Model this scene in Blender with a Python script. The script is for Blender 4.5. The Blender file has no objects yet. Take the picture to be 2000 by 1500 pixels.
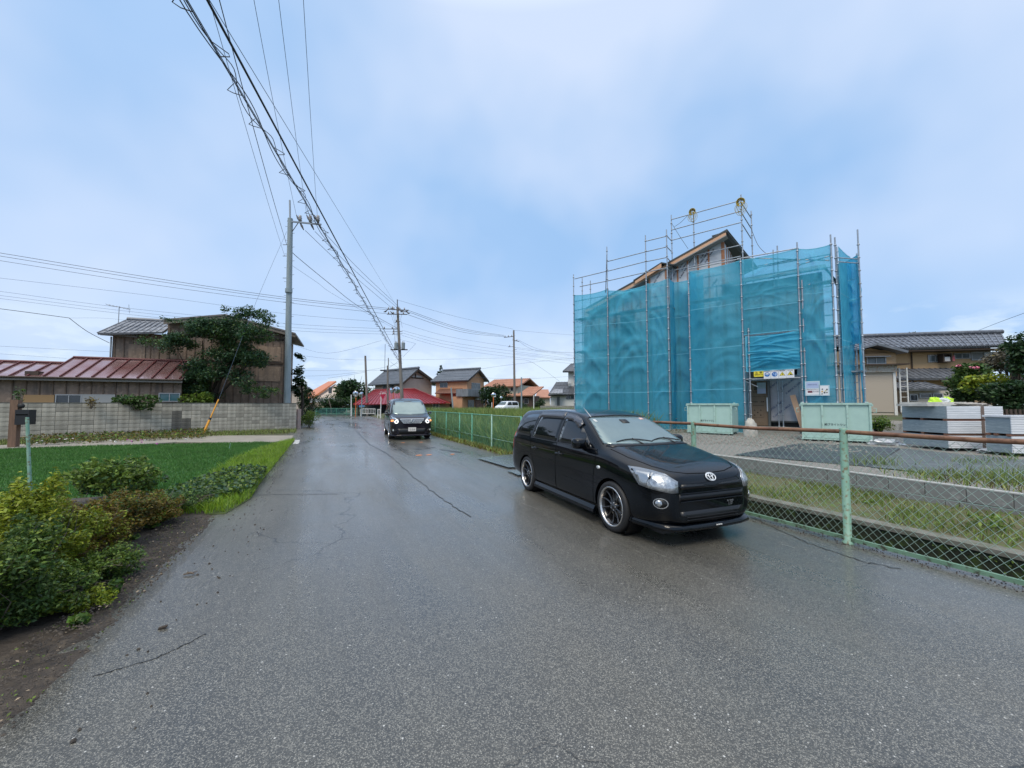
import bpy, bmesh, math, random
import numpy as np
from mathutils import Vector, Matrix
from mathutils.bvhtree import BVHTree
random.seed(7); RS = np.random.RandomState(11)
SC = bpy.context.scene
COL = SC.collection
PI = math.pi
# ------------------------------------------------------------------ camera
F_PX = 775.0; CAM_H = 1.55; PITCH = math.atan(40 / F_PX)
cam = bpy.data.cameras.new('camera'); cam_o = bpy.data.objects.new('camera', cam); COL.objects.link(cam_o)
cam.sensor_width = 36; cam.sensor_fit = 'HORIZONTAL'; cam.lens = 36 * F_PX / 2000
cam.clip_start = 0.05; cam.clip_end = 3000
cam_o.location = (0, 0, CAM_H); cam_o.rotation_euler = (PI / 2 + PITCH, 0, 0)
SC.camera = cam_o
# ------------------------------------------------------------------ world
SUN_EL, SUN_AZ = math.radians(52), math.radians(200)   # azimuth clockwise from +Y
wd = bpy.data.worlds.new('World'); SC.world = wd; wd.use_nodes = True
nt = wd.node_tree; N = nt.nodes; L = nt.links; N.clear()
out = N.new('ShaderNodeOutputWorld'); bg = N.new('ShaderNodeBackground'); bg.inputs[1].default_value = 0.1
L.new(bg.outputs[0], out.inputs[0])
sky = N.new('ShaderNodeTexSky'); sky.sky_type = 'NISHITA'; sky.sun_disc = False
sky.sun_elevation = SUN_EL; sky.sun_rotation = SUN_AZ
tc = N.new('ShaderNodeTexCoord')
def wnoise(scale, det, rough, sx=1, sy=1, sz=1, off=(0, 0, 0)):
    mp = N.new('ShaderNodeMapping'); mp.inputs['Scale'].default_value = (sx, sy, sz); mp.inputs['Location'].default_value = off
    L.new(tc.outputs['Generated'], mp.inputs[0])
    n = N.new('ShaderNodeTexNoise'); n.inputs['Scale'].default_value = scale; n.inputs['Detail'].default_value = det
    n.inputs['Roughness'].default_value = rough; L.new(mp.outputs[0], n.inputs[0]); return n.outputs[0]
def wmix(f, a, b):
    m = N.new('ShaderNodeMix'); m.data_type = 'RGBA'
    if isinstance(f, float): m.inputs[0].default_value = f
    else: L.new(f, m.inputs[0])
    for i, c in ((6, a), (7, b)):
        if isinstance(c, tuple): m.inputs[i].default_value = (*c, 1)
        else: L.new(c, m.inputs[i])
    return m.outputs[2]
def wramp(src, pts):
    r = N.new('ShaderNodeValToRGB'); e = r.color_ramp.elements
    while len(e) < len(pts): e.new(0.5)
    for k, (p, c) in enumerate(pts): e[k].position = p; e[k].color = (c, c, c, 1) if isinstance(c, (int, float)) else (*c, 1)
    L.new(src, r.inputs[0]); return r.outputs[0]
SKY_A = (2.85, 4.65, 7.35); SKY_B = (3.5, 5.2, 7.8); SKY_C = (5.5, 6.5, 8.3)
c = wmix(wramp(wnoise(2.0, 3, .45, 1, 1, 1.3, (.3, 0, .2)), [(.38, 0.), (.66, 1.)]), SKY_A, SKY_B)
c = wmix(wramp(wnoise(1.5, 4, .5, 1, 1, 1.1, (3.35, 1.2, .75)), [(.40, 0.), (.66, 1.)]), c, SKY_C)
# elevation: paler high up, clearer blue low down, puffs at the horizon
sp = N.new('ShaderNodeSeparateXYZ'); L.new(tc.outputs['Generated'], sp.inputs[0])
puff = wnoise(7.5, 6, .55, 1, 1, 2.6, (4.1, .3, 1.0))
band = wramp(sp.outputs[2], [(.0, 1.), (.10, .9), (.185, 0.)])
mm = N.new('ShaderNodeMath'); mm.operation = 'MULTIPLY'; L.new(wramp(puff, [(.47, 0.), (.55, 1.)]), mm.inputs[0]); L.new(band, mm.inputs[1])
c = wmix(mm.outputs[0], c, (6.0, 7.1, 8.3))
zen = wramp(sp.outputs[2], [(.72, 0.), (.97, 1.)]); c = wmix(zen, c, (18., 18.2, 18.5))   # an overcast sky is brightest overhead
c = wmix(0.10, c, sky.outputs[0])
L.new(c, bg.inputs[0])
# ------------------------------------------------------------------ sun
sun = bpy.data.lights.new('sun', 'SUN'); sun_o = bpy.data.objects.new('sun', sun); COL.objects.link(sun_o)
sun.energy = 1.5; sun.angle = math.radians(25); sun.color = (1, .90, .74)
sd = Vector((math.sin(SUN_AZ) * math.cos(SUN_EL), math.cos(SUN_AZ) * math.cos(SUN_EL), math.sin(SUN_EL)))
sun_o.rotation_euler = sd.to_track_quat('Z', 'Y').to_euler(); sun_o.location = (0, 0, 40)
vs = SC.view_settings
vs.view_transform = 'Standard'; vs.look = 'None'; vs.exposure = 0.38; vs.gamma = 1; vs.use_curve_mapping = False
SC.cycles.max_bounces = 8; SC.cycles.transparent_max_bounces = 24; SC.cycles.caustics_reflective = False; SC.cycles.caustics_refractive = False

# ------------------------------------------------------------------ picture <-> place
CP, SP = math.cos(PITCH), math.sin(PITCH)
def ray(u, v):
    a = (u - 1000) / F_PX; b = -(v - 750) / F_PX
    return Vector((a, CP - b * SP, SP + b * CP))
def G(u, v, z=0.0):
    d = ray(u, v); k = (z - CAM_H) / d.z; return Vector((d.x * k, d.y * k, z))
def A(u, v, Y):
    d = ray(u, v); k = Y / d.y; return Vector((d.x * k, Y, CAM_H + d.z * k))
class Frame:
    def __init__(s, o, ang):
        s.o = Vector((o[0], o[1], o[2] if len(o) > 2 else 0)); s.a = ang
        s.x = Vector((math.cos(ang), math.sin(ang), 0)); s.y = Vector((-math.sin(ang), math.cos(ang), 0))
    def P(s, u, v, c=0.0):            # where the sight line meets the plane y = c of this frame: (x, z)
        d = ray(u, v); o = Vector((0, 0, CAM_H)) - s.o
        k = (c - o.dot(s.y)) / d.dot(s.y); p = o + d * k
        return p.dot(s.x), p.z
    def loc(s, p): q = Vector(p) - s.o; return Vector((q.dot(s.x), q.dot(s.y), q.z))
    def W(s, x, y, z=0): return s.o + s.x * x + s.y * y + Vector((0, 0, z))
ROAD = Frame((0, 0, 0), math.atan2(.432, .902))       # x: to the right across the road, y: along it
def W(t, s_, z=0.0): return ROAD.W(t, s_, z)

# ------------------------------------------------------------------ materials
MATS = {}
def mat(name, col, rough=.6, metal=0., var=None, vs_=4., bump=0., bs=40., spec=.5, coat=0., island=0., emit=None, alpha=None, trans=0., rvar=0., coord='Object', stretch=None, col3=None):
    if name in MATS: return MATS[name]
    m = bpy.data.materials.new(name); m.use_nodes = True; n = m.node_tree.nodes; l = m.node_tree.links
    b = n['Principled BSDF']; b.inputs['Roughness'].default_value = rough; b.inputs['Metallic'].default_value = metal
    b.inputs['Base Color'].default_value = (*col, 1); b.inputs['Specular IOR Level'].default_value = spec
    b.inputs['Coat Weight'].default_value = coat; b.inputs['Coat Roughness'].default_value = .05
    t = n.new('ShaderNodeTexCoord'); src = t.outputs[coord]
    if stretch:
        mp = n.new('ShaderNodeMapping'); mp.inputs['Scale'].default_value = stretch; l.new(src, mp.inputs[0]); src = mp.outputs[0]
    cur = None
    def mix(f, a, c2, mode='MIX'):
        x = n.new('ShaderNodeMix'); x.data_type = 'RGBA'; x.blend_type = mode
        if isinstance(f, float): x.inputs[0].default_value = f
        else: l.new(f, x.inputs[0])
        for i, c in ((6, a), (7, c2)):
            if isinstance(c, tuple): x.inputs[i].default_value = (*c, 1)
            else: l.new(c, x.inputs[i])
        return x.outputs[2]
    def ramp(s, p0, p1, a=0., c2=1.):
        r = n.new('ShaderNodeMapRange'); r.inputs[1].default_value = p0; r.inputs[2].default_value = p1
        r.inputs[3].default_value = a; r.inputs[4].default_value = c2; l.new(s, r.inputs[0]); return r.outputs[0]
    if var:
        no = n.new('ShaderNodeTexNoise'); no.inputs['Scale'].default_value = vs_; no.inputs['Detail'].default_value = 7; no.inputs['Roughness'].default_value = .62
        l.new(src, no.inputs[0]); cur = mix(ramp(no.outputs[0], .36, .64), col, var)
        if rvar: l.new(ramp(no.outputs[0], .35, .65, rough - rvar, rough + rvar), b.inputs['Roughness'])
        if col3:
            n3 = n.new('ShaderNodeTexNoise'); n3.inputs['Scale'].default_value = vs_ * 3.7; n3.inputs['Detail'].default_value = 8
            l.new(src, n3.inputs[0]); cur = mix(ramp(n3.outputs[0], .52, .68), cur, col3)
    if island:
        g = n.new('ShaderNodeNewGeometry'); h = n.new('ShaderNodeHueSaturation')
        l.new(ramp(g.outputs['Random Per Island'], 0, 1, 1 - island, 1 + island), h.inputs['Value'])
        mm = n.new('ShaderNodeMath'); mm.operation = 'MULTIPLY'; mm.inputs[1].default_value = 7.31; l.new(g.outputs['Random Per Island'], mm.inputs[0])
        fr = n.new('ShaderNodeMath'); fr.operation = 'FRACT'; l.new(mm.outputs[0], fr.inputs[0])
        l.new(ramp(fr.outputs[0], 0, 1, .5 - island * .045, .5 + island * .03), h.inputs['Hue'])
        if cur is not None: l.new(cur, h.inputs['Color'])
        else: h.inputs['Color'].default_value = (*col, 1)
        cur = h.outputs[0]
    if cur is not None: l.new(cur, b.inputs['Base Color'])
    if bump:
        nb = n.new('ShaderNodeTexNoise'); nb.inputs['Scale'].default_value = bs; nb.inputs['Detail'].default_value = 5; l.new(src, nb.inputs[0])
        bp = n.new('ShaderNodeBump'); bp.inputs['Strength'].default_value = 1; bp.inputs['Distance'].default_value = bump
        l.new(nb.outputs[0], bp.inputs['Height']); l.new(bp.outputs[0], b.inputs['Normal'])
    if emit:
        b.inputs['Emission Color'].default_value = (*emit[0], 1); b.inputs['Emission Strength'].default_value = emit[1]
    if trans: b.inputs['Transmission Weight'].default_value = trans
    MATS[name] = m; return m
def leafmat(name, col, island=.45, rough=.45):
    if name in MATS: return MATS[name]
    m = mat(name, col, rough, island=island, var=tuple(c * .7 for c in col), vs_=1.3, spec=.35)
    n = m.node_tree.nodes; l = m.node_tree.links; b = n['Principled BSDF']; o = n['Material Output']
    tr = n.new('ShaderNodeBsdfTranslucent'); mx = n.new('ShaderNodeMixShader'); mx.inputs[0].default_value = .3
    src = b.inputs['Base Color'].links[0].from_socket; l.new(src, tr.inputs[0])
    l.new(b.outputs[0], mx.inputs[1]); l.new(tr.outputs[0], mx.inputs[2]); l.new(mx.outputs[0], o.inputs[0]); return m

# ------------------------------------------------------------------ object helpers
def tag(o, label=None, cat=None, group=None, kind=None):
    if label: o['label'] = label
    if cat: o['category'] = cat
    if group: o['group'] = group
    if kind: o['kind'] = kind
    return o
def empty(name, loc, rz=0, label=None, cat=None, group=None):
    o = bpy.data.objects.new(name, None); COL.objects.link(o); o.empty_display_size = .2
    o.location = loc; o.rotation_euler = (0, 0, rz); return tag(o, label, cat, group)
def link(name, me, parent=None, mats=None, smooth=False):
    o = bpy.data.objects.new(name, me); COL.objects.link(o)
    if parent is not None: o.parent = parent
    if mats is not None:
        for m in (mats if isinstance(mats, (list, tuple)) else [mats]): me.materials.append(m)
    if smooth: me.shade_smooth()
    return o
def children(o): return [c for c in bpy.data.objects if c.parent == o]
def copy_tree(o, parent=None, ch=None):
    if ch is None:
        ch = {}
        for c in bpy.data.objects:
            if c.parent: ch.setdefault(c.parent.name, []).append(c)
    c = o.copy(); COL.objects.link(c); c.parent = parent
    if parent is not None: c.matrix_parent_inverse = o.matrix_parent_inverse.copy()
    for k in ch.get(o.name, []): copy_tree(k, c, ch)
    return c
class MB:
    def __init__(s): s.v = []; s.f = []; s.m = []; s.sm = []
    def add(s, vs, fs, mi=0, sm=False):
        b = len(s.v); s.v += [tuple(v) for v in vs]; s.f += [tuple(b + i for i in f) for f in fs]
        s.m += [mi] * len(fs); s.sm += [sm] * len(fs); return s
    def box(s, x0, x1, y0, y1, z0, z1, mi=0):
        return s.add([(x, y, z) for z in (z0, z1) for y in (y0, y1) for x in (x0, x1)],
                     [(0, 2, 3, 1), (4, 5, 7, 6), (0, 1, 5, 4), (2, 6, 7, 3), (0, 4, 6, 2), (1, 3, 7, 5)], mi)
    def obox(s, c, ax, ay, az, mi=0):      # centre + half vectors
        c, ax, ay, az = map(Vector, (c, ax, ay, az))
        return s.add([c + ax * i + ay * j + az * k for k in (-1, 1) for j in (-1, 1) for i in (-1, 1)],
                     [(0, 2, 3, 1), (4, 5, 7, 6), (0, 1, 5, 4), (2, 6, 7, 3), (0, 4, 6, 2), (1, 3, 7, 5)], mi)
    def beam(s, p, q, w, h, up=(0, 0, 1), mi=0):
        p, q = Vector(p), Vector(q); d = q - p; u = Vector(up); a = d.cross(u)
        if a.length < 1e-6: a = d.cross(Vector((1, 0, 0)))
        a.normalize(); b = a.cross(d).normalized()
        return s.obox((p + q) / 2, a * w / 2, d / 2, b * h / 2, mi)
    def tube(s, pts, r, n=6, mi=0, caps=True, sm=True):
        pts = [Vector(p) for p in pts]; R = r if isinstance(r, (list, tuple)) else [r] * len(pts)
        vs = []; prev = None
        for i, p in enumerate(pts):
            d = (pts[min(i + 1, len(pts) - 1)] - pts[max(i - 1, 0)]).normalized()
            if prev is None:
                a = d.orthogonal().normalized()
            else:
                a = prev - d * prev.dot(d)
                a = a.normalized() if a.length > 1e-6 else d.orthogonal().normalized()
            prev = a; b = d.cross(a)
            vs += [p + (a * math.cos(2 * PI * k / n) + b * math.sin(2 * PI * k / n)) * R[i] for k in range(n)]
        fs = [(i * n + k, i * n + (k + 1) % n, (i + 1) * n + (k + 1) % n, (i + 1) * n + k) for i in range(len(pts) - 1) for k in range(n)]
        s.add(vs, fs, mi, sm)
        if caps: s.add(vs[:n], [tuple(range(n))[::-1]], mi); s.add(vs[-n:], [tuple(range(n))], mi)
        return s
    def lathe(s, prof, c=(0, 0, 0), ax='z', n=24, mi=0, sm=True):     # prof: (r, h) list
        vs = []
        for r, h in prof:
            for k in range(n):
                a = 2 * PI * k / n; x, y = r * math.cos(a), r * math.sin(a)
                p = {'z': (x, y, h), 'y': (x, h, y), 'x': (h, x, y)}[ax]; vs.append((c[0] + p[0], c[1] + p[1], c[2] + p[2]))
        fs = [(i * n + k, i * n + (k + 1) % n, (i + 1) * n + (k + 1) % n, (i + 1) * n + k) for i in range(len(prof) - 1) for k in range(n)]
        return s.add(vs, fs, mi, sm)
    def prism(s, poly, y0, y1, mi=0):       # polygon in (x, z), extruded along y
        n = len(poly); vs = [(x, y0, z) for x, z in poly] + [(x, y1, z) for x, z in poly]
        fs = [tuple(range(n)), tuple(range(2 * n - 1, n - 1, -1))] + [(i, n + i, n + (i + 1) % n, (i + 1) % n) for i in range(n)]
        return s.add(vs, fs, mi)
    def slab(s, poly, th, mi=0):            # 3-D polygon given thickness downwards along its normal
        p = [Vector(q) for q in poly]; nrm = (p[1] - p[0]).cross(p[2] - p[0]).normalized()
        if nrm.z < 0: nrm = -nrm
        n = len(p); vs = p + [q - nrm * th for q in p]
        fs = [tuple(range(n)), tuple(range(2 * n - 1, n - 1, -1))] + [(i, n + i, n + (i + 1) % n, (i + 1) % n) for i in range(n)]
        return s.add(vs, fs, mi)
    def build(s, name, mats, parent=None, label=None, kind=None, smooth=None, fix=True):
        me = bpy.data.meshes.new(name); me.from_pydata(s.v, [], s.f)
        me.polygons.foreach_set('material_index', s.m)
        sm = s.sm if smooth is None else [smooth] * len(s.f)
        me.polygons.foreach_set('use_smooth', sm)
        if fix and len(s.f) < 60000:
            b = bmesh.new(); b.from_mesh(me); bmesh.ops.recalc_face_normals(b, faces=b.faces); b.to_mesh(me); b.free()
        o = link(name, me, parent, mats)
        if label: o['label'] = label
        if kind: o['kind'] = kind
        return o
def quadmesh(name, V, mats, parent=None, midx=None, smooth=False):
    """V: (n,4,3) array of quads"""
    n = len(V); me = bpy.data.meshes.new(name)
    me.vertices.add(n * 4); me.vertices.foreach_set('co', np.ascontiguousarray(V, dtype=np.float32).ravel())
    me.loops.add(n * 4); me.loops.foreach_set('vertex_index', np.arange(n * 4, dtype=np.int32))
    me.polygons.add(n); me.polygons.foreach_set('loop_start', np.arange(0, n * 4, 4, dtype=np.int32))
    if midx is not None: me.polygons.foreach_set('material_index', np.asarray(midx, dtype=np.int32))
    me.update(calc_edges=True)
    return link(name, me, parent, mats, smooth)
def leaves(P, size, aspect=.5, droop=.3, nrm=None, rs=RS, up=.6):
    """leaf quads (kite shaped) at points P"""
    n = len(P); d = rs.normal(size=(n, 3)); d[:, 2] = d[:, 2] * .6 - droop; d /= np.linalg.norm(d, axis=1)[:, None]
    nn = rs.normal(size=(n, 3)); nn[:, 2] = np.abs(nn[:, 2]) + up
    b = np.cross(nn, d); b /= np.linalg.norm(b, axis=1)[:, None] + 1e-9
    s = size * (.6 + .8 * rs.rand(n))[:, None]
    fold = np.cross(d, b) * s * .12
    return np.stack([P - d * s * .5, P + b * s * aspect * .5 + fold, P + d * s * .5, P - b * s * aspect * .5 + fold], 1)
def text_obj(name, txt, size, m, parent=None, depth=.002, align='CENTER', squeeze=1., bold=0.):
    cu = bpy.data.curves.new(name, 'FONT'); cu.body = txt; cu.size = size; cu.extrude = depth; cu.align_x = align; cu.align_y = 'CENTER'
    cu.offset = bold; cu.resolution_u = 3
    t = bpy.data.objects.new(name, cu); COL.objects.link(t); bpy.context.view_layer.update()
    me = bpy.data.meshes.new_from_object(t.evaluated_get(bpy.context.evaluated_depsgraph_get())); bpy.data.objects.remove(t); bpy.data.curves.remove(cu)
    me.transform(Matrix.Scale(squeeze, 4, (1, 0, 0)))
    o = link(name, me, parent, m); return o
def wall_text(o, x, y, z, rz=0., tilt=0.):      # stand a text up in the plane y = const of its parent, facing -y
    o.location = (x, y, z); o.rotation_euler = (PI / 2, -tilt, rz); o.rotation_mode = 'XYZ'
    o.matrix_local = Matrix.Translation((x, y, z)) @ Matrix.Rotation(rz, 4, 'Z') @ Matrix.Rotation(PI / 2, 4, 'X') @ Matrix.Rotation(tilt, 4, 'Z'); return o
def ss(a, b, x): t = min(1, max(0, (x - a) / (b - a))); return t * t * (3 - 2 * t)
def interp(x, tab):
    tab = sorted(tab)
    if x <= tab[0][0]: return tab[0][1]
    for (a, va), (b, vb) in zip(tab, tab[1:]):
        if x <= b: return va + (vb - va) * (x - a) / (b - a)
    return tab[-1][1]
# common materials
M_GALV = mat('galvanised_steel', (.42, .46, .50), .42, .55, var=(.30, .33, .37), vs_=9, rvar=.1)
M_BLACKPL = mat('black_plastic', (.015, .016, .018), .45)
M_RUBBER = mat('tyre_rubber', (.016, .016, .017), .62, bump=.0006, bs=300)
M_CONC = mat('concrete', (.30, .29, .26), .8, var=(.20, .195, .17), vs_=3, bump=.002, bs=60)
M_DARKGLASS = mat('dark_window_glass', (.02, .028, .035), .08, spec=.8)
M_WHITEP = mat('white_paint', (.75, .75, .73), .45)
# ================================================================== SETTING: ground, road, canal
def asphalt(name, wet=.5):
    m = bpy.data.materials.new(name); m.use_nodes = True; n = m.node_tree.nodes; l = m.node_tree.links; b = n['Principled BSDF']
    t = n.new('ShaderNodeTexCoord').outputs['Object']
    def noise(sc, det=4, ro=.5, s=None):
        x = n.new('ShaderNodeTexNoise'); x.inputs['Scale'].default_value = sc; x.inputs['Detail'].default_value = det; x.inputs['Roughness'].default_value = ro
        if s:
            mr = n.new('ShaderNodeMapping'); mr.inputs['Rotation'].default_value = (0, 0, -ROAD.a); l.new(t, mr.inputs[0]); mp = n.new('ShaderNodeMapping'); mp.inputs['Scale'].default_value = s; l.new(mr.outputs[0], mp.inputs[0]); l.new(mp.outputs[0], x.inputs[0])
        else: l.new(t, x.inputs[0])
        return x.outputs[0]
    def rng(s, a, c, o0, o1):
        r = n.new('ShaderNodeMapRange'); r.inputs[1].default_value = a; r.inputs[2].default_value = c; r.inputs[3].default_value = o0; r.inputs[4].default_value = o1
        l.new(s, r.inputs[0]); return r.outputs[0]
    def mix(f, a, c):
        x = n.new('ShaderNodeMix'); x.data_type = 'RGBA'
        if isinstance(f, float): x.inputs[0].default_value = f
        else: l.new(f, x.inputs[0])
        for i, q in ((6, a), (7, c)):
            if isinstance(q, tuple): x.inputs[i].default_value = (*q, 1)
            else: l.new(q, x.inputs[i])
        return x.outputs[2]
    def math_(op, a, c):
        x = n.new('ShaderNodeMath'); x.operation = op
        for i, q in ((0, a), (1, c)):
            if isinstance(q, float): x.inputs[i].default_value = q
            else: l.new(q, x.inputs[i])
        return x.outputs[0]
    vo = n.new('ShaderNodeTexVoronoi'); vo.inputs['Scale'].default_value = 170; l.new(t, vo.inputs[0])
    vo2 = n.new('ShaderNodeTexVoronoi'); vo2.inputs['Scale'].default_value = 42; l.new(t, vo2.inputs[0])
    big = noise(.35, 5, .6); mid = noise(1.5, 6, .6, (1, .14, 1))
    base = mix(rng(big, .35, .65, 0, 1), (.050, .047, .039), (.086, .082, .070))
    base = mix(rng(mid, .42, .62, 0, .5), base, (.030, .031, .031))
    sep = n.new('ShaderNodeSeparateColor'); l.new(vo.outputs['Color'], sep.inputs[0])
    st = math_('MULTIPLY', rng(sep.outputs[0], .42, .85, 0, 1), rng(vo.outputs['Distance'], .0, .55, 1, 0.2))
    col = mix(st, base, (.42, .40, .34))
    sep2 = n.new('ShaderNodeSeparateColor'); l.new(vo2.outputs['Color'], sep2.inputs[0])
    st2 = math_('MULTIPLY', rng(sep2.outputs[1], .94, .96, 0, 1), rng(vo2.outputs['Distance'], .10, .26, 1, 0))
    col = mix(st2, col, (.55, .54, .50))
    # long cracks / seams
    w = n.new('ShaderNodeTexVoronoi'); w.feature = 'DISTANCE_TO_EDGE'; w.inputs['Scale'].default_value = .33
    dis = n.new('ShaderNodeVectorMath'); dis.operation = 'ADD'; nn = n.new('ShaderNodeTexNoise'); nn.inputs['Scale'].default_value = 2.2; nn.inputs['Detail'].default_value = 6; l.new(t, nn.inputs[0])
    sc_ = n.new('ShaderNodeVectorMath'); sc_.operation = 'SCALE'; sc_.inputs['Scale'].default_value = .55; l.new(nn.outputs['Color'], sc_.inputs[0])
    l.new(t, dis.inputs[0]); l.new(sc_.outputs[0], dis.inputs[1]); l.new(dis.outputs[0], w.inputs[0])
    crack = math_('MULTIPLY', rng(w.outputs['Distance'], .0, .0045, 1, 0), rng(noise(.5, 2), .48, .56, 0, 1))
    col = mix(math_('MULTIPLY', crack, .8), col, (.010, .010, .011))
    l.new(col, b.inputs['Base Color'])
    wetm = noise(1.1, 5, .6, (1, .10, 1))
    ro = rng(wetm, .35, .62, .20, .42)
    l.new(math_('ADD', ro, math_('MULTIPLY', st, .12)), b.inputs['Roughness'])
    b.inputs['Specular IOR Level'].default_value = .5; l.new(rng(big, .4, .62, .62, .28), b.inputs['Coat Weight']); b.inputs['Coat IOR'].default_value = 1.4; l.new(rng(wetm, .35, .62, .09, .30), b.inputs['Coat Roughness'])
    h = math_('ADD', math_('MULTIPLY', vo.outputs['Distance'], -.5), math_('MULTIPLY', noise(180, 3), .4))
    h = math_('ADD', h, math_('MULTIPLY', crack, -1.5))
    bp = n.new('ShaderNodeBump'); bp.inputs['Strength'].default_value = .8; bp.inputs['Distance'].default_value = .003
    l.new(h, bp.inputs['Height']); l.new(bp.outputs[0], b.inputs['Normal']); return m
M_ASPH = asphalt('wet_asphalt')
M_GROUND = mat('field_ground', (.07, .09, .035), .9, var=(.10, .085, .05), vs_=.6, bump=.02, bs=3, col3=(.05, .075, .02))
M_GRAVEL = mat('gravel', (.24, .225, .20), .85, var=(.13, .12, .105), vs_=14, bump=.02, bs=30, col3=(.38, .36, .33))
M_SOIL = mat('wet_soil', (.060, .046, .034), .7, var=(.030, .024, .019), vs_=2.5, bump=.03, bs=14, col3=(.09, .07, .05))
M_MOSS = mat('mossy_concrete', (.030, .036, .016), .7, var=(.012, .015, .008), vs_=2.2, bump=.01, bs=20, col3=(.05, .085, .012))
def hmap(x, y):
    p = ROAD.loc((x, y, 0)); t, s = p.x, p.y
    b = .42 * (ss(5.6, 8.2, t) if s > 8.3 else 1.0)
    return b + .65 * ss(13, 25, y) * ss(14, 21, x)
# left half of the land, right half as a gently shaped sheet
g = MB()
def quad(mb, a, b, c, d, mi=0): mb.add([a, b, c, d], [(0, 1, 2, 3)], mi)
quad(g, W(-900, -300, -.03), W(5.4, -300, -.03), W(5.4, 1400, -.03), W(-900, 1400, -.03))
ts = [5.4, 5.6, 6, 6.5, 7, 7.5, 8, 8.5] + [9 + 1.5 * i for i in range(30)] + [60, 80, 120, 300, 900]
sl = [8.3] + [9 + 1.5 * i for i in range(36)] + [70, 90, 130, 300, 1400]
def sheet(mb, ts, sl, dz=0., f=None, noise=0.):
    vs = []
    for s_ in sl:
        for t_ in ts:
            p = W(t_, s_); z = (f(t_, s_) if f else hmap(p.x, p.y)) + dz + (random.uniform(-noise, noise) if noise else 0); vs.append((p.x, p.y, z))
    n = len(ts); mb.add(vs, [(i * n + j, i * n + j + 1, (i + 1) * n + j + 1, (i + 1) * n + j) for i in range(len(sl) - 1) for j in range(n - 1)], 0, True)
sheet(g, ts, sl, -.01)
sheet(g, [7.9] + [9 + 1.5 * i for i in range(30)] + [60, 80, 120, 300, 900], [-300, -60] + [-30 + 1.5 * i for i in range(25)] + [8.3], -.01)
go = g.build('ground', M_GROUND, kind='structure', fix=False)
# road with ragged left edge
r = MB(); n = 0; vs = []; fs = []
ys = [-14 + .35 * i for i in range(160)] + [42 + 1.5 * i for i in range(8)]
for s_ in ys:
    e = -1.36 + .10 * math.sin(s_ * 1.3) + .05 * math.sin(s_ * 3.1 + 1) + random.uniform(-.05, .05) + (.12 if s_ < 3 else 0)
    vs += [W(e - .35, s_, -.028), W(e, s_, 0.0), W(5.55, s_, 0.0)]
for i in range(len(ys) - 1):
    b = i * 3; fs += [(b, b + 1, b + 4, b + 3), (b + 1, b + 2, b + 5, b + 4)]
r.add(vs, fs, 0, True); r.build('road', M_ASPH, kind='structure', fix=False)
r = MB(); r.add([G(520, 813.5, .004), G(560, 811, .004), G(1000, 811, .004), W(5.5, 42, .004), W(-1.4, 42, .004)], [(0, 1, 2, 3, 4)])
r.build('cross_road', M_ASPH, kind='structure')
# asphalt driveway into the lot, ramping up
r = MB(); sheet(r, [5.56, 6, 6.6, 7.2, 7.8, 8.3], [8.45, 9, 10, 11, 11.6], .012, lambda t, s: .42 * ss(5.6, 8.2, t)); r.build('driveway', M_ASPH, kind='structure', fix=False)
# canal beside the road: walls and floor, then bank up to the block wall
r = MB()
S0, S1 = -40, 8.3
r.box(5.46, 5.60, S0, S1, -1.3, -.012); r.box(6.40, 6.56, S0, S1, -1.3, .0); r.box(5.46, 6.56, S0, S1, -1.32, -1.2)
r.box(5.46, 6.56, S1, S1 + .12, -1.3, .0)
co = r.build('canal', M_MOSS, kind='structure'); co.rotation_euler.z = ROAD.a
M_WATER = mat('canal_water', (.02, .025, .018), .06, bump=.004, bs=6)
r = MB(); r.box(5.6, 6.4, S0, S1, -1.2, -1.12); wo = r.build('canal_water', M_WATER, kind='structure'); wo.rotation_euler.z = ROAD.a
M_LIP = mat('canal_lip_concrete', (.20, .19, .165), .8, var=(.11, .115, .08), vs_=5, bump=.004, bs=40)
r = MB(); r.box(6.38, 6.60, S0, S1, -.02, .035); lo = r.build('canal_lip', M_LIP, kind='structure'); lo.rotation_euler.z = ROAD.a
r = MB(); sheet(r, [6.6, 6.9, 7.2, 7.5, 7.76], [-40, -20] + [-8 + .4 * i for i in range(41)] + [8.3], 0, lambda t, s: .02 + .17 * ss(6.55, 7.7, t), .02)
M_BANK = mat('bank_soil', (.12, .105, .06), .9, var=(.08, .09, .035), vs_=3, bump=.02, bs=18, col3=(.09, .14, .03))
r.build('bank_soil', M_BANK, kind='structure', fix=False)
r = MB(); sheet(r, [7.88] + [8.2 + .8 * i for i in range(23)], [-14 + 1.1 * i for i in range(24)], .006, None, .0)
r.build('gravel_lot', M_GRAVEL, kind='structure', fix=False)
# paved corner driveway far right, rising to the garage
r = MB(); pts = []
for k in range(9):
    Y = 11.5 + 1.9 * k; c = .97 - .006 * k
    a = Vector((Y * (c - .07), Y, 0)); b = Vector((Y * (c + .07) + .8, Y, 0))
    pts += [(a.x, a.y, hmap(a.x, a.y) + .012), (b.x, b.y, hmap(b.x, b.y) + .012)]
r.add(pts, [(2 * i, 2 * i + 1, 2 * i + 3, 2 * i + 2) for i in range(8)], 0, True)
r.build('side_driveway', M_ASPH, kind='structure', fix=False)
# soil strip left of the road
r = MB(); sheet(r, [-3.6, -3.1, -2.6, -2.2, -1.9, -1.6, -1.37, -1.15], [-6 + .2 * i for i in range(78)], 0, lambda t, s: (.0 if t > -1.3 else .045 * ss(-1.35, -1.9, t) * 1.0) - (.02 if t > -1.25 else 0), .013)
r.build('soil_strip', M_SOIL, kind='structure', fix=False)
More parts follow.
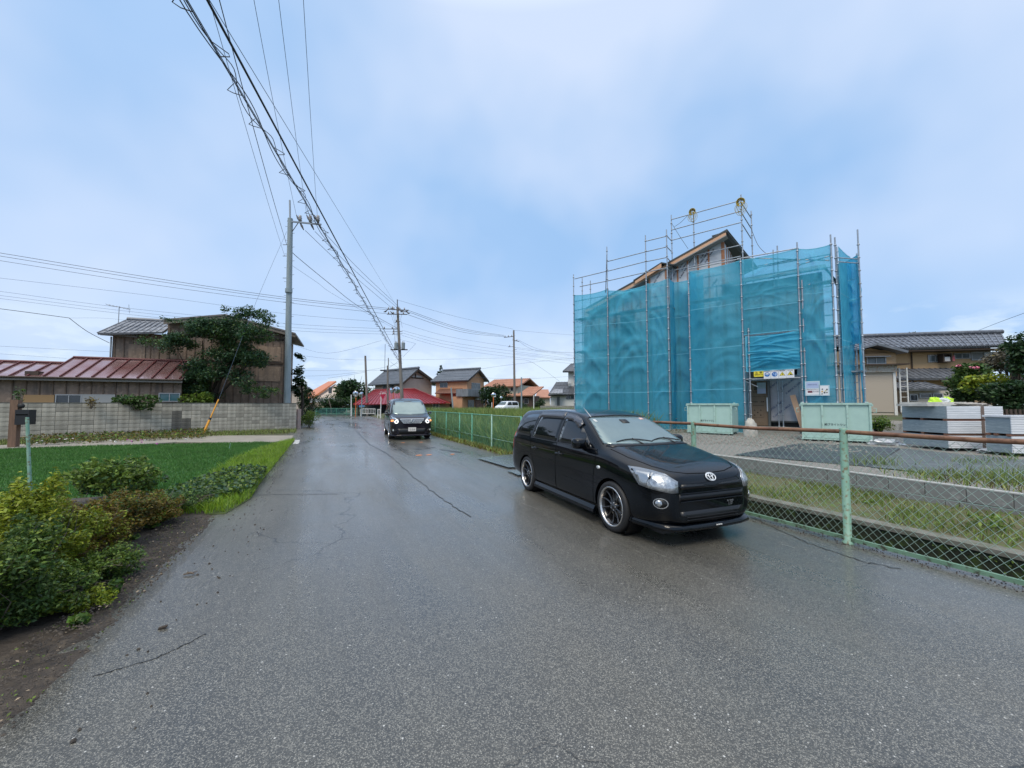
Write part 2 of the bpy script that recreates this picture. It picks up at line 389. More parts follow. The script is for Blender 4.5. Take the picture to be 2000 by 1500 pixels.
# concrete footpath by the old wall
M_PATH = mat('pale_path_concrete', (.30, .27, .22), .8, var=(.22, .20, .17), vs_=1.5, bump=.003, bs=40)
r = MB(); r.slab([G(-60, 889, .02), G(20, 884, .02), G(345, 863, .02), G(500, 864.5, .02), G(566, 861, .02), G(574, 850.5, .02), G(340, 850.5, .02), G(100, 864, .02), G(-60, 873, .02)], .04)
r.build('footpath', M_PATH, kind='structure')
# white edge mark on the road, orange paint marks
r = MB(); r.slab([G(572, 867, .006), G(583, 867, .006), G(586, 859, .006), G(577, 859, .006)], .003)
M_MARK = mat('road_mark_white', (.62, .62, .60), .6, var=(.30, .30, .29), vs_=12)
tag(r.build('road_mark', M_MARK), 'short white painted dash at the left road edge near the grey pole', 'road marking')
M_ORM = mat('orange_spray_paint', (.75, .25, .08), .6, var=(.35, .16, .08), vs_=9)
for k, (u, v, w_, lb) in enumerate([(818, 889, 9, 'orange paint blob on the asphalt, left of the nearer three'), (838, 888, 9, 'orange paint blob on the asphalt, middle of the nearer three'), (884, 887, 6, 'orange paint blob on the asphalt, right of the nearer three'), (787, 864.5, 5, 'faint orange paint blob just under the van bumper, left one'), (822, 863.5, 6, 'faint orange paint blob under the van bumper, right one')]):
    r = MB(); cpt = G(u, v, .007); wd_ = (G(u + w_, v, .007) - cpt).x / 2 + .02; vs = []
    for j in range(12):
        a = 2 * PI * j / 12; q = wd_ * random.uniform(.75, 1.2); vs.append((cpt.x + q * math.cos(a), cpt.y + q * 1.5 * math.sin(a), .007))
    r.add(vs, [tuple(range(12))]); r.add([(x, y, .005) for x, y, z in vs], [tuple(range(12))[::-1]])
    tag(r.build('paint_mark', M_ORM), lb, 'road marking', 'orange paint marks on the road')
# repaired asphalt cracks and dark wet patches
M_TAR = mat('tar_seam', (.028, .028, .028), .4)
def ribbon(pts, w, z, name, m, label, cat):
    mb = MB(); P = [Vector(p) for p in pts]; vs = []
    for i, p in enumerate(P):
        d = (P[min(i + 1, len(P) - 1)] - P[max(0, i - 1)]).normalized(); nn = Vector((-d.y, d.x, 0)) * w * random.uniform(.3, .7)
        vs += [(p.x - nn.x, p.y - nn.y, z), (p.x + nn.x, p.y + nn.y, z)]
    mb.add(vs, [(2 * i, 2 * i + 1, 2 * i + 3, 2 * i + 2) for i in range(len(P) - 1)]); mb.add([(x, y, z - .004) for x, y, _ in vs], [(2 * i, 2 * i + 1, 2 * i + 3, 2 * i + 2) for i in range(len(P) - 1)])
    return tag(mb.build(name, m, fix=False), label, cat)
def jag(px, n=14, j=.03):
    P = [G(*p) for p in px]; o = []
    for a, b in zip(P, P[1:]):
        for k in range(n): q = a.lerp(b, k / n); o.append(q + Vector((random.uniform(-j, j), random.uniform(-j, j), 0)))
    return o + [P[-1]]
ribbon(jag([(687, 832), (700, 846), (722, 868), (752, 884), (765, 893)], 14, .012), .032, .006, 'asphalt_seam', M_TAR, 'long dark seam down the road centre left of the van', 'road seam')
ribbon(jag([(765, 893), (800, 925), (850, 965), (920, 1010)], 12), .012, .006, 'asphalt_seam', M_TAR, 'thin crack running on from the seam towards the camera', 'road seam')
for k, (pts, w_, lb) in enumerate([([(668, 825), (692, 827)], .55, 'dark wet repair patch in the road before the junction'), ([(682, 834), (706, 835)], .28, 'dark narrow repair strip crossing the road, nearer'), ([(640, 829), (660, 829)], .2, 'dark thin wet streak at the left of the junction'),
        ([(770, 878), (794, 879)], .08, 'dark wet streak below the van, left'), ([(806, 877), (822, 878)], .13, 'dark round wet patch below the van, middle'), ([(832, 876), (850, 874)], .08, 'dark wet streak below the van, right'), ([(862, 878), (886, 882), (900, 884)], .10, 'dark wet streak near the green fence')]):
    ribbon(jag(pts, 7, .04), w_, .0055 + .0004 * k, 'road_patch', M_TAR, lb, 'road patch')
ribbon(jag([(400, 1240), (300, 1288), (180, 1322)], 14, .012), .006, .004, 'asphalt_crack', M_TAR, 'dark crack in the asphalt at lower left by the soil edge', 'road crack')
ribbon(jag([(503, 967), (560, 966), (660, 965)], 12, .012), .012, .004, 'asphalt_crack', M_TAR, 'hairline crack across the left lane beside the weeds', 'road crack')
ribbon(jag([(1470, 1012), (1580, 1062), (1690, 1098), (1760, 1112)], 12, .02), .010, .004, 'asphalt_crack', M_TAR, 'long dark crack along the fence foot right of the black car', 'road crack')
# ================================================================== VEHICLES
def wetpaint(name, col, droplets=True):
    m = bpy.data.materials.new(name); m.use_nodes = True; n = m.node_tree.nodes; l = m.node_tree.links; b = n['Principled BSDF']
    b.inputs['Base Color'].default_value = (*col, 1); b.inputs['Roughness'].default_value = .35; b.inputs['Specular IOR Level'].default_value = .04; b.inputs['Coat IOR'].default_value = 1.42; b.inputs['Coat Weight'].default_value = .9; b.inputs['Coat Roughness'].default_value = .035
    t = n.new('ShaderNodeTexCoord').outputs['Object']
    vo = n.new('ShaderNodeTexVoronoi'); vo.inputs['Scale'].default_value = 85; l.new(t, vo.inputs[0])
    no = n.new('ShaderNodeTexNoise'); no.inputs['Scale'].default_value = 9; no.inputs['Detail'].default_value = 6; l.new(t, no.inputs[0])
    geo = n.new('ShaderNodeNewGeometry'); sx = n.new('ShaderNodeSeparateXYZ'); l.new(geo.outputs['Normal'], sx.inputs[0])
    up = n.new('ShaderNodeMapRange'); up.inputs[1].default_value = .35; up.inputs[2].default_value = .9; up.inputs[3].default_value = .02; up.inputs[4].default_value = 1; l.new(sx.outputs[2], up.inputs[0])
    mr = n.new('ShaderNodeMapRange'); mr.inputs[1].default_value = .12; mr.inputs[2].default_value = .42; mr.inputs[3].default_value = 1; mr.inputs[4].default_value = 0; l.new(vo.outputs['Distance'], mr.inputs[0])
    m1 = n.new('ShaderNodeMath'); m1.operation = 'MULTIPLY'; l.new(mr.outputs[0], m1.inputs[0]); l.new(up.outputs[0], m1.inputs[1])
    a = n.new('ShaderNodeMath'); a.operation = 'MULTIPLY_ADD'; a.inputs[1].default_value = .0; l.new(no.outputs[0], a.inputs[0]); l.new(m1.outputs[0], a.inputs[2])
    bp = n.new('ShaderNodeBump'); bp.inputs['Strength'].default_value = .6; bp.inputs['Distance'].default_value = .0007; l.new(a.outputs[0], bp.inputs['Height'])
    l.new(bp.outputs[0], b.inputs['Coat Normal']); l.new(bp.outputs[0], b.inputs['Normal'])
    MATS[name] = m; return m
M_BLACKCAR = wetpaint('wet_black_paint', (.0018, .0028, .0045))
M_VANP = wetpaint('wet_dark_purple_black_paint', (.012, .010, .016))
M_CHROME = mat('chrome', (.78, .80, .82), .10, 1.)
M_LIPSTEEL = mat('polished_rim_lip', (.62, .60, .58), .22, 1.)
M_RIMBLK = mat('black_rim', (.010, .010, .011), .28, coat=.6)
M_SEAM = mat('panel_gap', (.002, .002, .002), .9, spec=.1)
M_VISOR = mat('smoked_visor', (.06, .063, .075), .18, spec=.7)
M_SIDEGLASS = mat('tinted_side_glass', (.006, .008, .010), .03, spec=.6)
def wsglass():
    m = mat('windshield_glass', (.20, .27, .27), .07, .35, spec=1.0, var=(.15, .21, .215), vs_=1.4)  # light teal base colour stands in for the sky reflected in the glass
    return m
M_WS = wsglass()
M_LENS = mat('headlamp_reflector', (.55, .58, .60), .22, .6, var=(.22, .24, .27), vs_=16, bump=.006, bs=22, coat=1.)
M_LENS2 = mat('headlamp_chamber', (.34, .36, .38), .12, .7, bump=.003, bs=14, coat=1.)
M_RED = mat('red_lens', (.45, .01, .015), .1, coat=1.)
M_BRAKE = mat('brake_steel', (.36, .34, .31), .4, .8)
M_CALIPER = mat('caliper_cast', (.42, .40, .36), .5, .4)
M_TRIMBLK = mat('satin_black_trim', (.008, .008, .009), .35)
def car_body(T, name='body'):
    """T: tables keyed by x (front positive): w, zb, top, belt, wb, wr, roof -> loft, returns mesh object & BVH"""
    xs = T['xs']; vs = []; n = 0
    for x in xs:
        w = interp(x, T['w']); zb = interp(x, T['zb']); top = interp(x, T['top']); belt = min(interp(x, T['belt']), top - .012)
        wb = w * interp(x, T['wb']); wr = interp(x, T['wr']); h = top - belt; k = min(1, h / .35)
        mid = zb + (belt - zb) * .5
        hw = w * .96                                           # flat bonnet width factor
        half = [(0, zb), (w * .78, zb), (w * .955, zb + .045), (w * .995, zb + .16), (w, mid), (w * .992, belt - .10), (w * .975, belt - .03),
                (wb, belt + .012 * k),
                (wb + (wr - wb) * .45 + .012 * k, belt + .48 * h), (wr + .022, belt + .86 * h), (wr - .06, belt + .965 * h), (wr * .5, belt + .995 * h), (0, top)]
        n = len(half)
        ring = [(x, y, z) for y, z in half] + [(x, -y, z) for y, z in half[-2:0:-1]]
        vs += ring
    R = 2 * n - 2; fs = []
    for i in range(len(xs) - 1):
        for j in range(R): fs.append((i * R + j, i * R + (j + 1) % R, (i + 1) * R + (j + 1) % R, (i + 1) * R + j))
    for base in (0, (len(xs) - 1) * R):          # end caps as strips left-right so that they subdivide evenly
        for j in range(n - 1):
            a, b_ = base + j, base + j + 1; c, d = base + (R - j) % R, base + (R - j - 1) % R
            f = [a, b_, d, c]; f2 = []
            for q in f:
                if q not in f2: f2.append(q)
            if len(f2) > 2: fs.append(tuple(f2))
    me = bpy.data.meshes.new(name); me.from_pydata(vs, [], fs)
    b = bmesh.new(); b.from_mesh(me); bmesh.ops.recalc_face_normals(b, faces=b.faces)
    cr = b.edges.layers.float.new('crease_edge')
    for e in b.edges:
        z = [(v.co.x, abs(v.co.y), v.co.z) for v in e.verts]
        i0, i1 = e.verts[0].index, e.verts[1].index
        if i0 % R in (T.get('crease', ())) and i1 % R == i0 % R: e[cr] = .55
    b.to_mesh(me); b.free()
    o = link(name, me); md = o.modifiers.new('s', 'SUBSURF'); md.levels = 2; md.render_levels = 2
    bpy.context.view_layer.update()
    m2 = bpy.data.meshes.new_from_object(o.evaluated_get(bpy.context.evaluated_depsgraph_get()))
    o.modifiers.clear(); o.data = m2
    bm = bmesh.new(); bm.from_mesh(m2); bvh = BVHTree.FromBMesh(bm); bm.free()
    return o, bvh
def cut(o, cutters):
    for c in cutters:
        c.parent = o; md = o.modifiers.new('b', 'BOOLEAN'); md.object = c; md.operation = 'DIFFERENCE'; md.solver = 'EXACT'
    bpy.context.view_layer.update()
    m2 = bpy.data.meshes.new_from_object(o.evaluated_get(bpy.context.evaluated_depsgraph_get()))
    o.modifiers.clear(); o.data = m2
    for c in cutters: bpy.data.objects.remove(c)
    for p in o.data.polygons: p.use_smooth = True
    o.data.set_sharp_from_angle(angle=math.radians(42))
def arch_cutter(x, z, r, y0, y1):
    mb = MB(); mb.tube([(x, y0, z), (x, y1, z)], r, 48); o = mb.build('cutter', []); return o
def patch(bvh, poly, org, ax, ay, off=.004, th=.010, step=.06, smooth=True, back=None):
    """a panel: polygon in the plane (org; ax, ay) projected along ax x ay onto the body surface, given thickness"""
    org, ax, ay = map(Vector, (org, ax, ay)); d = ax.cross(ay).normalized(); ax = ax.normalized(); ay = ay.normalized()
    b = bmesh.new(); vs = [b.verts.new((x, y, 0)) for x, y in poly]; b.faces.new(vs)
    x0, x1 = min(p[0] for p in poly), max(p[0] for p in poly); y0, y1 = min(p[1] for p in poly), max(p[1] for p in poly)
    nx, ny = max(1, int((x1 - x0) / step)), max(1, int((y1 - y0) / step))
    for i in range(1, nx): bmesh.ops.bisect_plane(b, geom=b.verts[:] + b.edges[:] + b.faces[:], plane_co=(x0 + (x1 - x0) * i / nx, 0, 0), plane_no=(1, 0, 0))
    for i in range(1, ny): bmesh.ops.bisect_plane(b, geom=b.verts[:] + b.edges[:] + b.faces[:], plane_co=(0, y0 + (y1 - y0) * i / ny, 0), plane_no=(0, 1, 0))
    b.verts.index_update(); V = []; Nn = []
    for v in b.verts:
        p = org + ax * v.co.x + ay * v.co.y; h, nn, _, _ = bvh.ray_cast(p, -d)
        if h is None: h, nn, _, _ = bvh.find_nearest(p - d * (p - org).dot(d))
        if nn.dot(d) < 0: nn = -nn
        V.append(h + nn * off); Nn.append(nn)
    fs = [tuple(v.index for v in f.verts) for f in b.faces]
    bnd = [(e.verts[0].index, e.verts[1].index) for e in b.edges if len(e.link_faces) == 1]; n = len(V)
    b.free()
    vs = V + [p - q * th for p, q in zip(V, Nn)]
    return vs, fs + [(a, c, c + n, a + n) for a, c in bnd]
def add_patch(mb, *a, mi=0, **k):
    vs, fs = patch(*a, **k); mb.add(vs, fs, mi, True); return mb
def strip(bvh, pts, w, org, ax, ay, off=.0015, n=10):
    """thin ribbon following the body along a polyline"""
    org, ax, ay = map(Vector, (org, ax, ay)); d = ax.cross(ay).normalized()
    P = []
    for a, c in zip(pts, pts[1:]):
        for k in range(n): P.append((a[0] + (c[0] - a[0]) * k / n, a[1] + (c[1] - a[1]) * k / n))
    P.append(pts[-1]); vs = []; fs = []
    for i, p in enumerate(P):
        q, r_ = P[max(0, i - 1)], P[min(len(P) - 1, i + 1)]; t = Vector((r_[0] - q[0], r_[1] - q[1])).normalized(); nn = Vector((-t.y, t.x)) * w / 2
        for sgn in (-1, 1):
            o = org + ax * (p[0] + nn.x * sgn) + ay * (p[1] + nn.y * sgn); h, nr, _, _ = bvh.ray_cast(o, -d)
            if h is None: h, nr, _, _ = bvh.find_nearest(o - d * (o - org).dot(d))
            if nr.dot(d) < 0: nr = -nr
            vs.append(h + nr * off)
    fs = [(2 * i, 2 * i + 1, 2 * i + 3, 2 * i + 2) for i in range(len(P) - 1)]
    return vs, fs
def rrect(x0, x1, y0, y1, r, n=4):
    o = []
    for cx, cy, a0 in ((x1 - r, y1 - r, 0), (x0 + r, y1 - r, 90), (x0 + r, y0 + r, 180), (x1 - r, y0 + r, 270)):
        for k in range(n + 1): a = math.radians(a0 + 90 * k / n); o.append((cx + r * math.cos(a), cy + r * math.sin(a)))
    return o
def oval(cx, cy, rx, ry, n=20): return [(cx + rx * math.cos(2 * PI * k / n), cy + ry * math.sin(2 * PI * k / n)) for k in range(n)]
def make_wheel(parent, x, y, side, R=.305, rim=.222, w=.195, nsp=10, dark=True, lipm=None, detail=True):
    """side +1: outer face towards +y"""
    s = side; yo = y + s * w / 2; yi = y - s * w / 2; sp = MB()
    prof = [(rim * .98, yi), (R * .93, yi), (R * .985, yi + s * .02), (R, yi + s * .045), (R, yo - s * .04), (R * .985, yo - s * .016), (R * .93, yo + s * .002), (rim + .018, yo + s * .004), (rim + .003, yo - s * .003), (rim, yo - s * .02)]
    ty = MB().lathe(prof, (x, 0, R), 'y', 48)
    wh = ty.build('wheel', M_RUBBER, parent)
    wh['label'] = 'low profile tyre and rim'
    rm = MB().lathe([(rim + .008, yo + s * .002), (rim + .004, yo + s * .008), (rim - .008, yo + s * .004), (rim - .014, yo - s * .006), (rim - .018, yo - s * .022)], (x, 0, R), 'y', 48)
    rm.build('rim', lipm or M_LIPSTEEL, wh)
    MB().lathe([(rim - .018, yo - s * .022), (rim - .030, yo - s * .030), (rim - .036, yo - s * .08), (rim - .03, yi), (.0001, yi)], (x, 0, R), 'y', 48).build('barrel', M_RIMBLK, wh)
    sp.lathe([(.0001, yo - s * .020), (.028, yo - s * .020), (.031, yo - s * .026), (.060, yo - s * .040), (.066, yo - s * .085)], (x, 0, R), 'y', 24)
    for k in range(nsp):
        a = 2 * PI * k / nsp + .2; ca, sa = math.cos(a), math.sin(a); tx, tz = -sa, ca
        ring = []
        for q, (rr, hw_, dp, tw) in enumerate([(.045, .013, .040, 0), (.10, .010, .050, .006), (.16, .009, .042, .012), (rim - .030, .014, .022, .018)]):
            cx_, cz_ = x + ca * rr + tx * tw, R + sa * rr + tz * tw
            ring += [(cx_ - tx * hw_, yo - s * dp, cz_ - tz * hw_), (cx_, yo - s * (dp - .009), cz_), (cx_ + tx * hw_, yo - s * dp, cz_ + tz * hw_), (cx_, yo - s * (dp + .025), cz_)]
        fs = [(i * 4 + j, i * 4 + (j + 1) % 4, i * 4 + 4 + (j + 1) % 4, i * 4 + 4 + j) for i in range(3) for j in range(4)]
        sp.add(ring, fs, 0, False)
    sp.build('spokes', M_RIMBLK if dark else M_LIPSTEEL, wh)
    if detail:
        MB().lathe([(.05, yo - s * .10), (.150, yo - s * .10), (.150, yo - s * .12), (.05, yo - s * .12)], (x, 0, R), 'y', 32).build('brake_disc', M_BRAKE, wh)
        c = MB()
        for k, (a0, rr) in enumerate(((.1, .135), (.42, .140))):
            a = a0 - .25; c.obox((x + math.cos(a) * rr, yo - s * .092, R + math.sin(a) * rr), (.018, 0, 0), (0, .012, 0), (0, 0, .028))
        c.build('brake_caliper', M_CALIPER, wh)
        lg = MB()
        for k in range(5):
            a = 2 * PI * k / 5; lg.lathe([(.0001, yo - s * .028), (.007, yo - s * .028), (.007, yo - s * .05)], (x + .045 * math.cos(a), 0, R + .045 * math.sin(a)), 'y', 6)
        lg.build('wheel_nuts', M_GALV, wh, kind='stuff')
    return wh
EX, EY, EZ = Vector((1, 0, 0)), Vector((0, 1, 0)), Vector((0, 0, 1))
# projection planes (ax x ay points outwards, i.e. towards where the ray starts)
SIDE_R = ((0, -3, 0), EX, EZ)      # right side of the car is -y : EX x EZ = -EY
SIDE_L = ((0, 3, 0), -EX, EZ)      # -EX x EZ = +EY  (coordinates: x mirrored)
FRONT = ((5, 0, 0), EY, EZ)        # EY x EZ = +EX
REAR = ((-5, 0, 0), -EY, EZ)
TOPV = ((0, 0, 4), EX, EY)
def side_pair(fn):
    for sgn, pl in ((-1, SIDE_R), (1, SIDE_L)): fn(sgn, pl)
def sx(poly, sgn): return poly if sgn < 0 else [(-x, y) for x, y in poly][::-1]

def ring_tube(c, rx, ry, ax, ay, r, n=28, cxy=(0, 0)):
    P = [Vector(c) + Vector(ax) * (cxy[0] + rx * math.cos(2 * PI * k / n)) + Vector(ay) * (cxy[1] + ry * math.sin(2 * PI * k / n)) for k in range(n + 1)]
    return P

# ------------------------------------------------------------------ the black estate car
pf = G(1195, 1037); pr = G(1033, 958)            # contact of the two near tyres
fwd = (pf - pr); fwd.z = 0; fwd.normalize(); WB = 2.55
ang = math.atan2(fwd.y, fwd.x); rt = Vector((fwd.y, -fwd.x, 0))
cmid = (pf + pr) / 2 - rt * .765
CARF = Frame((cmid.x, cmid.y, 0), ang)
car = empty('parked_car', (cmid.x, cmid.y, 0), ang, 'glossy wet black estate car with black wheels parked beside the wire fence', 'car'); car.scale = (.99, .95, 1)
XF, XR = WB / 2, -WB / 2
T = dict(xs=[2.07, 2.05, 1.99, 1.91, 1.78, 1.60, 1.40, 1.20, 1.04, .92, .78, .62, .46, .34, .22, .0, -.35, -.7, -1.05, -1.4, -1.65, -1.82, -1.93, -2.0, -2.06, -2.10, -2.12],
    w=[(2.07, .56), (2.05, .62), (1.99, .705), (1.91, .755), (1.78, .80), (1.5, .832), (1.2, .845), (-1.7, .845), (-1.93, .835), (-2.06, .80), (-2.12, .74)],
    zb=[(2.07, .27), (1.99, .24), (1.7,.19), (1.4, .165), (-1.4, .165), (-1.9, .22), (-2.12, .28)],
    top=[(2.07, .66), (2.05, .735), (1.99, .785), (1.91, .82), (1.78, .862), (1.60, .905), (1.40, .950), (1.20, .992), (1.04, 1.022), (.92, 1.082), (.78, 1.160), (.62, 1.245), (.46, 1.325), (.34, 1.370), (.22, 1.402), (0, 1.445), (-.35, 1.47), (-.7, 1.475), (-1.05, 1.47), (-1.4, 1.46), (-1.65, 1.45), (-1.82, 1.44), (-1.93, 1.40), (-2.0, 1.25), (-2.06, 1.02), (-2.10, .82), (-2.12, .60)],
    belt=[(2.07, .58), (2.05, .67), (1.91, .76), (1.6, .84), (1.2, .905), (1.0, .92), (.5, .925), (-.5, .94), (-1.9, .965), (-2.02, .93), (-2.12, .5)],
    wb=[(2.07, .9), (1.9, .94), (1.2, .955), (-1.8, .955), (-2.12, .93)],
    wr=[(2.07, .42), (1.99, .55), (1.9, .60), (1.2, .64), (.9, .66), (.3, .595), (-1.4, .60), (-1.9, .60), (-2.12, .60)], crease=(6, 18, 10, 14))
body, bv = car_body(T)
body.parent = car; body.data.materials.append(M_BLACKCAR)
RW = .305
cut(body, [arch_cutter(XF, RW - .005, .345, -1.0, -.56), arch_cutter(XF, RW - .005, .345, .56, 1.0), arch_cutter(XR, RW - .005, .340, -1.0, -.56), arch_cutter(XR, RW - .005, .340, .56, 1.0)])
for x_ in (XF, XR):
    for s_ in (-1, 1):
        make_wheel(car, x_, s_ * .735, s_, R=RW, rim=.232, w=.205)
for x_ in (XF, XR):
    for s_ in (-1, 1): MB().lathe([(.338, s_ * .55), (.338, s_ * .80)], (x_, 0, RW - .005), 'y', 30).build('wheel_arch_liner', M_TRIMBLK, car, smooth=True)
MB().box(-1.9, 1.9, -.6, .6, .13, .24).build('underbody', M_TRIMBLK, car)
# windscreen
ws = add_patch(MB(), bv, [(-.69, 1.035), (-.58, 1.026), (-.3, 1.020), (0, 1.018), (.3, 1.020), (.58, 1.026), (.69, 1.035), (.66, 1.11), (.55, 1.335), (.49, 1.355), (0, 1.372), (-.49, 1.355), (-.55, 1.335), (-.66, 1.11)], *FRONT, off=.007, step=.03)
wso = ws.build('windscreen', M_WS, car)
mb = MB(); mb.tube([bv.ray_cast(Vector((5, y, z)), Vector((-1, 0, 0)))[0] + Vector((.004, 0, .004)) for y, z in [(-.70, 1.03), (-.67, 1.11), (-.615, 1.225), (-.56, 1.34), (-.495, 1.362), (-.25, 1.374), (0, 1.380), (.25, 1.374), (.495, 1.362), (.56, 1.34), (.615, 1.225), (.67, 1.11), (.70, 1.03)]], .009, 6)
mb.build('windscreen_seal', M_TRIMBLK, wso)
mb = MB(); add_patch(mb, bv, rrect(-.07, .07, 1.27, 1.32, .015), *FRONT, off=.011, step=.1); mb.build('camera_housing', M_BLACKPL, wso)
mb = MB(); add_patch(mb, bv, rrect(-.515, -.475, 1.295, 1.325, .004), *FRONT, off=.012, step=.1); mb.build('inspection_sticker', mat('sticker_white', (.6, .62, .6), .5), wso)
mb = MB(); add_patch(mb, bv, rrect(.36, .43, 1.315, 1.335, .004), *FRONT, off=.012, step=.1); mb.build('parking_sticker', mat('sticker_pink', (.7, .45, .42), .5), wso)
# side windows, visors, seams, handles, mouldings
win = [('front_side_window', [(.80, .960), (.74, 1.00), (.46, 1.19), (.24, 1.31), (.12, 1.352), (-.13, 1.375), (-.13, .962)]),
       ('rear_side_window', [(-.20, .962), (-.20, 1.383), (-.55, 1.388), (-.98, 1.383), (-1.08, .975)]),
       ('quarter_window', [(-1.16, .98), (-1.07, 1.380), (-1.40, 1.368), (-1.60, 1.345), (-1.90, 1.03), (-1.86, .99)])]
def sides(sgn, pl):
    for nm, poly in win:
        w_ = add_patch(MB(), bv, sx(poly, sgn), *pl, off=.003, step=.08).build(nm, M_SIDEGLASS, car)
    vis = MB()
    add_patch(vis, bv, sx([(.40, 1.262), (.28, 1.325), (.12, 1.372), (-.155, 1.400), (-.155, 1.315), (.08, 1.300), (.20, 1.262), (.34, 1.19)], sgn), *pl, off=.028, th=.004, step=.07)
    vis.build('rain_visor', M_VISOR, car)
    vis = MB(); add_patch(vis, bv, sx([(-.175, 1.410), (-.55, 1.414), (-1.03, 1.408), (-1.06, 1.315), (-.55, 1.318), (-.175, 1.315)], sgn), *pl, off=.028, th=.004, step=.08)
    vis.build('rain_visor', M_VISOR, car)
    sm_ = MB()
    for pts in ([(.95, .925), (.90, .60), (.88, .22), (-.14, .20), (-.165, .60), (-.165, .955)], [(-.165, .60), (-.165, .20), (-.83, .20), (-.92, .38), (-1.02, .62), (-1.12, .80), (-1.12, .965)], [(.95, .925), (.90, .958), (-1.14, .975)]):
        vs, fs = strip(bv, [(x if sgn < 0 else -x, y) for x, y in pts], .008, *pl); sm_.add(vs, fs, 0, True)
    sm_.build('panel_gaps', M_SEAM, car, fix=False)
    tr = MB()
    for pts, ww in (([(.92, .955), (-1.14, .968)], .016), ([(-.165, .96), (-.165, 1.40)], .05), ([(-1.12, .97), (-1.03, 1.39)], .05), ([(.75, .955), (.70, 1.03)], .02)):
        vs, fs = strip(bv, [(x if sgn < 0 else -x, y) for x, y in pts], ww, *pl, off=.006); tr.add(vs, fs, 0, True)
    tr.build('window_trim', M_TRIMBLK, car, fix=False)
    for hx in (-.02, -.90):
        hp = bv.ray_cast(Vector((hx, sgn * 3, .80)), Vector((0, -sgn, 0)))[0]
        hb = MB(); hb.tube([hp + Vector((-.10, sgn * .004, 0)), hp + Vector((-.085, sgn * .032, .004)), hp + Vector((.05, sgn * .036, .004)), hp + Vector((.075, sgn * .008, 0))], [.012, .013, .013, .010], 8)
        ho = hb.build('door_handle', M_BLACKCAR, car)
        kb = MB(); kb.lathe([(.0001, hp.y + sgn * .004), (.030, hp.y + sgn * .003), (.036, hp.y - sgn * .004)], (hp.x - .02, 0, hp.z), 'y', 18); kb.build('handle_cup', M_TRIMBLK, ho)
    # side repeater
    add_patch(MB(), bv, sx(oval(1.02, .745, .036, .022, 14), sgn), *pl, off=.008, step=.03).build('side_repeater', mat('clear_lens', (.7, .72, .72), .12, .3, coat=1.), car)
    # mirror
    mp = Vector((.66, sgn * .90, 1.02)); mr = MB()
    ringp = []
    for q, (dx, sc_) in enumerate([(.075, .35), (.06, .75), (.02, 1.0), (-.05, 1.02), (-.07, .92)]):
        for k in range(16):
            a = 2 * PI * k / 16; cy_ = math.copysign(abs(math.cos(a)) ** .6, math.cos(a)); cz_ = math.copysign(abs(math.sin(a)) ** .6, math.sin(a))
            ringp.append((mp.x + dx, mp.y + cy_ * .105 * sc_, mp.z + cz_ * .075 * sc_))
    mr.add(ringp, [(i * 16 + k, i * 16 + (k + 1) % 16, i * 16 + 16 + (k + 1) % 16, i * 16 + 16 + k) for i in range(4) for k in range(16)] + [tuple(range(16))], 0, True)
    mr.tube([(.64, sgn * .80, .955), (.655, sgn * .86, .975), (.66, sgn * .90, .99)], [.045, .032, .03], 8)
    mo = mr.build('door_mirror', M_BLACKCAR, car)
    gl = MB(); gl.add([(mp.x - .069, mp.y + .095 * a, mp.z + .065 * b_) for a, b_ in ((-1, -.8), (-.8, -1), (.8, -1), (1, -.8), (1, .8), (.8, 1), (-.8, 1), (-1, .8))], [tuple(range(8))]); gl.build('mirror_glass', M_CHROME, mo)
    # headlamp: wraps round the corner; projected along a slanting direction
    dgn = Vector((.72, sgn * .69, 0)); axd = Vector((-dgn.y, dgn.x, 0)); org = Vector((1.75, sgn * .6, 0)) + dgn * 2
    return
side_pair(sides)
def diag(sgn, deg):      # projection plane facing outwards at deg from straight ahead
    a = math.radians(deg) * sgn; d = Vector((math.cos(a), math.sin(a), 0)); ax = Vector((-d.y, d.x, 0)); return (d * 4, ax, EZ), d, ax
def to_plane(p, pl): o, ax, ay = pl; q = Vector(p) - Vector(o); return (q.dot(ax), q.dot(ay))
def lamp_poly(sgn, pts3, pl):
    P = [to_plane((x, sgn * y, z), pl) for x, y, z in pts3]
    return P
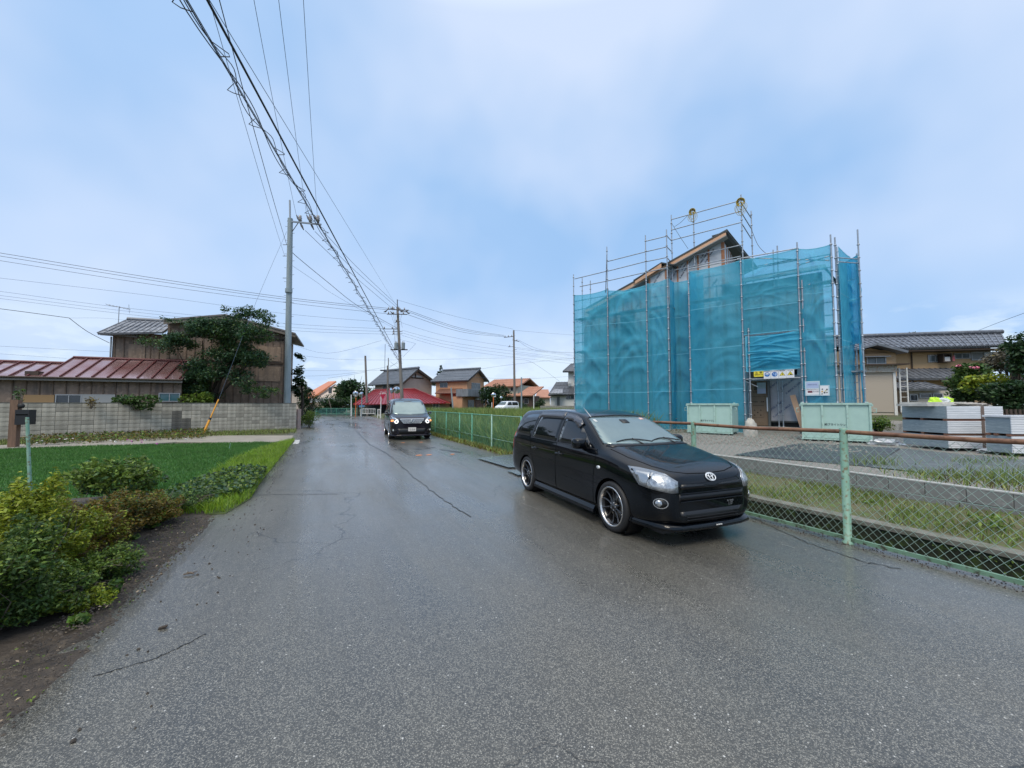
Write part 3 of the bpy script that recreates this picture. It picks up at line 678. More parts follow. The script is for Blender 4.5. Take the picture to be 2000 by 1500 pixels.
# outline of lamp as points on the body (x, |y|, z)
LAMP = [(1.60, .83, .835), (1.76, .80, .832), (1.90, .72, .815), (1.98, .62, .79), (2.045, .50, .715), (2.06, .515, .600), (2.05, .60, .600), (1.89, .775, .635), (1.76, .80, .655)]
LAMP_IN = [(1.90, .705, .800), (1.98, .60, .772), (2.04, .515, .705), (2.055, .53, .614), (2.00, .66, .618), (1.93, .735, .630), (1.88, .76, .70)]
LAMP_IN2 = [(1.67, .815, .815), (1.78, .79, .812), (1.88, .72, .802), (1.86, .77, .70), (1.905, .755, .640), (1.85, .785, .648), (1.78, .80, .665)]
for sgn in (-1, 1):
    pl, d, ax = diag(sgn, 42)
    def pp(pts):
        q = lamp_poly(sgn, pts, pl); return q if sgn > 0 else q
    h_ = add_patch(MB(), bv, pp(LAMP), *pl, off=.006, step=.05).build('headlamp', mat('headlamp_rim', (.30, .32, .34), .12, .5, coat=1.), car)
    add_patch(MB(), bv, pp(LAMP_IN), *pl, off=.012, th=.004, step=.04).build('reflector', M_LENS, h_)
    add_patch(MB(), bv, pp(LAMP_IN2), *pl, off=.012, th=.004, step=.04).build('indicator', M_LENS2, h_)
    # fog lamp
    q = to_plane((1.97, sgn * .68, .49), pl)
    f_ = add_patch(MB(), bv, oval(q[0], q[1], .075, .052), *pl, off=.003, step=.04).build('fog_lamp', M_TRIMBLK, car)
    add_patch(MB(), bv, oval(q[0] - sgn * (-.02) * 1, q[1], .034, .036, 14), *pl, off=.014, step=.03).build('lens', M_LENS, f_)
    vs, fs = strip(bv, [(q[0] + .075 * math.cos(a), q[1] + .052 * math.sin(a)) for a in [2 * PI * k / 16 for k in range(17)]], .009, *pl, off=.009, n=2)
    mbf = MB(); mbf.add(vs, fs, 0, True); mbf.build('bezel', M_LIPSTEEL, f_, fix=False)
# bumper grilles
gr = MB(); add_patch(gr, bv, [(-.46, .685), (-.16, .670), (0, .645), (.16, .670), (.46, .685), (.47, .630), (-.47, .630)], *FRONT, off=.004, step=.08); gro = gr.build('upper_grille', M_TRIMBLK, car)
g2 = MB(); add_patch(g2, bv, rrect(-.50, .50, .500, .585, .015), *FRONT, off=.004, step=.08); g2o = g2.build('middle_grille', M_TRIMBLK, car)
for z_, pr_ in ((.657, gro), (.542, g2o), (.586, g2o), (.499, g2o)):
    P = [bv.ray_cast(Vector((5, y, z_)), Vector((-1, 0, 0)))[0] + Vector((.008, 0, 0)) for y in [-.49 + .07 * k for k in range(15)]]
    MB().tube(P, .0065, 5).build('grille_bar', M_BLACKCAR, pr_)
g3 = MB(); add_patch(g3, bv, [(-.50, .395), (.50, .395), (.42, .275), (-.42, .275)], *FRONT, off=.004, step=.08); g3o = g3.build('lower_grille', M_TRIMBLK, car)
for z_ in (.30, .33, .36):
    P = [bv.ray_cast(Vector((5, y, z_)), Vector((-1, 0, 0)))[0] + Vector((.008, 0, 0)) for y in [-.40 + .08 * k for k in range(11)]]
    MB().tube(P, .004, 4).build('grille_bar', M_BLACKPL, g3o)
# front lip spoiler
P = []
def plan(y, z, dx): 
    h = bv.ray_cast(Vector((5, y, max(z, .26))), Vector((-1, 0, 0)))[0]; return h.x + dx
lip = MB(); vs = []
ysl = [-.80, -.785, -.75, -.68, -.6, -.45, -.3, -.15, 0, .15, .3, .45, .6, .68, .75, .785, .80]
for y in ysl:
    ay_ = abs(y); xb = 2.105 - .02 * (ay_ / .5) ** 2 - (.0 if ay_ < .6 else (ay_ - .6) * 1.0 + max(0, ay_ - .72) * 3.5)
    for dx, z in ((.0, .185), (.012, .205), (-.005, .235), (-.07, .265), (-.14, .25), (-.14, .185)): vs.append((xb + dx - .02, y, z + (.012 if ay_ > .55 else 0)))
lip.add(vs, [(i * 6 + k, i * 6 + (k + 1) % 6, i * 6 + 6 + (k + 1) % 6, i * 6 + 6 + k) for i in range(len(ysl) - 1) for k in range(6)] + [tuple(range(6)), tuple(range(len(vs) - 6, len(vs)))], 0, True)
lo_ = lip.build('lip_spoiler', M_BLACKCAR, car)
mk = MB()
for k in range(3): mk.box(2.092, 2.099, .02 + k * .032, .044 + k * .032, .216, .226)
mk.build('lip_badge', M_WHITEP, lo_)
for sgn in (-1, 1):   # side skirts
    sk = MB(); sk.add([(x, sgn * (.845 + dy), z) for x in (XF - .36, 0, XR + .36) for dy, z in ((-.03, .155), (.014, .150), (.010, .19), (-.02, .235))], [(i * 4 + k, i * 4 + (k + 1) % 4, i * 4 + 4 + (k + 1) % 4, i * 4 + 4 + k) for i in range(2) for k in range(4)] + [(0, 1, 2, 3), (8, 9, 10, 11)], 0, False)
    sk.build('side_skirt', M_BLACKCAR, car)
# emblem: three interlocking ovals
ep = bv.ray_cast(Vector((5, .0, .735)), Vector((-1, 0, 0))); nrm = ep[1]; nrm = nrm if nrm.x > 0 else -nrm
eo = ep[0] + nrm * .012; eax = EY; eay = nrm.cross(EY); eay = eay if eay.z > 0 else -eay
em = MB(); em.tube(ring_tube(eo, .070, .048, eax, eay, .006), .0062, 6, caps=False)
em.tube(ring_tube(eo, .024, .042, eax, eay, .005), .0052, 6, caps=False); em.tube(ring_tube(eo, .050, .019, eax, eay, .005, cxy=(0, .021)), .0052, 6, caps=False)
em.build('emblem', mat('silver_emblem', (.75, .77, .79), .3, .3), car)
# plate area marks
pm = text_obj('plate_marks', "\"179\"", .085, mat('grey_marks', (.16, .17, .18), .6), car, .001, squeeze=.55)
hp = bv.ray_cast(Vector((5, .27, .44)), Vector((-1, 0, 0)))[0]
pm.matrix_local = Matrix.Translation((hp.x + .012, .27, .44)) @ Matrix.Rotation(PI / 2, 4, 'Z') @ Matrix.Rotation(PI / 2, 4, 'X')
# bonnet seam + wipers + scoop crease
sm_ = MB()
for s_ in (-1, 1):
    vs, fs = strip(bv, [(1.10, s_ * .70), (1.45, s_ * .69), (1.78, s_ * .62), (1.93, s_ * .50), (1.985, s_ * .30), (2.0, 0)], .009, *TOPV); sm_.add(vs, fs, 0, True)
sm_.build('bonnet_gap', M_SEAM, car, fix=False)
cow = add_patch(MB(), bv, [(1.00, -.70), (1.10, -.66), (1.135, 0), (1.10, .66), (1.00, .70), (1.03, 0)], *TOPV, off=.006, step=.08).build('cowl_panel', M_TRIMBLK, car)
for y0, y1 in ((.08, -.52), (.60, .10)):
    P = [bv.ray_cast(Vector((5, y0 + (y1 - y0) * k / 6, 1.038 + .030 * math.sin(k / 6 * PI) + .01 * k / 6)), Vector((-1, 0, 0)))[0] + Vector((.016, 0, .010)) for k in range(7)]
    wp = MB(); wp.tube(P, .007, 5); wp.tube([(1.09, y0 * .4 + y1 * .6 + .25 * (1 if y0 > y1 else -1) * .6, 1.025), P[3] + Vector((.004, 0, .008))], .008, 5); wp.build('wiper', M_BLACKPL, car)
# aerial, roof
MB().tube([(.36, -.50, 1.365), (.20, -.525, 1.50)], [.007, .0025], 6).build('aerial', M_LIPSTEEL, car)
add_patch(MB(), bv, sx([(-1.93, .70), (-1.94, 1.02), (-2.02, 1.02), (-2.09, .70)], -1), *SIDE_R, off=.006, step=.08).build('tail_lamp', M_RED, car)
add_patch(MB(), bv, sx([(-1.93, .70), (-1.94, 1.02), (-2.02, 1.02), (-2.09, .70)], 1), *SIDE_L, off=.006, step=.08).build('tail_lamp', M_RED, car)
add_patch(MB(), bv, [(-.55, 1.02), (.55, 1.02), (.52, 1.36), (-.52, 1.36)], *REAR, off=.004, step=.1).build('rear_window', M_SIDEGLASS, car)
# interior hint: steering wheel and seats seen faintly are behind the reflecting glass (left solid)

# ------------------------------------------------------------------ the dark minivan
vf = G(758, 857); vr = G(741, 847.5)
pA = G(758, 857.5); facing = Vector((.36, -.93, 0)).normalized()
va = math.atan2(facing.y, facing.x); rtv = Vector((facing.y, -facing.x, 0))
van_front_wheel = G(764, 857)
vc = van_front_wheel - facing * 1.45 - rtv * .80
van = empty('oncoming_van', (vc.x, vc.y, 0), va, 'dark minivan with chrome grille and lit headlamps driving towards the camera', 'van')
TV = dict(xs=[2.42, 2.40, 2.33, 2.2, 2.0, 1.8, 1.6, 1.42, 1.28, 1.14, 1.0, .84, .68, .5, .2, -.3, -.9, -1.5, -2.0, -2.25, -2.36, -2.42, -2.46],
    w=[(2.42, .68), (2.40, .74), (2.33, .82), (2.2, .87), (2.0, .905), (1.7, .915), (-2.2, .915), (-2.46, .82)],
    zb=[(2.42, .24), (2.3, .20), (1.8, .18), (-2.2, .2), (-2.46, .3)],
    top=[(2.42, .82), (2.40, .92), (2.33, .97), (2.2, 1.01), (2.0, 1.05), (1.8, 1.09), (1.6, 1.13), (1.42, 1.22), (1.28, 1.33), (1.14, 1.45), (1.0, 1.56), (.84, 1.67), (.68, 1.75), (.5, 1.80), (.2, 1.84), (-.3, 1.86), (-1.5, 1.86), (-2.0, 1.85), (-2.25, 1.80), (-2.36, 1.6), (-2.42, 1.2), (-2.46, .8)],
    belt=[(2.42, .74), (2.40, .84), (2.2, .93), (1.8, 1.0), (1.4, 1.04), (-2.2, 1.08), (-2.46, .7)],
    wb=[(2.42, .94), (1.4, .965), (-2.46, .95)],
    wr=[(2.42, .52), (2.3, .64), (1.8, .72), (1.3, .76), (.7, .70), (-2.2, .69), (-2.46, .69)])
vb, bv2 = car_body(TV); vb.parent = van; vb.data.materials.append(M_VANP)
cut(vb, [arch_cutter(1.45, .33, .385, -1.1, -.6), arch_cutter(1.45, .33, .385, .6, 1.1), arch_cutter(-1.5, .33, .38, -1.1, -.6), arch_cutter(-1.5, .33, .38, .6, 1.1)])
for x_ in (1.45, -1.5):
    for s_ in (-1, 1): make_wheel(van, x_, s_ * .80, s_, R=.335, rim=.24, w=.225, dark=False, detail=False, nsp=8)
MB().box(-2.2, 2.1, -.66, .66, .15, .3).build('underbody', M_TRIMBLK, van)
wv = add_patch(MB(), bv2, [(-.80, 1.13), (0, 1.10), (.80, 1.13), (.79, 1.2), (.68, 1.68), (.60, 1.72), (0, 1.74), (-.60, 1.72), (-.68, 1.68), (-.79, 1.2)], *FRONT, off=.005, step=.1).build('windscreen', M_WS, van)
for sgn, pl in ((-1, SIDE_R), (1, SIDE_L)):
    for nm, poly in (('front_side_window', [(1.05, 1.12), (.70, 1.50), (.42, 1.68), (.05, 1.72), (.05, 1.12)]), ('sliding_door_window', [(-.03, 1.12), (-.03, 1.72), (-1.15, 1.72), (-1.15, 1.14)]), ('quarter_window', [(-1.24, 1.14), (-1.24, 1.71), (-2.12, 1.66), (-2.2, 1.2)])):
        add_patch(MB(), bv2, sx(poly, sgn), *pl, off=.004, step=.12).build(nm, M_SIDEGLASS, van)
    sm_ = MB()
    for pts in ([(1.1, 1.02), (1.0, .3), (.02, .3), (.0, 1.1)], [(.0, .3), (-1.12, .3), (-1.2, 1.1)]):
        vs, fs = strip(bv2, [(x if sgn < 0 else -x, y) for x, y in pts], .012, *pl); sm_.add(vs, fs, 0, True)
    sm_.build('panel_gaps', M_SEAM, van, fix=False)
    mo = MB(); mo.lathe([(.0001, -.05), (.065, -.05), (.08, 0), (.065, .04), (.0001, .05)], (.92, sgn * 1.01, 1.15), 'x', 14); mo.tube([(.90, sgn * .88, 1.10), (.92, sgn * 1.0, 1.14)], .03, 6); moo = mo.build('door_mirror', M_VANP, van)
    MB().box(.975, .99, sgn * 1.03 - .08, sgn * 1.03 + .08, 1.12, 1.14).build('indicator', M_CHROME, moo)
    pl2, d_, ax_ = diag(sgn, 30)
    hl = [(2.36, .50, .79), (2.33, .56, .90), (2.22, .75, .99), (1.95, .89, 1.02), (2.05, .88, .86), (2.22, .82, .77), (2.34, .62, .74)]
    hq = add_patch(MB(), bv2, [to_plane((x, sgn * y, z), pl2) for x, y, z in hl], *pl2, off=.006, step=.07).build('headlamp', mat('van_lamp_case', (.55, .60, .64), .12, .5, var=(.25, .28, .32), vs_=14, coat=1.), van)
    q = to_plane((2.33, sgn * .62, .80), pl2)
    vs, fs = strip(bv2, [(q[0] + .062 * math.cos(a), q[1] + .062 * math.sin(a)) for a in [2 * PI * k / 14 for k in range(15)]], .030, *pl2, off=.014, n=2)
    m_ = MB(); m_.add(vs, fs, 0, True); m_.build('light_ring', mat('lit_white_ring', (.8, .8, .8), .3, emit=((1, .98, .95), 1.0)), hq, fix=False)
    q = to_plane((2.2, sgn * .80, .845), pl2)
    add_patch(MB(), bv2, [(q[0] + x, q[1] + y) for x, y in ((-.09, -.045), (.09, -.03), (.085, .03), (-.08, .035))], *pl2, off=.013, step=.05).build('lit_indicator', mat('lit_amber', (.9, .3, .08), .3, emit=((1, .32, .10), 1.1)), hq)
    q = to_plane((2.3, sgn * .74, .42), pl2)
    fo = add_patch(MB(), bv2, [(q[0] - .17 * sgn, q[1] - .07), (q[0] + .10 * sgn, q[1] - .08), (q[0] + .10 * sgn, q[1] + .09), (q[0] - .06 * sgn, q[1] + .08)][::(1 if sgn > 0 else -1)], *pl2, off=.004, step=.08).build('fog_lamp', M_TRIMBLK, van)
    add_patch(MB(), bv2, oval(q[0] + .015 * sgn, q[1] + .01, .042, .042, 14), *pl2, off=.012, step=.05).build('lens', mat('fog_lens', (.6, .63, .62), .2, .3, coat=1.), fo)
gp = add_patch(MB(), bv2, [(-.50, .905), (.50, .905), (.40, .755), (.36, .735), (-.36, .735), (-.40, .755)], *FRONT, off=.004, step=.1).build('front_grille', M_TRIMBLK, van)
def hb_(bvx, y, z, dx=.01): return bvx.ray_cast(Vector((5, y, z)), Vector((-1, 0, 0)))[0] + Vector((dx, 0, 0))
for z_, ww, rr in ((.912, .51, .019), (.872, .475, .009), (.838, .45, .009), (.804, .425, .009), (.770, .40, .009), (.735, .37, .009)):
    MB().tube([hb_(bv2, -ww + 2 * ww * k / 10, z_) for k in range(11)], rr, 5).build('grille_bar', M_CHROME, gp)
for s_ in (-1, 1): MB().tube([hb_(bv2, s_ * .51, .912), hb_(bv2, s_ * .37, .735)], .010, 5).build('grille_bar', M_CHROME, gp)
c_ = hb_(bv2, 0, .825, .03); MB().tube(ring_tube(c_, .045, .055, EY, EZ, .01), .011, 5, caps=False).build('emblem', M_CHROME, gp)
e_ = MB()
for s_ in (-1, 1): e_.tube([c_ + Vector((0, s_ * .085, .05)), c_ + Vector((0, s_ * .07, -.05))], .009, 5)
e_.build('emblem', M_CHROME, gp)
hp = hb_(bv2, 0, .47, .012); pt = MB(); pt.box(hp.x, hp.x + .012, -.165, .165, .385, .55); plo = pt.build('number_plate', mat('plate_white', (.72, .68, .64), .5), van)
tx = text_obj('plate_number', '15 518', .125, mat('plate_ink', (.12, .14, .12), .6), plo, .001, squeeze=.72)
tx.matrix_local = Matrix.Translation((hp.x + .015, 0, .452)) @ Matrix.Rotation(PI / 2, 4, 'Z') @ Matrix.Rotation(PI / 2, 4, 'X')
add_patch(MB(), bv2, [(-.62, .50), (.62, .50), (.52, .27), (-.52, .27)], *FRONT, off=.003, step=.1).build('lower_grille', M_TRIMBLK, van)
lp = MB(); vs = []
ysl = [-.90, -.86, -.78, -.6, -.3, 0, .3, .6, .78, .86, .90]
for y in ysl:
    ay_ = abs(y); xb = 2.47 - .05 * ay_ ** 2 - (0 if ay_ < .7 else (ay_ - .7) * 1.4)
    for dx, z in ((.0, .17), (.012, .20), (-.01, .24), (-.13, .25), (-.13, .17)): vs.append((xb + dx - .03, y, z))
lp.add(vs, [(i * 5 + k, i * 5 + (k + 1) % 5, i * 5 + 5 + (k + 1) % 5, i * 5 + 5 + k) for i in range(len(ysl) - 1) for k in range(5)] + [tuple(range(5)), tuple(range(len(vs) - 5, len(vs)))], 0, True)
lp.build('lip_spoiler', M_VANP, van)
# ------------------------------------------------------------------ small white car in the distance
kc_ = G(985, 806, .42); kf = Vector((-.62, -.78, 0)).normalized()
kei = empty('white_minicar', (*(A(990, 803, 50).xy), .45), math.atan2(kf.y, kf.x), 'small white boxy car parked far off beside the tall grass', 'car')
TK = dict(xs=[1.70, 1.66, 1.5, 1.3, 1.1, .95, .8, .65, .5, .2, -.5, -1.2, -1.55, -1.66, -1.70],
    w=[(1.7, .60), (1.6, .70), (1.3, .735), (-1.5, .735), (-1.7, .68)], zb=[(1.7, .24), (-1.7, .26)],
    top=[(1.7, .72), (1.66, .82), (1.5, .93), (1.3, .98), (1.1, 1.03), (.95, 1.16), (.8, 1.30), (.65, 1.42), (.5, 1.50), (.2, 1.54), (-1.2, 1.54), (-1.55, 1.50), (-1.66, 1.2), (-1.7, .8)],
    belt=[(1.7, .65), (1.5, .85), (1.1, .94), (-1.5, .96), (-1.7, .7)], wb=[(1.7, .94), (-1.7, .96)], wr=[(1.7, .5), (1.1, .62), (.5, .60), (-1.7, .60)])
kb, bv3 = car_body(TK); kb.parent = kei; kb.data.materials.append(mat('white_car_paint', (.78, .79, .80), .3, coat=1.)); kb.data.shade_smooth()
add_patch(MB(), bv3, [(-.60, 1.05), (.60, 1.05), (.53, 1.42), (-.53, 1.42)], *FRONT, off=.01, step=.15).build('windscreen', mat('small_car_glass', (.10, .13, .13), .1, .2), kei)
for sgn, pl in ((-1, SIDE_R), (1, SIDE_L)):
    add_patch(MB(), bv3, sx([(.75, 1.02), (.45, 1.42), (-.15, 1.44), (-.15, 1.02)], sgn), *pl, off=.01, step=.15).build('side_window', M_SIDEGLASS, kei)
    add_patch(MB(), bv3, sx([(-.25, 1.02), (-.25, 1.44), (-1.4, 1.42), (-1.45, 1.02)], sgn), *pl, off=.01, step=.15).build('side_window', M_SIDEGLASS, kei)
    for x_ in (1.15, -1.2):
        w_ = MB().lathe([(.0001, sgn * .77), (.18, sgn * .77), (.27, sgn * .76), (.28, sgn * .65), (.0001, sgn * .64)], (x_, 0, .28), 'y', 18).build('wheel', M_RUBBER, kei)
    pl2, d_, ax_ = diag(sgn, 25); q = to_plane((1.6, sgn * .56, .72), pl2)
    add_patch(MB(), bv3, oval(q[0], q[1], .10, .09, 12), *pl2, off=.01, step=.1).build('headlamp', M_LENS, kei)
add_patch(MB(), bv3, rrect(-.35, .35, .50, .60, .02), *FRONT, off=.01, step=.15).build('front_grille', M_TRIMBLK, kei)
# ================================================================== FENCES, WALLS, SITE
M_GRNPAINT = mat('pale_green_fence_paint', (.17, .33, .24), .5, var=(.24, .40, .31), vs_=7, col3=(.16, .12, .06), rvar=.1)
M_GRNWIRE = mat('green_coated_wire', (.26, .40, .34), .45, var=(.36, .48, .43), vs_=3)
M_RUST = mat('rusty_rail', (.15, .062, .034), .6, var=(.24, .13, .07), vs_=5, col3=(.10, .045, .02), rvar=.15)
M_DKGREEN = mat('green_fence_coating', (.08, .30, .20), .5, var=(.12, .36, .25), vs_=5)
def chain_mesh(name, m, x0, x1, z0, z1, pitch, r, parent, wob=0.004, y=0., nz=3):
    """two families of slanting wires in the plane y of the parent frame"""
    mb = MB(); H = z1 - z0; run = H * .88
    k = int((x1 - x0 + run) / pitch) + 1
    for fam in (0, 1):
        for i in range(k):
            a = x0 - run + i * pitch; pts = []
            n = max(2, int(H / (pitch * 1.13)) * 1) if nz == 0 else nz
            for j in range(n + 1):
                t = j / n; x = a + run * t; z = z0 + H * t
                if fam: x = x0 + x1 - x
                pts.append((x, y + (r * 1.0 if fam else -r * 1.0) * (1 if j % 2 else -1), z, t))
            q = [(x + random.uniform(-wob, wob), yy, z + random.uniform(-wob, wob)) for x, yy, z, t in pts if x0 <= x <= x1]
            if len(q) > 1: mb.tube(q, r, 3, caps=False, sm=True)
    return mb.build(name, m, parent, kind='stuff', fix=False)
# near fence: rusty top rail, thick pale green posts and a painted bottom rail
def near_fence():
    s_start, s_end = -6.0, 7.9
    f = empty('wire_fence', W(5.35, 0), ROAD.a + PI / 2, 'pale green chain link fence with rusty top rail beside the canal', 'fence')
    FR = Frame(W(5.35, 0), ROAD.a + PI / 2)     # x runs along the road
    xp = FR.loc(G(1652, 1062)).x
    posts = [xp + 2.02 * k for k in range(-3, 3)]
    for x in posts:
        p = MB(); p.lathe([(.0001, 1.285), (.036, 1.28), (.038, 1.26), (.038, .03), (.055, .02), (.055, -.02)], (x, 0, 0), 'z', 14)
        for z in (.75, .42): p.tube([(x - .0, -.045, z), (x, .045, z)], .007, 6)
        p.build('fence_post', M_GRNPAINT, f)
    for a, b in zip(posts, posts[1:]):
        mb = MB(); dz = random.uniform(-.012, .012)
        mb.tube([(a + .02, 0, 1.245), ((a + b) / 2, .012, 1.235 + dz), (b - .02, 0, 1.24)], .024, 10); mb.build('top_rail', M_RUST, f)
        bb = MB(); bb.beam((a + .03, 0, .055), (b - .03, 0, .05), .035, .04); bb.build('bottom_rail', mat('chipped_green_rail', (.13, .24, .16), .6, var=(.16, .28, .19), vs_=6, col3=(.05, .04, .025)), f)
        for z in (.66,): MB().tube([(a, .006, z), ((a + b) / 2, .006, z - .012), (b, .006, z)], .0024, 4).build('tension_wire', M_GRNWIRE, f)
    chain_mesh('chain_link_mesh', M_GRNWIRE, posts[0], posts[-1], .045, 1.20,   .082, .0021, f, wob=.0045, nz=6)
near_fence()
def far_fence():
    f = empty('green_wire_fence', W(5.35, 0), ROAD.a + PI / 2, 'saturated green chain link fence in front of the overgrown grass lot', 'fence')
    FR = Frame(W(5.35, 0), ROAD.a + PI / 2)
    xs = sorted([FR.loc(A(1008, 860, 11.9)).x, FR.loc(G(966, 876)).x, FR.loc(G(928, 866)).x, FR.loc(G(896, 860)).x] + [FR.loc(G(896, 860)).x + 2.05 * k for k in range(1, 9)])
    f.location = W(5.42, 0)
    for i, x in enumerate(xs):
        p = MB(); p.lathe([(.0001, 1.20), (.026, 1.195), (.026, -.05)], (x, 0, 0), 'z', 8); po = p.build('fence_post', M_DKGREEN if i != 1 else mat('faded_green_post', (.30, .48, .40), .5), f)
    for a, b in zip(xs, xs[1:]):
        MB().tube([(a, 0, 1.17), (b, 0, 1.17)], .017, 6).build('top_rail', M_GRNPAINT if a == xs[0] else M_DKGREEN, f)
        MB().tube([(a, 0, .36), (b, 0, .36)], .011, 5).build('lower_rail', M_GRNPAINT, f)
    chain_mesh('chain_link_mesh', mat('green_mesh_wire', (.10, .32, .21), .5), xs[0], xs[-1], .04, 1.16, .075, .0024, f, nz=2)
far_fence()
# low block wall beyond the canal, two courses; each block an object
M_BLK = mat('grey_block', (.22, .225, .22), .85, var=(.16, .16, .155), vs_=2.5, bump=.003, bs=60, col3=(.29, .29, .28))
M_BLKTOP = mat('pale_mortar_cap', (.42, .42, .40), .85, var=(.33, .33, .31), vs_=6, bump=.002, bs=50)
def low_wall():
    f = empty('low_block_wall', W(7.76, 0), ROAD.a + PI / 2, 'low grey concrete block wall holding up the gravel building site', 'wall')
    bm = MB().box(-.195, .195, -.05, .05, -.093, .093); me = None
    for c, z in enumerate((.353, .158)):
        for k in range(34):
            x = -6.0 + .40 * k + (.2 if c else 0)
            if x > 7.9: continue
            if me is None:
                o = bm.build('block', M_BLK, f); me = o.data
                b = bmesh.new(); b.from_mesh(me); bmesh.ops.bevel(b, geom=b.edges[:], offset=.004, segments=1, affect='EDGES'); b.to_mesh(me); b.free()
            else: o = link('block', me, f)
            o.location = (x, random.uniform(-.003, .003), z); o.rotation_euler.z = random.uniform(-.006, .006)
    MB().box(-6.2, 8.1, -.042, .042, .0, .445).build('mortar', mat('dark_mortar', (.13, .13, .12), .9), f)
    MB().box(-6.2, 8.1, -.054, .054, .446, .462).build('wall_cap', M_BLKTOP, f)
low_wall()
# black weed mats on the site
M_MAT = mat('black_weed_mat', (.030, .036, .040), .5, var=(.055, .062, .066), vs_=2, bump=.006, bs=7, stretch=(1, 1, 1), rvar=.12)
def site_sheet(name, px, m, label, cat, th=.012, z=.43, n=6, jit=.012):
    P = [G(u, v, z) for u, v in px]; mb = MB(); vs = []
    a, b, c, d = P
    for i in range(n + 1):
        for j in range(n * 2 + 1):
            p = a.lerp(b, j / (n * 2)).lerp(d.lerp(c, j / (n * 2)), i / n); vs.append((p.x, p.y, max(hmap(p.x, p.y), .42) + th + random.uniform(0, jit)))
    w = n * 2 + 1
    mb.add(vs, [(i * w + j, i * w + j + 1, (i + 1) * w + j + 1, (i + 1) * w + j) for i in range(n) for j in range(n * 2)], 0, True)
    mb.add([(x, y, z_ - th + .001) for x, y, z_ in vs], [(i * w + j, (i + 1) * w + j, (i + 1) * w + j + 1, i * w + j + 1) for i in range(n) for j in range(n * 2)], 0, True)
    return tag(mb.build(name, m, fix=False), label, cat)
site_sheet('weed_mat', [(1433, 889), (1700, 912), (1760, 876), (1568, 865)], M_MAT, 'black weed control sheet on the gravel between low wall and skip', 'ground sheet')
site_sheet('weed_mat', [(1700, 913), (2120, 958), (2120, 910), (1762, 877)], mat('grey_weed_mat', (.07, .085, .09), .6, var=(.11, .125, .13), vs_=4, bump=.01, bs=9), 'lighter grey weed sheet with plants poking through, at the right edge', 'ground sheet', th=.016)
site_sheet('metal_ramp_plate', [(932, 897), (993, 915.5), (1050, 915), (1012, 888)], mat('wet_steel_plate', (.20, .23, .25), .25, .3, var=(.10, .12, .13), vs_=3, rvar=.1), 'wet grey steel plate laid at the road edge behind the black car', 'steel plate', th=.03, z=.0, n=2, jit=.0).location.z = -.415
site_sheet('metal_ramp_plate', [(990, 921), (1012, 931), (1050, 931), (1030, 921)], MATS['wet_steel_plate'], 'second small steel plate corner just behind the rear wheel', 'steel plate', th=.03, z=.0, n=2, jit=.0).location.z = -.415
def crumple(name, c, rx, ry, rz, m, label, cat, n=9, am=.28, sm=False):
    mb = MB(); vs = []
    for i in range(n + 1):
        for j in range(2 * n):
            a = PI * .5 * i / n; b = 2 * PI * j / (2 * n); q = 1 + random.uniform(-am, am)
            vs.append((c[0] + rx * math.sin(a) * math.cos(b) * q, c[1] + ry * math.sin(a) * math.sin(b) * q, c[2] + rz * math.cos(a) * q))
    w = 2 * n; mb.add(vs, [(i * w + j, i * w + (j + 1) % w, (i + 1) * w + (j + 1) % w, (i + 1) * w + j) for i in range(n) for j in range(w)], 0, sm)
    return tag(mb.build(name, m), label, cat)
M_FOIL = mat('crumpled_white_plastic', (.62, .64, .66), .3, .1, var=(.35, .37, .40), vs_=9)
crumple('plastic_film', G(1728, 868, .43), .42, .25, .14, M_FOIL, 'crumpled clear plastic film lying right of the larger green skip', 'plastic sheet')
site_sheet('white_tarp', [(1905, 885), (2080, 893), (2080, 870), (1960, 872)], mat('white_tarp', (.70, .71, .72), .5, var=(.55, .57, .58), vs_=6), 'flat white sheet on the ground before the wrapped stacks', 'plastic sheet', th=.05, jit=.05)
crumple('sandbag', G(1334, 833, .43), .40, .25, .22, mat('brown_sandbag', (.22, .17, .14), .9, var=(.16, .12, .10)), 'brown sack slumped at the foot of the blue netting', 'sack', am=.1, sm=True)
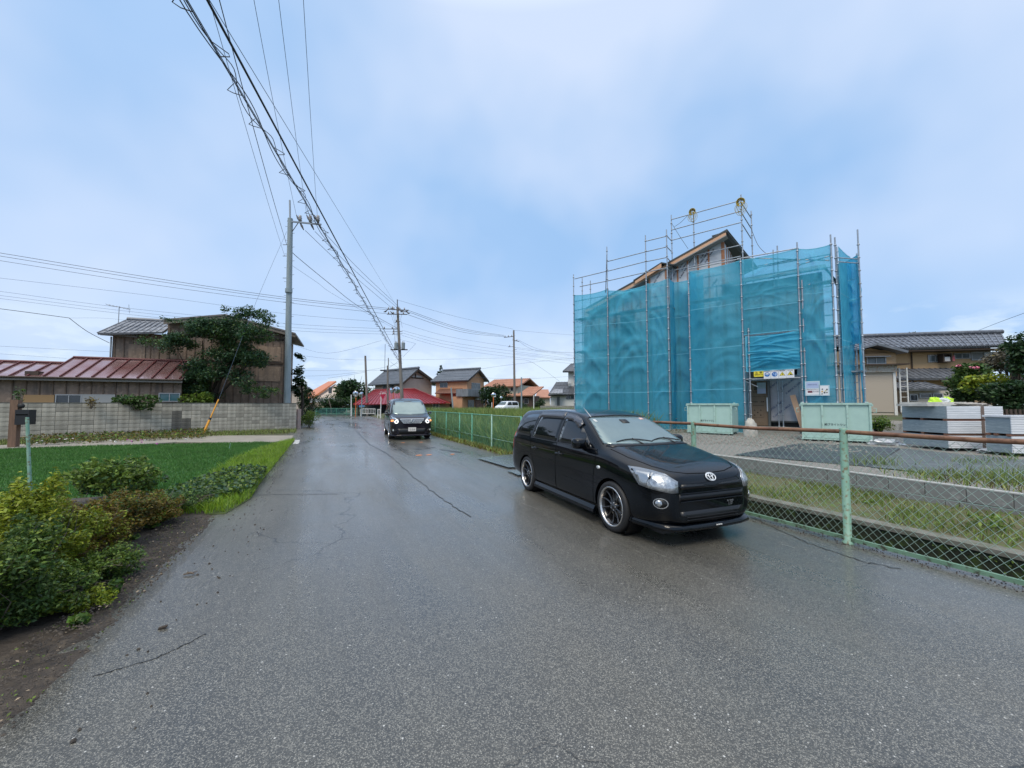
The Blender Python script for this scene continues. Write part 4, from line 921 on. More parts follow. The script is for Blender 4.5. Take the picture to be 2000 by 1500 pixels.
# ---------------------------------------------------------------- skips
M_SKIP = mat('pale_green_skip_paint', (.42, .60, .53), .45, var=(.36, .53, .47), vs_=3, col3=(.30, .42, .36), rvar=.08)
M_SKIP2 = mat('darker_skip_panel', (.36, .53, .48), .5, var=(.40, .58, .52), vs_=4)
def skip(c, ang, w, d, h, label, seams):
    f = empty('waste_skip', c, ang, label, 'skip', 'green waste skips on the site')
    b = MB(); t = .02; z0 = .10
    b.box(0, w, .0 + .03, .03 + t, z0, h - .03); b.box(0, w, d - t, d, z0, h - .03); b.box(0, t, .03, d, z0, h - .03); b.box(w - t, w, .03, d, z0, h - .03); b.box(0, w, .03, d, z0, z0 + .02)
    b.build('skip_body', M_SKIP2, f)
    for x in [0] + [w * q for q in seams] + [w - .05]:
        MB().box(x, x + .05, -.012, .029, z0, h - .06).build('rib', M_SKIP, f)
    for x in (-.045, w): MB().box(x, x + .044, 0, d, h - .10, h - .04).build('side_rim', M_SKIP, f)
    for x in (.0, w - .05): MB().box(x, x + .05, d * .5, d * .5 + .05, h, h + .03).build('lug', M_SKIP, f)
    for y0, y1 in ((-.022, .029), (d, d + .045)): MB().box(-.02, w + .02, y0, y1, h - .058, h).build('top_rim', M_SKIP, f)
    MB().box(-.01, w + .01, -.02, .029, z0 - .04, z0 - .002).build('bottom_rim', M_SKIP, f)
    for x in (.04, w - .12):
        for y in (.06, d - .14): MB().lathe([(.0001, -.03), (.05, -.03), (.05, .03), (.0001, .03)], (x + .04, y, .05), 'y', 10).build('castor', M_BLACKPL, f)
    for x in (-.06, w + .06):
        hn = MB(); hn.tube([(x, .12, h - .16), (x + (.06 if x > 0 else -.06), .12, h - .16), (x + (.06 if x > 0 else -.06), .12, h - .28), (x, .12, h - .28)], .012, 6); hn.build('lifting_hook', M_SKIP, f)
    tx = text_obj('skip_lettering', '㈱ブライトワン', .080, mat('black_ink', (.01, .012, .02), .5), f, .001, squeeze=.9, bold=.001)
    wall_text(tx, w * sum(seams) / 2 + .025, .026, h * .44)
    return f
pa, pb = G(1567, 861, .42), G(1705, 867, .42)
aa = math.atan2(pb.y - pa.y, pb.x - pa.x)
skip(pa, aa, (pb - pa).length, 1.05, (1.55 + 3 / F_PX * pa.y) - .42 + .0, 'larger pale green steel skip right of the doorway, nearest the fence', (.30, .66))
pa2, pb2 = G(1343, 847, .42), G(1431, 851, .42)
aa2 = math.atan2(pb2.y - pa2.y, pb2.x - pa2.x)
sk2 = skip(pa2, aa2, (pb2 - pa2).length, 1.0, 1.17, 'further pale green skip left of the doorway, above the car bonnet', (.28, .61))
# ---------------------------------------------------------------- wrapped board stacks
M_WRAPG = mat('grey_wrapped_boards', (.20, .25, .28), .35, var=(.27, .33, .36), vs_=2, stretch=(1, 1, 14), col3=(.34, .40, .43))
M_SILV = mat('silver_board_edges', (.86, .87, .88), .4, 0., var=(.58, .61, .64), vs_=3, stretch=(1, 1, 40), col3=(.7, .72, .75))
M_WOOD = mat('red_brown_timber', (.22, .10, .06), .7, var=(.14, .07, .045), vs_=6)
def stack(Pn, dirx, diry, w, d, tiers, z0, label, th=.30, grp='wrapped board stacks at the right'):
    ang = math.atan2(dirx.y, dirx.x); f = empty('board_stack', (Pn.x, Pn.y, z0), ang, label, 'pallet stack', grp)
    z = .05
    for k in range(tiers):
        nsh = 7
        core = MB().box(.012, w - .012, .012, d - .012, z, z + th); po = core.build('pack', M_WRAPG, f)
        for j in range(nsh):
            hh = th / nsh; e = random.uniform(-.004, .004)
            sh = MB().box(0 + e, w + e * 2, -.006 + e, .011, z + j * hh + .004, z + (j + 1) * hh - .003); sh.build('board_edge', M_SILV, po)
        for (x0, x1) in ((w * .60, w * .66),):
            MB().box(x0, x1, -.012, -.007, z, z + th).build('strap_shadow', mat('brown_strap', (.16, .12, .10), .8), po)  # dark strip standing in for a strap's shadow, shade put into its colour
        if k < tiers - 1:
            for y in (0.02, d * .5, d - .1): MB().box(-.01, w + .01, y, y + .075, z + th + .002, z + th + .05).build('timber_bearer', M_WOOD, f)
        z += th + .053
    return f, z
nc = A(1853, 868, 9.6); dx_ = Vector((1, -.03, 0)).normalized(); 
stf, ztop = stack(Vector((nc.x, nc.y, 0)), dx_, None, 1.30, 1.15, 3, .45, 'tall three tier stack of silver edged boards wrapped in film')
# long grey side facing left: its own film skin
for k in range(3):
    zz = .05 + k * .353; MB().box(-.010, .011, .02, 1.13, zz + .004, zz + .296).build('film_side', M_WRAPG, stf)
tf = tag(crumple('folded_tarp', (0, 0, 0), .5, .3, .12, mat('dirty_grey_tarp', (.40, .38, .35), .6, var=(.24, .21, .18), vs_=5), 'x', 'tarp'), 'dirty grey tarp bunched on top of the board stack', 'tarp'); tf.location = (nc.x + .85, nc.y + .35, .45 + ztop - .06); tf.scale = (.9, 1.1, .8)
sl_ = MB().box(-.1, 1.0, .15, .95, 0, .055).box(-.06, .9, .2, .9, .057, .10); so = sl_.build('cream_sheet_bundle', mat('cream_panel', (.62, .60, .55), .5, var=(.40, .39, .36), vs_=4)); tag(so, 'cream coloured flat panels lying on the tall board stack', 'panel'); so.location = (nc.x - .1, nc.y + .1, .45 + ztop - .048)
for k, (dx2, col, lb) in enumerate([(.20, (.50, .75, .05), 'bright lime green bundle on top of the cream panels, left'), (.50, (.50, .75, .05), 'lime green folded jacket with a brown band on the stack')]):
    o = crumple('work_cloth', (0, 0, 0), .13, .12, .12, mat('lime_cloth', col, .7), lb, 'work cloth', 5); o.location = (nc.x + dx2, nc.y + .45, .45 + ztop + .05)
o = crumple('work_bag', (0, 0, 0), .16, .12, .10, mat('white_bag', (.6, .62, .62), .6), 'small white bag on the panels between the lime bundles', 'bag', 5); o.location = (nc.x + .34, nc.y + .42, .45 + ztop + .05)
nc2 = A(1978, 880, 8.6)
st2, _ = stack(Vector((nc2.x, nc2.y, 0)), dx_, None, 1.4, .5, 2, .45, 'lower stack of white wrapped boards cut off by the right frame edge', .36)
o = MB().box(-.02, 1.42, -.02, .52, .82, .86).build('film_cover', mat('white_film', (.72, .73, .75), .3, var=(.55, .57, .6), vs_=5), st2)
# ---------------------------------------------------------------- LEFT SIDE: old block wall
M_OLDBLK = mat('weathered_block', (.33, .315, .265), .88, var=(.24, .225, .185), vs_=1.1, bump=.004, bs=40, col3=(.40, .385, .33), coord='Object')
def stained(name, base, dark):
    m = mat(name, base, .88, var=tuple(c * .74 for c in base), vs_=1.7, bump=.004, bs=40, col3=tuple(min(1, c * 1.18) for c in base)); n = m.node_tree.nodes; l = m.node_tree.links; b = n['Principled BSDF']
    src = b.inputs['Base Color'].links[0].from_socket; t = n.new('ShaderNodeTexCoord'); mp = n.new('ShaderNodeMapping'); mp.inputs['Scale'].default_value = (2.5, 2.5, .35)
    l.new(t.outputs['Object'], mp.inputs[0]); no = n.new('ShaderNodeTexNoise'); no.inputs['Scale'].default_value = 1.6; no.inputs['Detail'].default_value = 6; l.new(mp.outputs[0], no.inputs[0])
    r = n.new('ShaderNodeMapRange'); r.inputs[1].default_value = .5; r.inputs[2].default_value = .72; r.inputs[3].default_value = 0; r.inputs[4].default_value = .8; l.new(no.outputs[0], r.inputs[0])
    mx = n.new('ShaderNodeMix'); mx.data_type = 'RGBA'; l.new(r.outputs[0], mx.inputs[0]); l.new(src, mx.inputs[6]); mx.inputs[7].default_value = (*dark, 1); l.new(mx.outputs[2], b.inputs['Base Color']); return m
OLDM = [stained('old_block_%s' % 'abcd'[k], (.54 * q, .49 * q, .40 * q), (.22, .20, .16)) for k, q in enumerate((1.0, .84, 1.1, .70))]
M_SOOT = stained('sooty_block', (.17, .155, .13), (.04, .038, .033))
wl, wr_ = G(0, 862), G(577, 838)
WALLF = Frame((wr_.x, wr_.y, 0), math.atan2((wr_ - wl).y, (wr_ - wl).x))
def old_wall():
    f = empty('old_block_wall', WALLF.o, WALLF.a, 'long weathered grey block wall in front of the wooden house', 'wall')
    bx = MB().box(-.192, .192, -.06, .06, -.092, .092).build('block', OLDM[0], f); me0 = bx.data
    b = bmesh.new(); b.from_mesh(me0); bmesh.ops.bevel(b, geom=b.edges[:], offset=.006, segments=1, affect='EDGES'); b.to_mesh(me0); b.free()
    ms = [me0]
    for m in OLDM[1:] + [M_SOOT]:
        q = me0.copy(); q.materials.clear(); q.materials.append(m); ms.append(q)
    first = True; cnt = 0
    L_ = 0
    for k in range(36):
        x = -.2 - .4 * k
        for c in range(8):
            u_ = WALLF.W(x, 0); uu = 1000 + F_PX * u_.x / u_.y
            soot = abs(uu - 360) < 12 + 13 * math.sin(c * .9 + .3) and 0 < c < 7 or (abs(uu - 345) < 12 and c in (3, 4, 5))
            if first: o = bx; first = False
            else: o = link('block', me0, f)
            o.data = ms[4] if soot else random.choices(ms[:4], (5, 3, 3, 1.2 if c < 7 else 4))[0]
            o.location = (x, random.uniform(-.005, .005), .10 + .2 * c + .01); cnt += 1
    MB().box(-14.5, 0, -.048, .048, 0, 1.60).build('mortar', mat('old_dark_mortar', (.25, .23, .19), .95), f)
    MB().box(-14.5, .01, -.068, .068, 1.601, 1.64).build('wall_cap', mat('blackened_cap', (.10, .10, .085), .9, var=(.17, .165, .14), vs_=6), f)
    MB().box(-22, -14.52, -.06, .06, 0, 1.63).build('wall_end_stretch', OLDM[0], f)
old_wall()
# mailbox post, thin green poles, guy wire guard
p = G(26, 874); t_ = empty('mailbox_post', (p.x, p.y, 0), .3, 'weathered brown wooden post with a black letter box near the left edge', 'post')
MB().box(-.11, .11, -.09, .09, 0, 1.72).build('post', mat('weathered_post_wood', (.20, .12, .08), .85, var=(.13, .08, .055), vs_=4, stretch=(4, 4, .5)), t_)
bxm = MB().box(.12, .50, -.20, .12, .82, 1.36).build('letter_box', mat('black_enamel', (.015, .016, .02), .3), t_); MB().box(.15, .47, -.212, -.203, 1.16, 1.20).build('slot', M_SEAM, bxm)
MB().lathe([(.0001, -.04), (.09, -.04), (.09, .04), (.0001, .04)], (.17, -.05, 1.50), 'y', 12).build('lamp', M_RUBBER, t_)
def thin_pole(u0, v0, u1, v1, Y, label, r=.02, m=None):
    a, b = A(u0, v0, Y), A(u1, v1, Y); o = MB().tube([(0, 0, 0), tuple(b - a)], [r, r * .9], 8).build('garden_stake', m or M_GRNPAINT); o.location = a; return tag(o, label, 'stake')
pg = G(62, 1010, 0).y
thin_pole(61, 1008, 53, 815, pg, 'tall pale green garden stake rising out of the left hedge', .021)
thin_pole(447, 882, 450, 866, 13.2, 'short pale green stake standing in the turf', .014)
p0, p1 = G(396, 850), A(427, 780, G(396, 850).y + .6)
gg = empty('guy_wire_guard', p0, 0, 'yellow plastic guard on the leaning guy wire by the old wall', 'guy guard')
dd = p1 - p0
MB().tube([(0, 0, 0), tuple(dd * .42)], .055, 8).build('lower_sleeve', mat('guard_yellow', (.75, .33, .03), .5), gg)
MB().tube([tuple(dd * .42), tuple(dd * .48)], .06, 8).build('joint', M_BLACKPL, gg)
MB().tube([tuple(dd * .48), tuple(dd)], .032, 8).build('upper_sleeve', MATS['guard_yellow'], gg)
# pink edged board at the wall end
o = MB().box(0, .12, -.05, .3, 0, 1.25).build('boundary_post', mat('pink_stone', (.45, .30, .26), .8, var=(.3, .25, .22), vs_=6)); o.location = WALLF.W(.12, .2); tag(o, 'pinkish stone gate post at the right end of the old wall', 'post')
# ================================================================== HOUSE UNDER CONSTRUCTION AND SCAFFOLD
RO = A(1625, 478, 14.1); E1 = Vector((960, -F_PX, 0)).normalized()
SF = Frame((RO.x, RO.y, 0), math.atan2(E1.y, E1.x))     # x to the right along the facade, y into the house
ZB = .42
ZTOP = RO.z
def X(u, v=650, c=0.): return SF.P(u, v, c)[0]
def Z(u, v, c=0.): return SF.P(u, v, c)[1]
def netting():
    m = bpy.data.materials.new('blue_safety_net'); m.use_nodes = True; n = m.node_tree.nodes; l = m.node_tree.links; b = n['Principled BSDF']; o = n['Material Output']
    t = n.new('ShaderNodeTexCoord'); no = n.new('ShaderNodeTexNoise'); no.inputs['Scale'].default_value = .55; no.inputs['Detail'].default_value = 4; l.new(t.outputs['Object'], no.inputs[0])
    mx = n.new('ShaderNodeMix'); mx.data_type = 'RGBA'; l.new(no.outputs[0], mx.inputs[0]); mx.inputs[6].default_value = (.06, .50, .72, 1); mx.inputs[7].default_value = (.14, .64, .86, 1)
    l.new(mx.outputs[2], b.inputs['Base Color']); b.inputs['Roughness'].default_value = .6; b.inputs['Specular IOR Level'].default_value = .2
    mp = n.new('ShaderNodeMapping'); mp.inputs['Scale'].default_value = (1, 1, .45); mp.inputs['Rotation'].default_value = (0, .6, 0); l.new(t.outputs['Object'], mp.inputs[0])
    wn = n.new('ShaderNodeTexNoise'); wn.inputs['Scale'].default_value = 2.6; wn.inputs['Detail'].default_value = 6; wn.inputs['Distortion'].default_value = .8; l.new(mp.outputs[0], wn.inputs[0])
    bp = n.new('ShaderNodeBump'); bp.inputs['Strength'].default_value = 1; bp.inputs['Distance'].default_value = .07; l.new(wn.outputs[0], bp.inputs['Height']); l.new(bp.outputs[0], b.inputs['Normal'])
    tr = n.new('ShaderNodeBsdfTranslucent'); l.new(mx.outputs[2], tr.inputs[0]); l.new(bp.outputs[0], tr.inputs['Normal']); s1 = n.new('ShaderNodeMixShader'); s1.inputs[0].default_value = .5; l.new(b.outputs[0], s1.inputs[1]); l.new(tr.outputs[0], s1.inputs[2])
    tp = n.new('ShaderNodeBsdfTransparent'); tp.inputs[0].default_value = (.72, .93, .98, 1)
    s2 = n.new('ShaderNodeMixShader'); r = n.new('ShaderNodeMapRange'); r.inputs[1].default_value = .35; r.inputs[2].default_value = .65; r.inputs[3].default_value = .58; r.inputs[4].default_value = .70
    l.new(no.outputs[0], r.inputs[0])
    lw = n.new('ShaderNodeLayerWeight'); lw.inputs[0].default_value = .35
    ad = n.new('ShaderNodeMath'); ad.operation = 'MULTIPLY_ADD'; ad.use_clamp = True; ad.inputs[1].default_value = .30; l.new(lw.outputs['Facing'], ad.inputs[0]); l.new(r.outputs[0], ad.inputs[2])
    l.new(ad.outputs[0], s2.inputs[0]); l.new(tp.outputs[0], s2.inputs[1]); l.new(s1.outputs[0], s2.inputs[2]); l.new(s2.outputs[0], o.inputs[0]); return m
M_NET = netting()
M_NETED = mat('net_seam_band', (.10, .42, .58), .7)
scf = empty('scaffold', (SF.o.x, SF.o.y, 0), SF.a, 'galvanised tube scaffold wrapped round the unfinished house', 'scaffold')
def net(x0, z00, z01, x1, z10, z11, y0=0., y1=0., sag=.05, name='safety_net', label=None, ns=3, seed=0, billow=0.):
    """sheet from (x0, z00..z01) to (x1, z10..z11) tied at the posts, with drooping folds"""
    rs = random.Random(seed + 31); n, k = 26, 84; vs = []
    folds = [(rs.uniform(.15, 1), rs.uniform(.5, 1.2), rs.uniform(.014, .045), rs.choice((0, 1))) for _ in range(11)]
    d = Vector((x1 - x0, y1 - y0)); Lh = d.length; nx, ny = d.y / Lh, -d.x / Lh
    for i in range(k + 1):
        t = i / k
        for j in range(n + 1):
            s_ = j / n; za = z00 + (z10 - z00) * s_; zb_ = z01 + (z11 - z01) * s_
            zz = za + (zb_ - za) * t; ed = math.sin(PI * s_) ** .5; o = 0
            for (f0, fa, w_, cr) in folds:      # tension folds fanning out from the tie points
                c = s_ if cr else 1 - s_; zc = f0 - fa * .28 * c + .10 * math.sin(PI * c)
                o += sag * .8 * math.exp(-((t - zc) / w_) ** 2) * (1 - c * .6)
            o += sag * .2 * math.sin(s_ * 9 + t * 5 + seed) * ed + sag * .22 * math.sin(s_ * 23 + seed * 2 + t * 3)
            o *= ed * (1 if t < .97 else .4); o += billow * math.sin(PI * min(1, (1 - t) * 1.0)) * 1.0 + sag * .6 * ed * math.sin(PI * t)
            o = max(o, 0) + .045 if not billow else o
            vs.append((x0 + (x1 - x0) * s_ + nx * o, y0 + (y1 - y0) * s_ + ny * o - .0, zz - (sag * .5 * ed if t > .98 else 0) - sag * .3 * math.sin(PI * s_) * t))
    m = MB(); w = n + 1
    m.add(vs, [(i * w + j, i * w + j + 1, (i + 1) * w + j + 1, (i + 1) * w + j) for i in range(k) for j in range(n)], 0, True)
    ob = m.build(name, M_NET, scf, label=label, fix=False)
    # eyelet bands (hems and horizontal seams): narrow doubled strips of the same net
    e = MB(); e.add([], [])
    for i in [0, k] + [int(k * q / (ns + 1)) for q in range(1, ns + 1)]:
        P = [Vector(vs[i * w + j]) + Vector((nx, ny, 0)) * .006 for j in range(w)]
        e.add([p + Vector((0, 0, dz)) for p in P for dz in (-.016, .016)], [(2 * j, 2 * j + 2, 2 * j + 3, 2 * j + 1) for j in range(w - 1)], 0, True)
    for j in (0, n):
        P = [Vector(vs[i * w + j]) + Vector((nx, ny, 0)) * .006 for i in range(k + 1)]; dxx = Vector((d.x, d.y, 0)).normalized() * .03
        e.add([p + dxx * q for p in P for q in (-1, 1)], [(2 * j2, 2 * j2 + 2, 2 * j2 + 3, 2 * j2 + 1) for j2 in range(k)], 0, True)
    e.build('net_hem', M_NETED, ob, fix=False); return ob
def clamp_pole(x, y, z0, z1, parent=scf):
    m = MB(); m.tube([(x, y, z0), (x, y, z1)], .0245, 8)
    z = z0 + .25
    while z < z1 - .1: m.lathe([(.026, z - .03), (.045, z - .018), (.045, z + .012), (.026, z + .03)], (x, y, 0), 'z', 8); z += .475
    return m.build('standard', M_GALV, parent)
def rail(a, b, r=.0215, nm='ledger', m=None): return MB().tube([a, b], r, 6).build(nm, m or M_GALV, scf)
D = .92
front = [(1122, 537), (1187, 483), (1262, 461), (1303, 450), (1345, 518), (1447, 505), (1557, 475), (1622, 460)]
fx = []
for u, v in front:
    x, z = SF.P(u, v, 0)
    fx.append(x); clamp_pole(x, -.10, ZB, z)
clamp_pole(fx[5] + .20, -.08, ZB, 4.6); clamp_pole(fx[6] + .10, -.08, ZB, 6.2); clamp_pole(fx[7] + .12, .10, ZB, Z(1628, 462))
bx_ = []
for u, v, z0 in [(1137, 541, ZB), (1153, 548, ZB), (1311, 420, ZB), (1354, 408, 5.9), (1447, 380, 5.9), (1510, 488, ZB), (1518, 480, ZB), (1634, 482, ZB)]:
    x, z = SF.P(u, v, D); bx_.append(x); clamp_pole(x, D, z0, z)
clamp_pole(X(1467, 412, 2.2), 2.2, 5.6, Z(1467, 412, 2.2))
clamp_pole(fx[1], D, ZB, ZTOP); clamp_pole(fx[2], D, ZB, ZTOP + .1); clamp_pole(fx[5], D, ZB, ZTOP - .4); clamp_pole(fx[4] + .9, D, ZB, ZTOP - .5)
# ledgers and decks
M_DECK = mat('steel_deck', (.30, .34, .37), .5, .4, var=(.22, .25, .28), vs_=6)
levels = [.9, 2.55, 4.30, 6.05]
bays = [(fx[0], fx[1]), (fx[1], fx[2]), (fx[2], fx[3]), (fx[4], fx[5]), (fx[5], fx[6]), (fx[6], fx[7])]
for bi, (a, b) in enumerate(bays):
    for li, z in enumerate(levels):
        if bi == 4 and li == 0: continue
        rail((a, 0, z), (b, 0, z)); rail((a, D, z), (b, D, z))
        if z + .95 < ZTOP + .2:
            rail((a, 0, z + .475), (b, 0, z + .475), .019, 'guard_rail'); rail((a, 0, z + .95), (b, 0, z + .95), .019, 'guard_rail')
        if li > 0:
            MB().box(a + .03, b - .03, .16, .40, z + .02, z + .06).build('deck_board', M_DECK, scf); MB().box(a + .03, b - .03, .46, .70, z + .02, z + .06).build('deck_board', M_DECK, scf)
            MB().beam((a, .02, z - .06), (a + .45, .02, z - .3), .02, .02).build('bracket', M_GALV, scf)
for x in fx:
    for z in levels: rail((x, 0, z), (x, D, z), .019, 'transom')
for (a, b, z0, z1) in [(fx[4], fx[5], .9, 2.6), (fx[4], fx[5], 4.3, 6.0), (fx[5], fx[6], 5.3, 3.7), (fx[0], fx[1], 2.5, 4.3), (fx[6], fx[7], 2.2, 3.6)]:
    rail((a + .05, .05, z0), (b - .05, .05, z1), .017, 'brace')
# guard rails above the nets, read off at their ends
def prail(u0, v0, u1, v1, c=0., c1=None, nm='guard_rail'):
    c1 = c if c1 is None else c1; x0, z0 = SF.P(u0, v0, c); x1, z1 = SF.P(u1, v1, c1); return rail((x0, c - .03, z0), (x1, c1 - .03, z1), .0215, nm)
for a in [(1123, 545, 1187, 529.5), (1133, 560, 1187, 549), (1187, 511, 1262, 492), (1187, 530, 1262, 511), (1187, 549, 1262, 532), (1262, 471.5, 1303, 461.5), (1262, 492, 1303, 482.5), (1262, 511.5, 1303, 503), (1262, 532, 1303, 523.5)]: prail(*a)
for a in [(1311, 429.5, 1447, 392, D), (1311, 450, 1447, 413, D), (1311, 470, 1447, 435, D), (1354, 500, 1452, 478, D), (1311, 529, 1447, 501, D), (1311, 510, 1354, 500, D)]: prail(*a)
for a in [(1303, 461.5, 1311, 470), (1303, 482.5, 1311, 491), (1303, 503, 1311, 513), (1303, 523.5, 1311, 533)]: prail(*a, 0., D)
for a in [(1449, 398, 1467, 426), (1449, 417, 1467, 446), (1449, 437, 1467, 466)]: prail(*a, D, 2.2)
for a in [(1345, 526, 1447, 506), (1440, 506, 1560, 485), (1452, 504, 1620, 509, 0.), (1480, 520, 1557, 506), (1475, 540, 1557, 526)]: prail(*a)
for a in [(1560, 518, 1622, 500), (1560, 560, 1622, 548)]: prail(*a)
# dark pole leaning beside the second standard
x0, z0 = SF.P(1183, 560, -.05); x1, z1 = SF.P(1185.5, 489, -.05); rail((x0, -.06, z0 - .3), (x1, -.06, z1), .018, 'dark_pole', M_BLACKPL)
# nets, bay by bay (top edges follow the photograph)
zt = lambda u, v: Z(u, v)
net(fx[0], ZB + .02, zt(1122, 577), fx[1], ZB + .02, zt(1187, 565), seed=1, sag=.13)
net(fx[1], ZB + .02, zt(1187, 568), fx[2], ZB + .02, zt(1262, 557), seed=2, sag=.16)
net(fx[2], ZB + .02, zt(1262, 555), fx[3], ZB + .02, zt(1303, 545), seed=3, sag=.09)
net(fx[3], ZB + .02, zt(1303, 545), bx_[2], ZB + .02, Z(1311, 552, D), 0, D, seed=4, sag=.05)
net(bx_[2], ZB + .02, Z(1311, 553, D), X(1375, 650, D), ZB + .02, Z(1375, 537, D), D, D, seed=5, sag=.10)
net(fx[4] + .01, ZB + .02, zt(1345, 531), fx[4] + .02, ZB + .02, Z(1372, 533, D), .01, D, seed=6, sag=.05)
net(fx[4], ZB + .02, zt(1345, 531), fx[5], ZB + .02, zt(1447, 509), seed=7, sag=.09)
zd = Z(1500, 721); zd1 = Z(1462, 726); zd2 = Z(1557, 719)
net(fx[5], zt(1447, 655), zt(1447, 509), fx[6], zt(1557, 644), zt(1557, 487), seed=8, sag=.05, ns=2)
net(fx[5] + .1, zd1, zt(1453, 658), fx[6], zd2, zt(1557, 645), 0, 0, seed=9, sag=.10, ns=1, label='doubled darker blue net hanging above the doorway')
net(fx[5] + .12, zd1 + .02, zt(1453, 656), fx[6] - .03, zd2 + .02, zt(1557, 645), .05, .05, seed=19, sag=.05, ns=0)
net(fx[6], ZB + .02, zt(1557, 487), fx[7], ZB + .02, zt(1622, 478), seed=10, sag=.11)
rail((fx[5], -.02, zd1 - .01), (fx[6], -.02, zd2 - .01), .022, 'door_lintel_tube')
# right end: access bay with ladders, outer pole, billowing end net
xl = X(1690, 780, .55); clamp_pole(xl, .55, ZB, Z(1667, 450, .55)); clamp_pole(xl, D + .75, ZB, ZTOP)
xr = fx[7] + .16
zb_, zt_ = Z(1655, 676, 1.3), Z(1655, 516, 1.3)
net(xr, ZB + .02, ZTOP - .1, xr + .35, ZB + .02, ZTOP - .2, .05, 1.3, seed=12, sag=.06)
net(xr + .08, zb_, zt_, xl - .02, zb_ + .02, zt_ + .1, 1.1, .72, seed=13, sag=.06)
net(xr + .08, zb_, zt_, xl - .02, zb_ + .02, zt_ + .1, 1.16, .78, seed=14, sag=.06)
net(xl, ZB + .02, Z(1668, 512, .55), xl + .12, ZB + .02, Z(1668, 520, .55), .50, 3.4, seed=15, sag=.05, billow=-.10)
rail((xr, .0, Z(1625, 505)), (xl, .55, Z(1667, 508, .55)), .02, 'guard_rail'); rail((xr, .0, Z(1625, 513)), (xl, .55, Z(1667, 516, .55)), .02, 'guard_rail')
def ladder(x0, x1, y, z0, z1, label):
    f = empty('ladder', (0, 0, 0), 0); f.parent = scf; f['label'] = label
    for x in (x0, x1): MB().box(x - .022, x + .022, y - .03, y + .03, z0, z1).build('ladder_rail', M_GALV, f)
    z = z0 + .2
    while z < z1 - .05: MB().tube([(x0, y, z), (x1, y, z)], .014, 6).build('rung', M_GALV, f); z += .29
M_GALV2 = mat('aluminium', (.55, .58, .60), .4, .6)
la, lb_ = X(1648, 700, 1.0), X(1676, 700, 1.0)
ladder(la, lb_, 1.0, ZB, Z(1660, 727, 1.0), 'lower aluminium ladder in the access bay'); ladder(la - .03, lb_ - .03, 1.08, Z(1660, 725, 1.0), Z(1660, 678, 1.0), 'upper aluminium ladder in the access bay')
MB().box(la - .2, lb_ + .2, .7, 1.4, Z(1660, 727, 1.0) - .02, Z(1660, 727, 1.0) + .03).build('deck_board', M_DECK, scf)
# ---------------------------------------------------------------- the house shell behind
HY = 1.15
hs = empty('house_under_construction', (SF.o.x, SF.o.y, 0), SF.a, 'unfinished house wrapped in white printed membrane behind blue nets', 'house')
def membrane():
    m = mat('white_house_wrap', (.62, .63, .66), .45, var=(.48, .49, .53), vs_=1.8, bump=.02, bs=2.2, rvar=.1); return m
M_WRAP = membrane()
M_BATTEN = mat('orange_pine_batten', (.46, .20, .10), .7, var=(.38, .16, .08), vs_=5)
M_FASCIA = mat('tan_fascia', (.72, .43, .27), .6, var=(.62, .36, .22), vs_=3)
M_EAVE = mat('dark_metal_eave', (.08, .09, .09), .45)
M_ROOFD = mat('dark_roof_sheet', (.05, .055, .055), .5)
def hp_(u, v, c=HY): x, z = SF.P(u, v, c); return (x, z)
xa, za = hp_(1413, 468); xL, zL = hp_(1218, 566); xLL, zLL = hp_(1150, 600)
# front wall polygon (gable part) down to the ground
xs_l = X(1140, 650, HY)
z_l = za + (zL - za) * (xs_l - xa) / (xL - xa)
m = MB(); m.prism([(xs_l, ZB), (xa, ZB), (xa, za), (xs_l, max(z_l, 4.2))], HY, HY + .12); m.build('gable_wall', M_WRAP, hs)
ydep = 4.6
m = MB(); m.box(xa - .12, xa - .002, HY + .125, HY + ydep, ZB, za - .1); m.build('side_wall', M_WRAP, hs)
# main roof over the gable: rises to the right, then a drop on the far side
ap = SF.P(1420, 447, HY - .45); lo = SF.P(1212, 563, HY - .45); bk = SF.P(1480, 521, HY + ydep)
A3 = Vector((ap[0], HY - .45, ap[1])); L3 = Vector((lo[0] - 2.0, HY - .45, lo[1] - 2.0 * (ap[1] - lo[1]) / (ap[0] - lo[0]))); B3 = Vector((bk[0], HY + ydep, bk[1]))
m = MB(); m.slab([A3, B3, B3 + (L3 - A3), L3], .07); m.build('roof', M_ROOFD, hs)
dn = Vector((0, 0, -1))
m = MB(); q0, q1 = A3 + dn * .08 + Vector((-.05, .02, 0)), L3 + dn * .08 + Vector((0, .02, 0)); m.add([q0, q1, q1 + dn * .16, q0 + dn * .16, q0 + Vector((0, .03, 0)), q1 + Vector((0, .03, 0)), q1 + dn * .16 + Vector((0, .03, 0)), q0 + dn * .16 + Vector((0, .03, 0))], [(0, 1, 2, 3), (4, 7, 6, 5), (0, 4, 5, 1), (3, 2, 6, 7), (0, 3, 7, 4), (1, 5, 6, 2)])
m.build('fascia', M_FASCIA, hs)
q0, q1 = q0 + dn * .162, q1 + dn * .162
m = MB(); m.slab([q0, q1, q1 + Vector((0, .42, 0)), q0 + Vector((0, .42, 0))], .04); m.build('soffit', mat('grey_soffit', (.34, .32, .30), .7), hs)
m = MB(); m.slab([A3 + dn * .09, A3 + dn * .09 + Vector((-.62, .05, -.02)), B3 + dn * .09 + Vector((-.62, 0, 0)), B3 + dn * .09], .035); m.build('side_soffit', M_EAVE, hs)
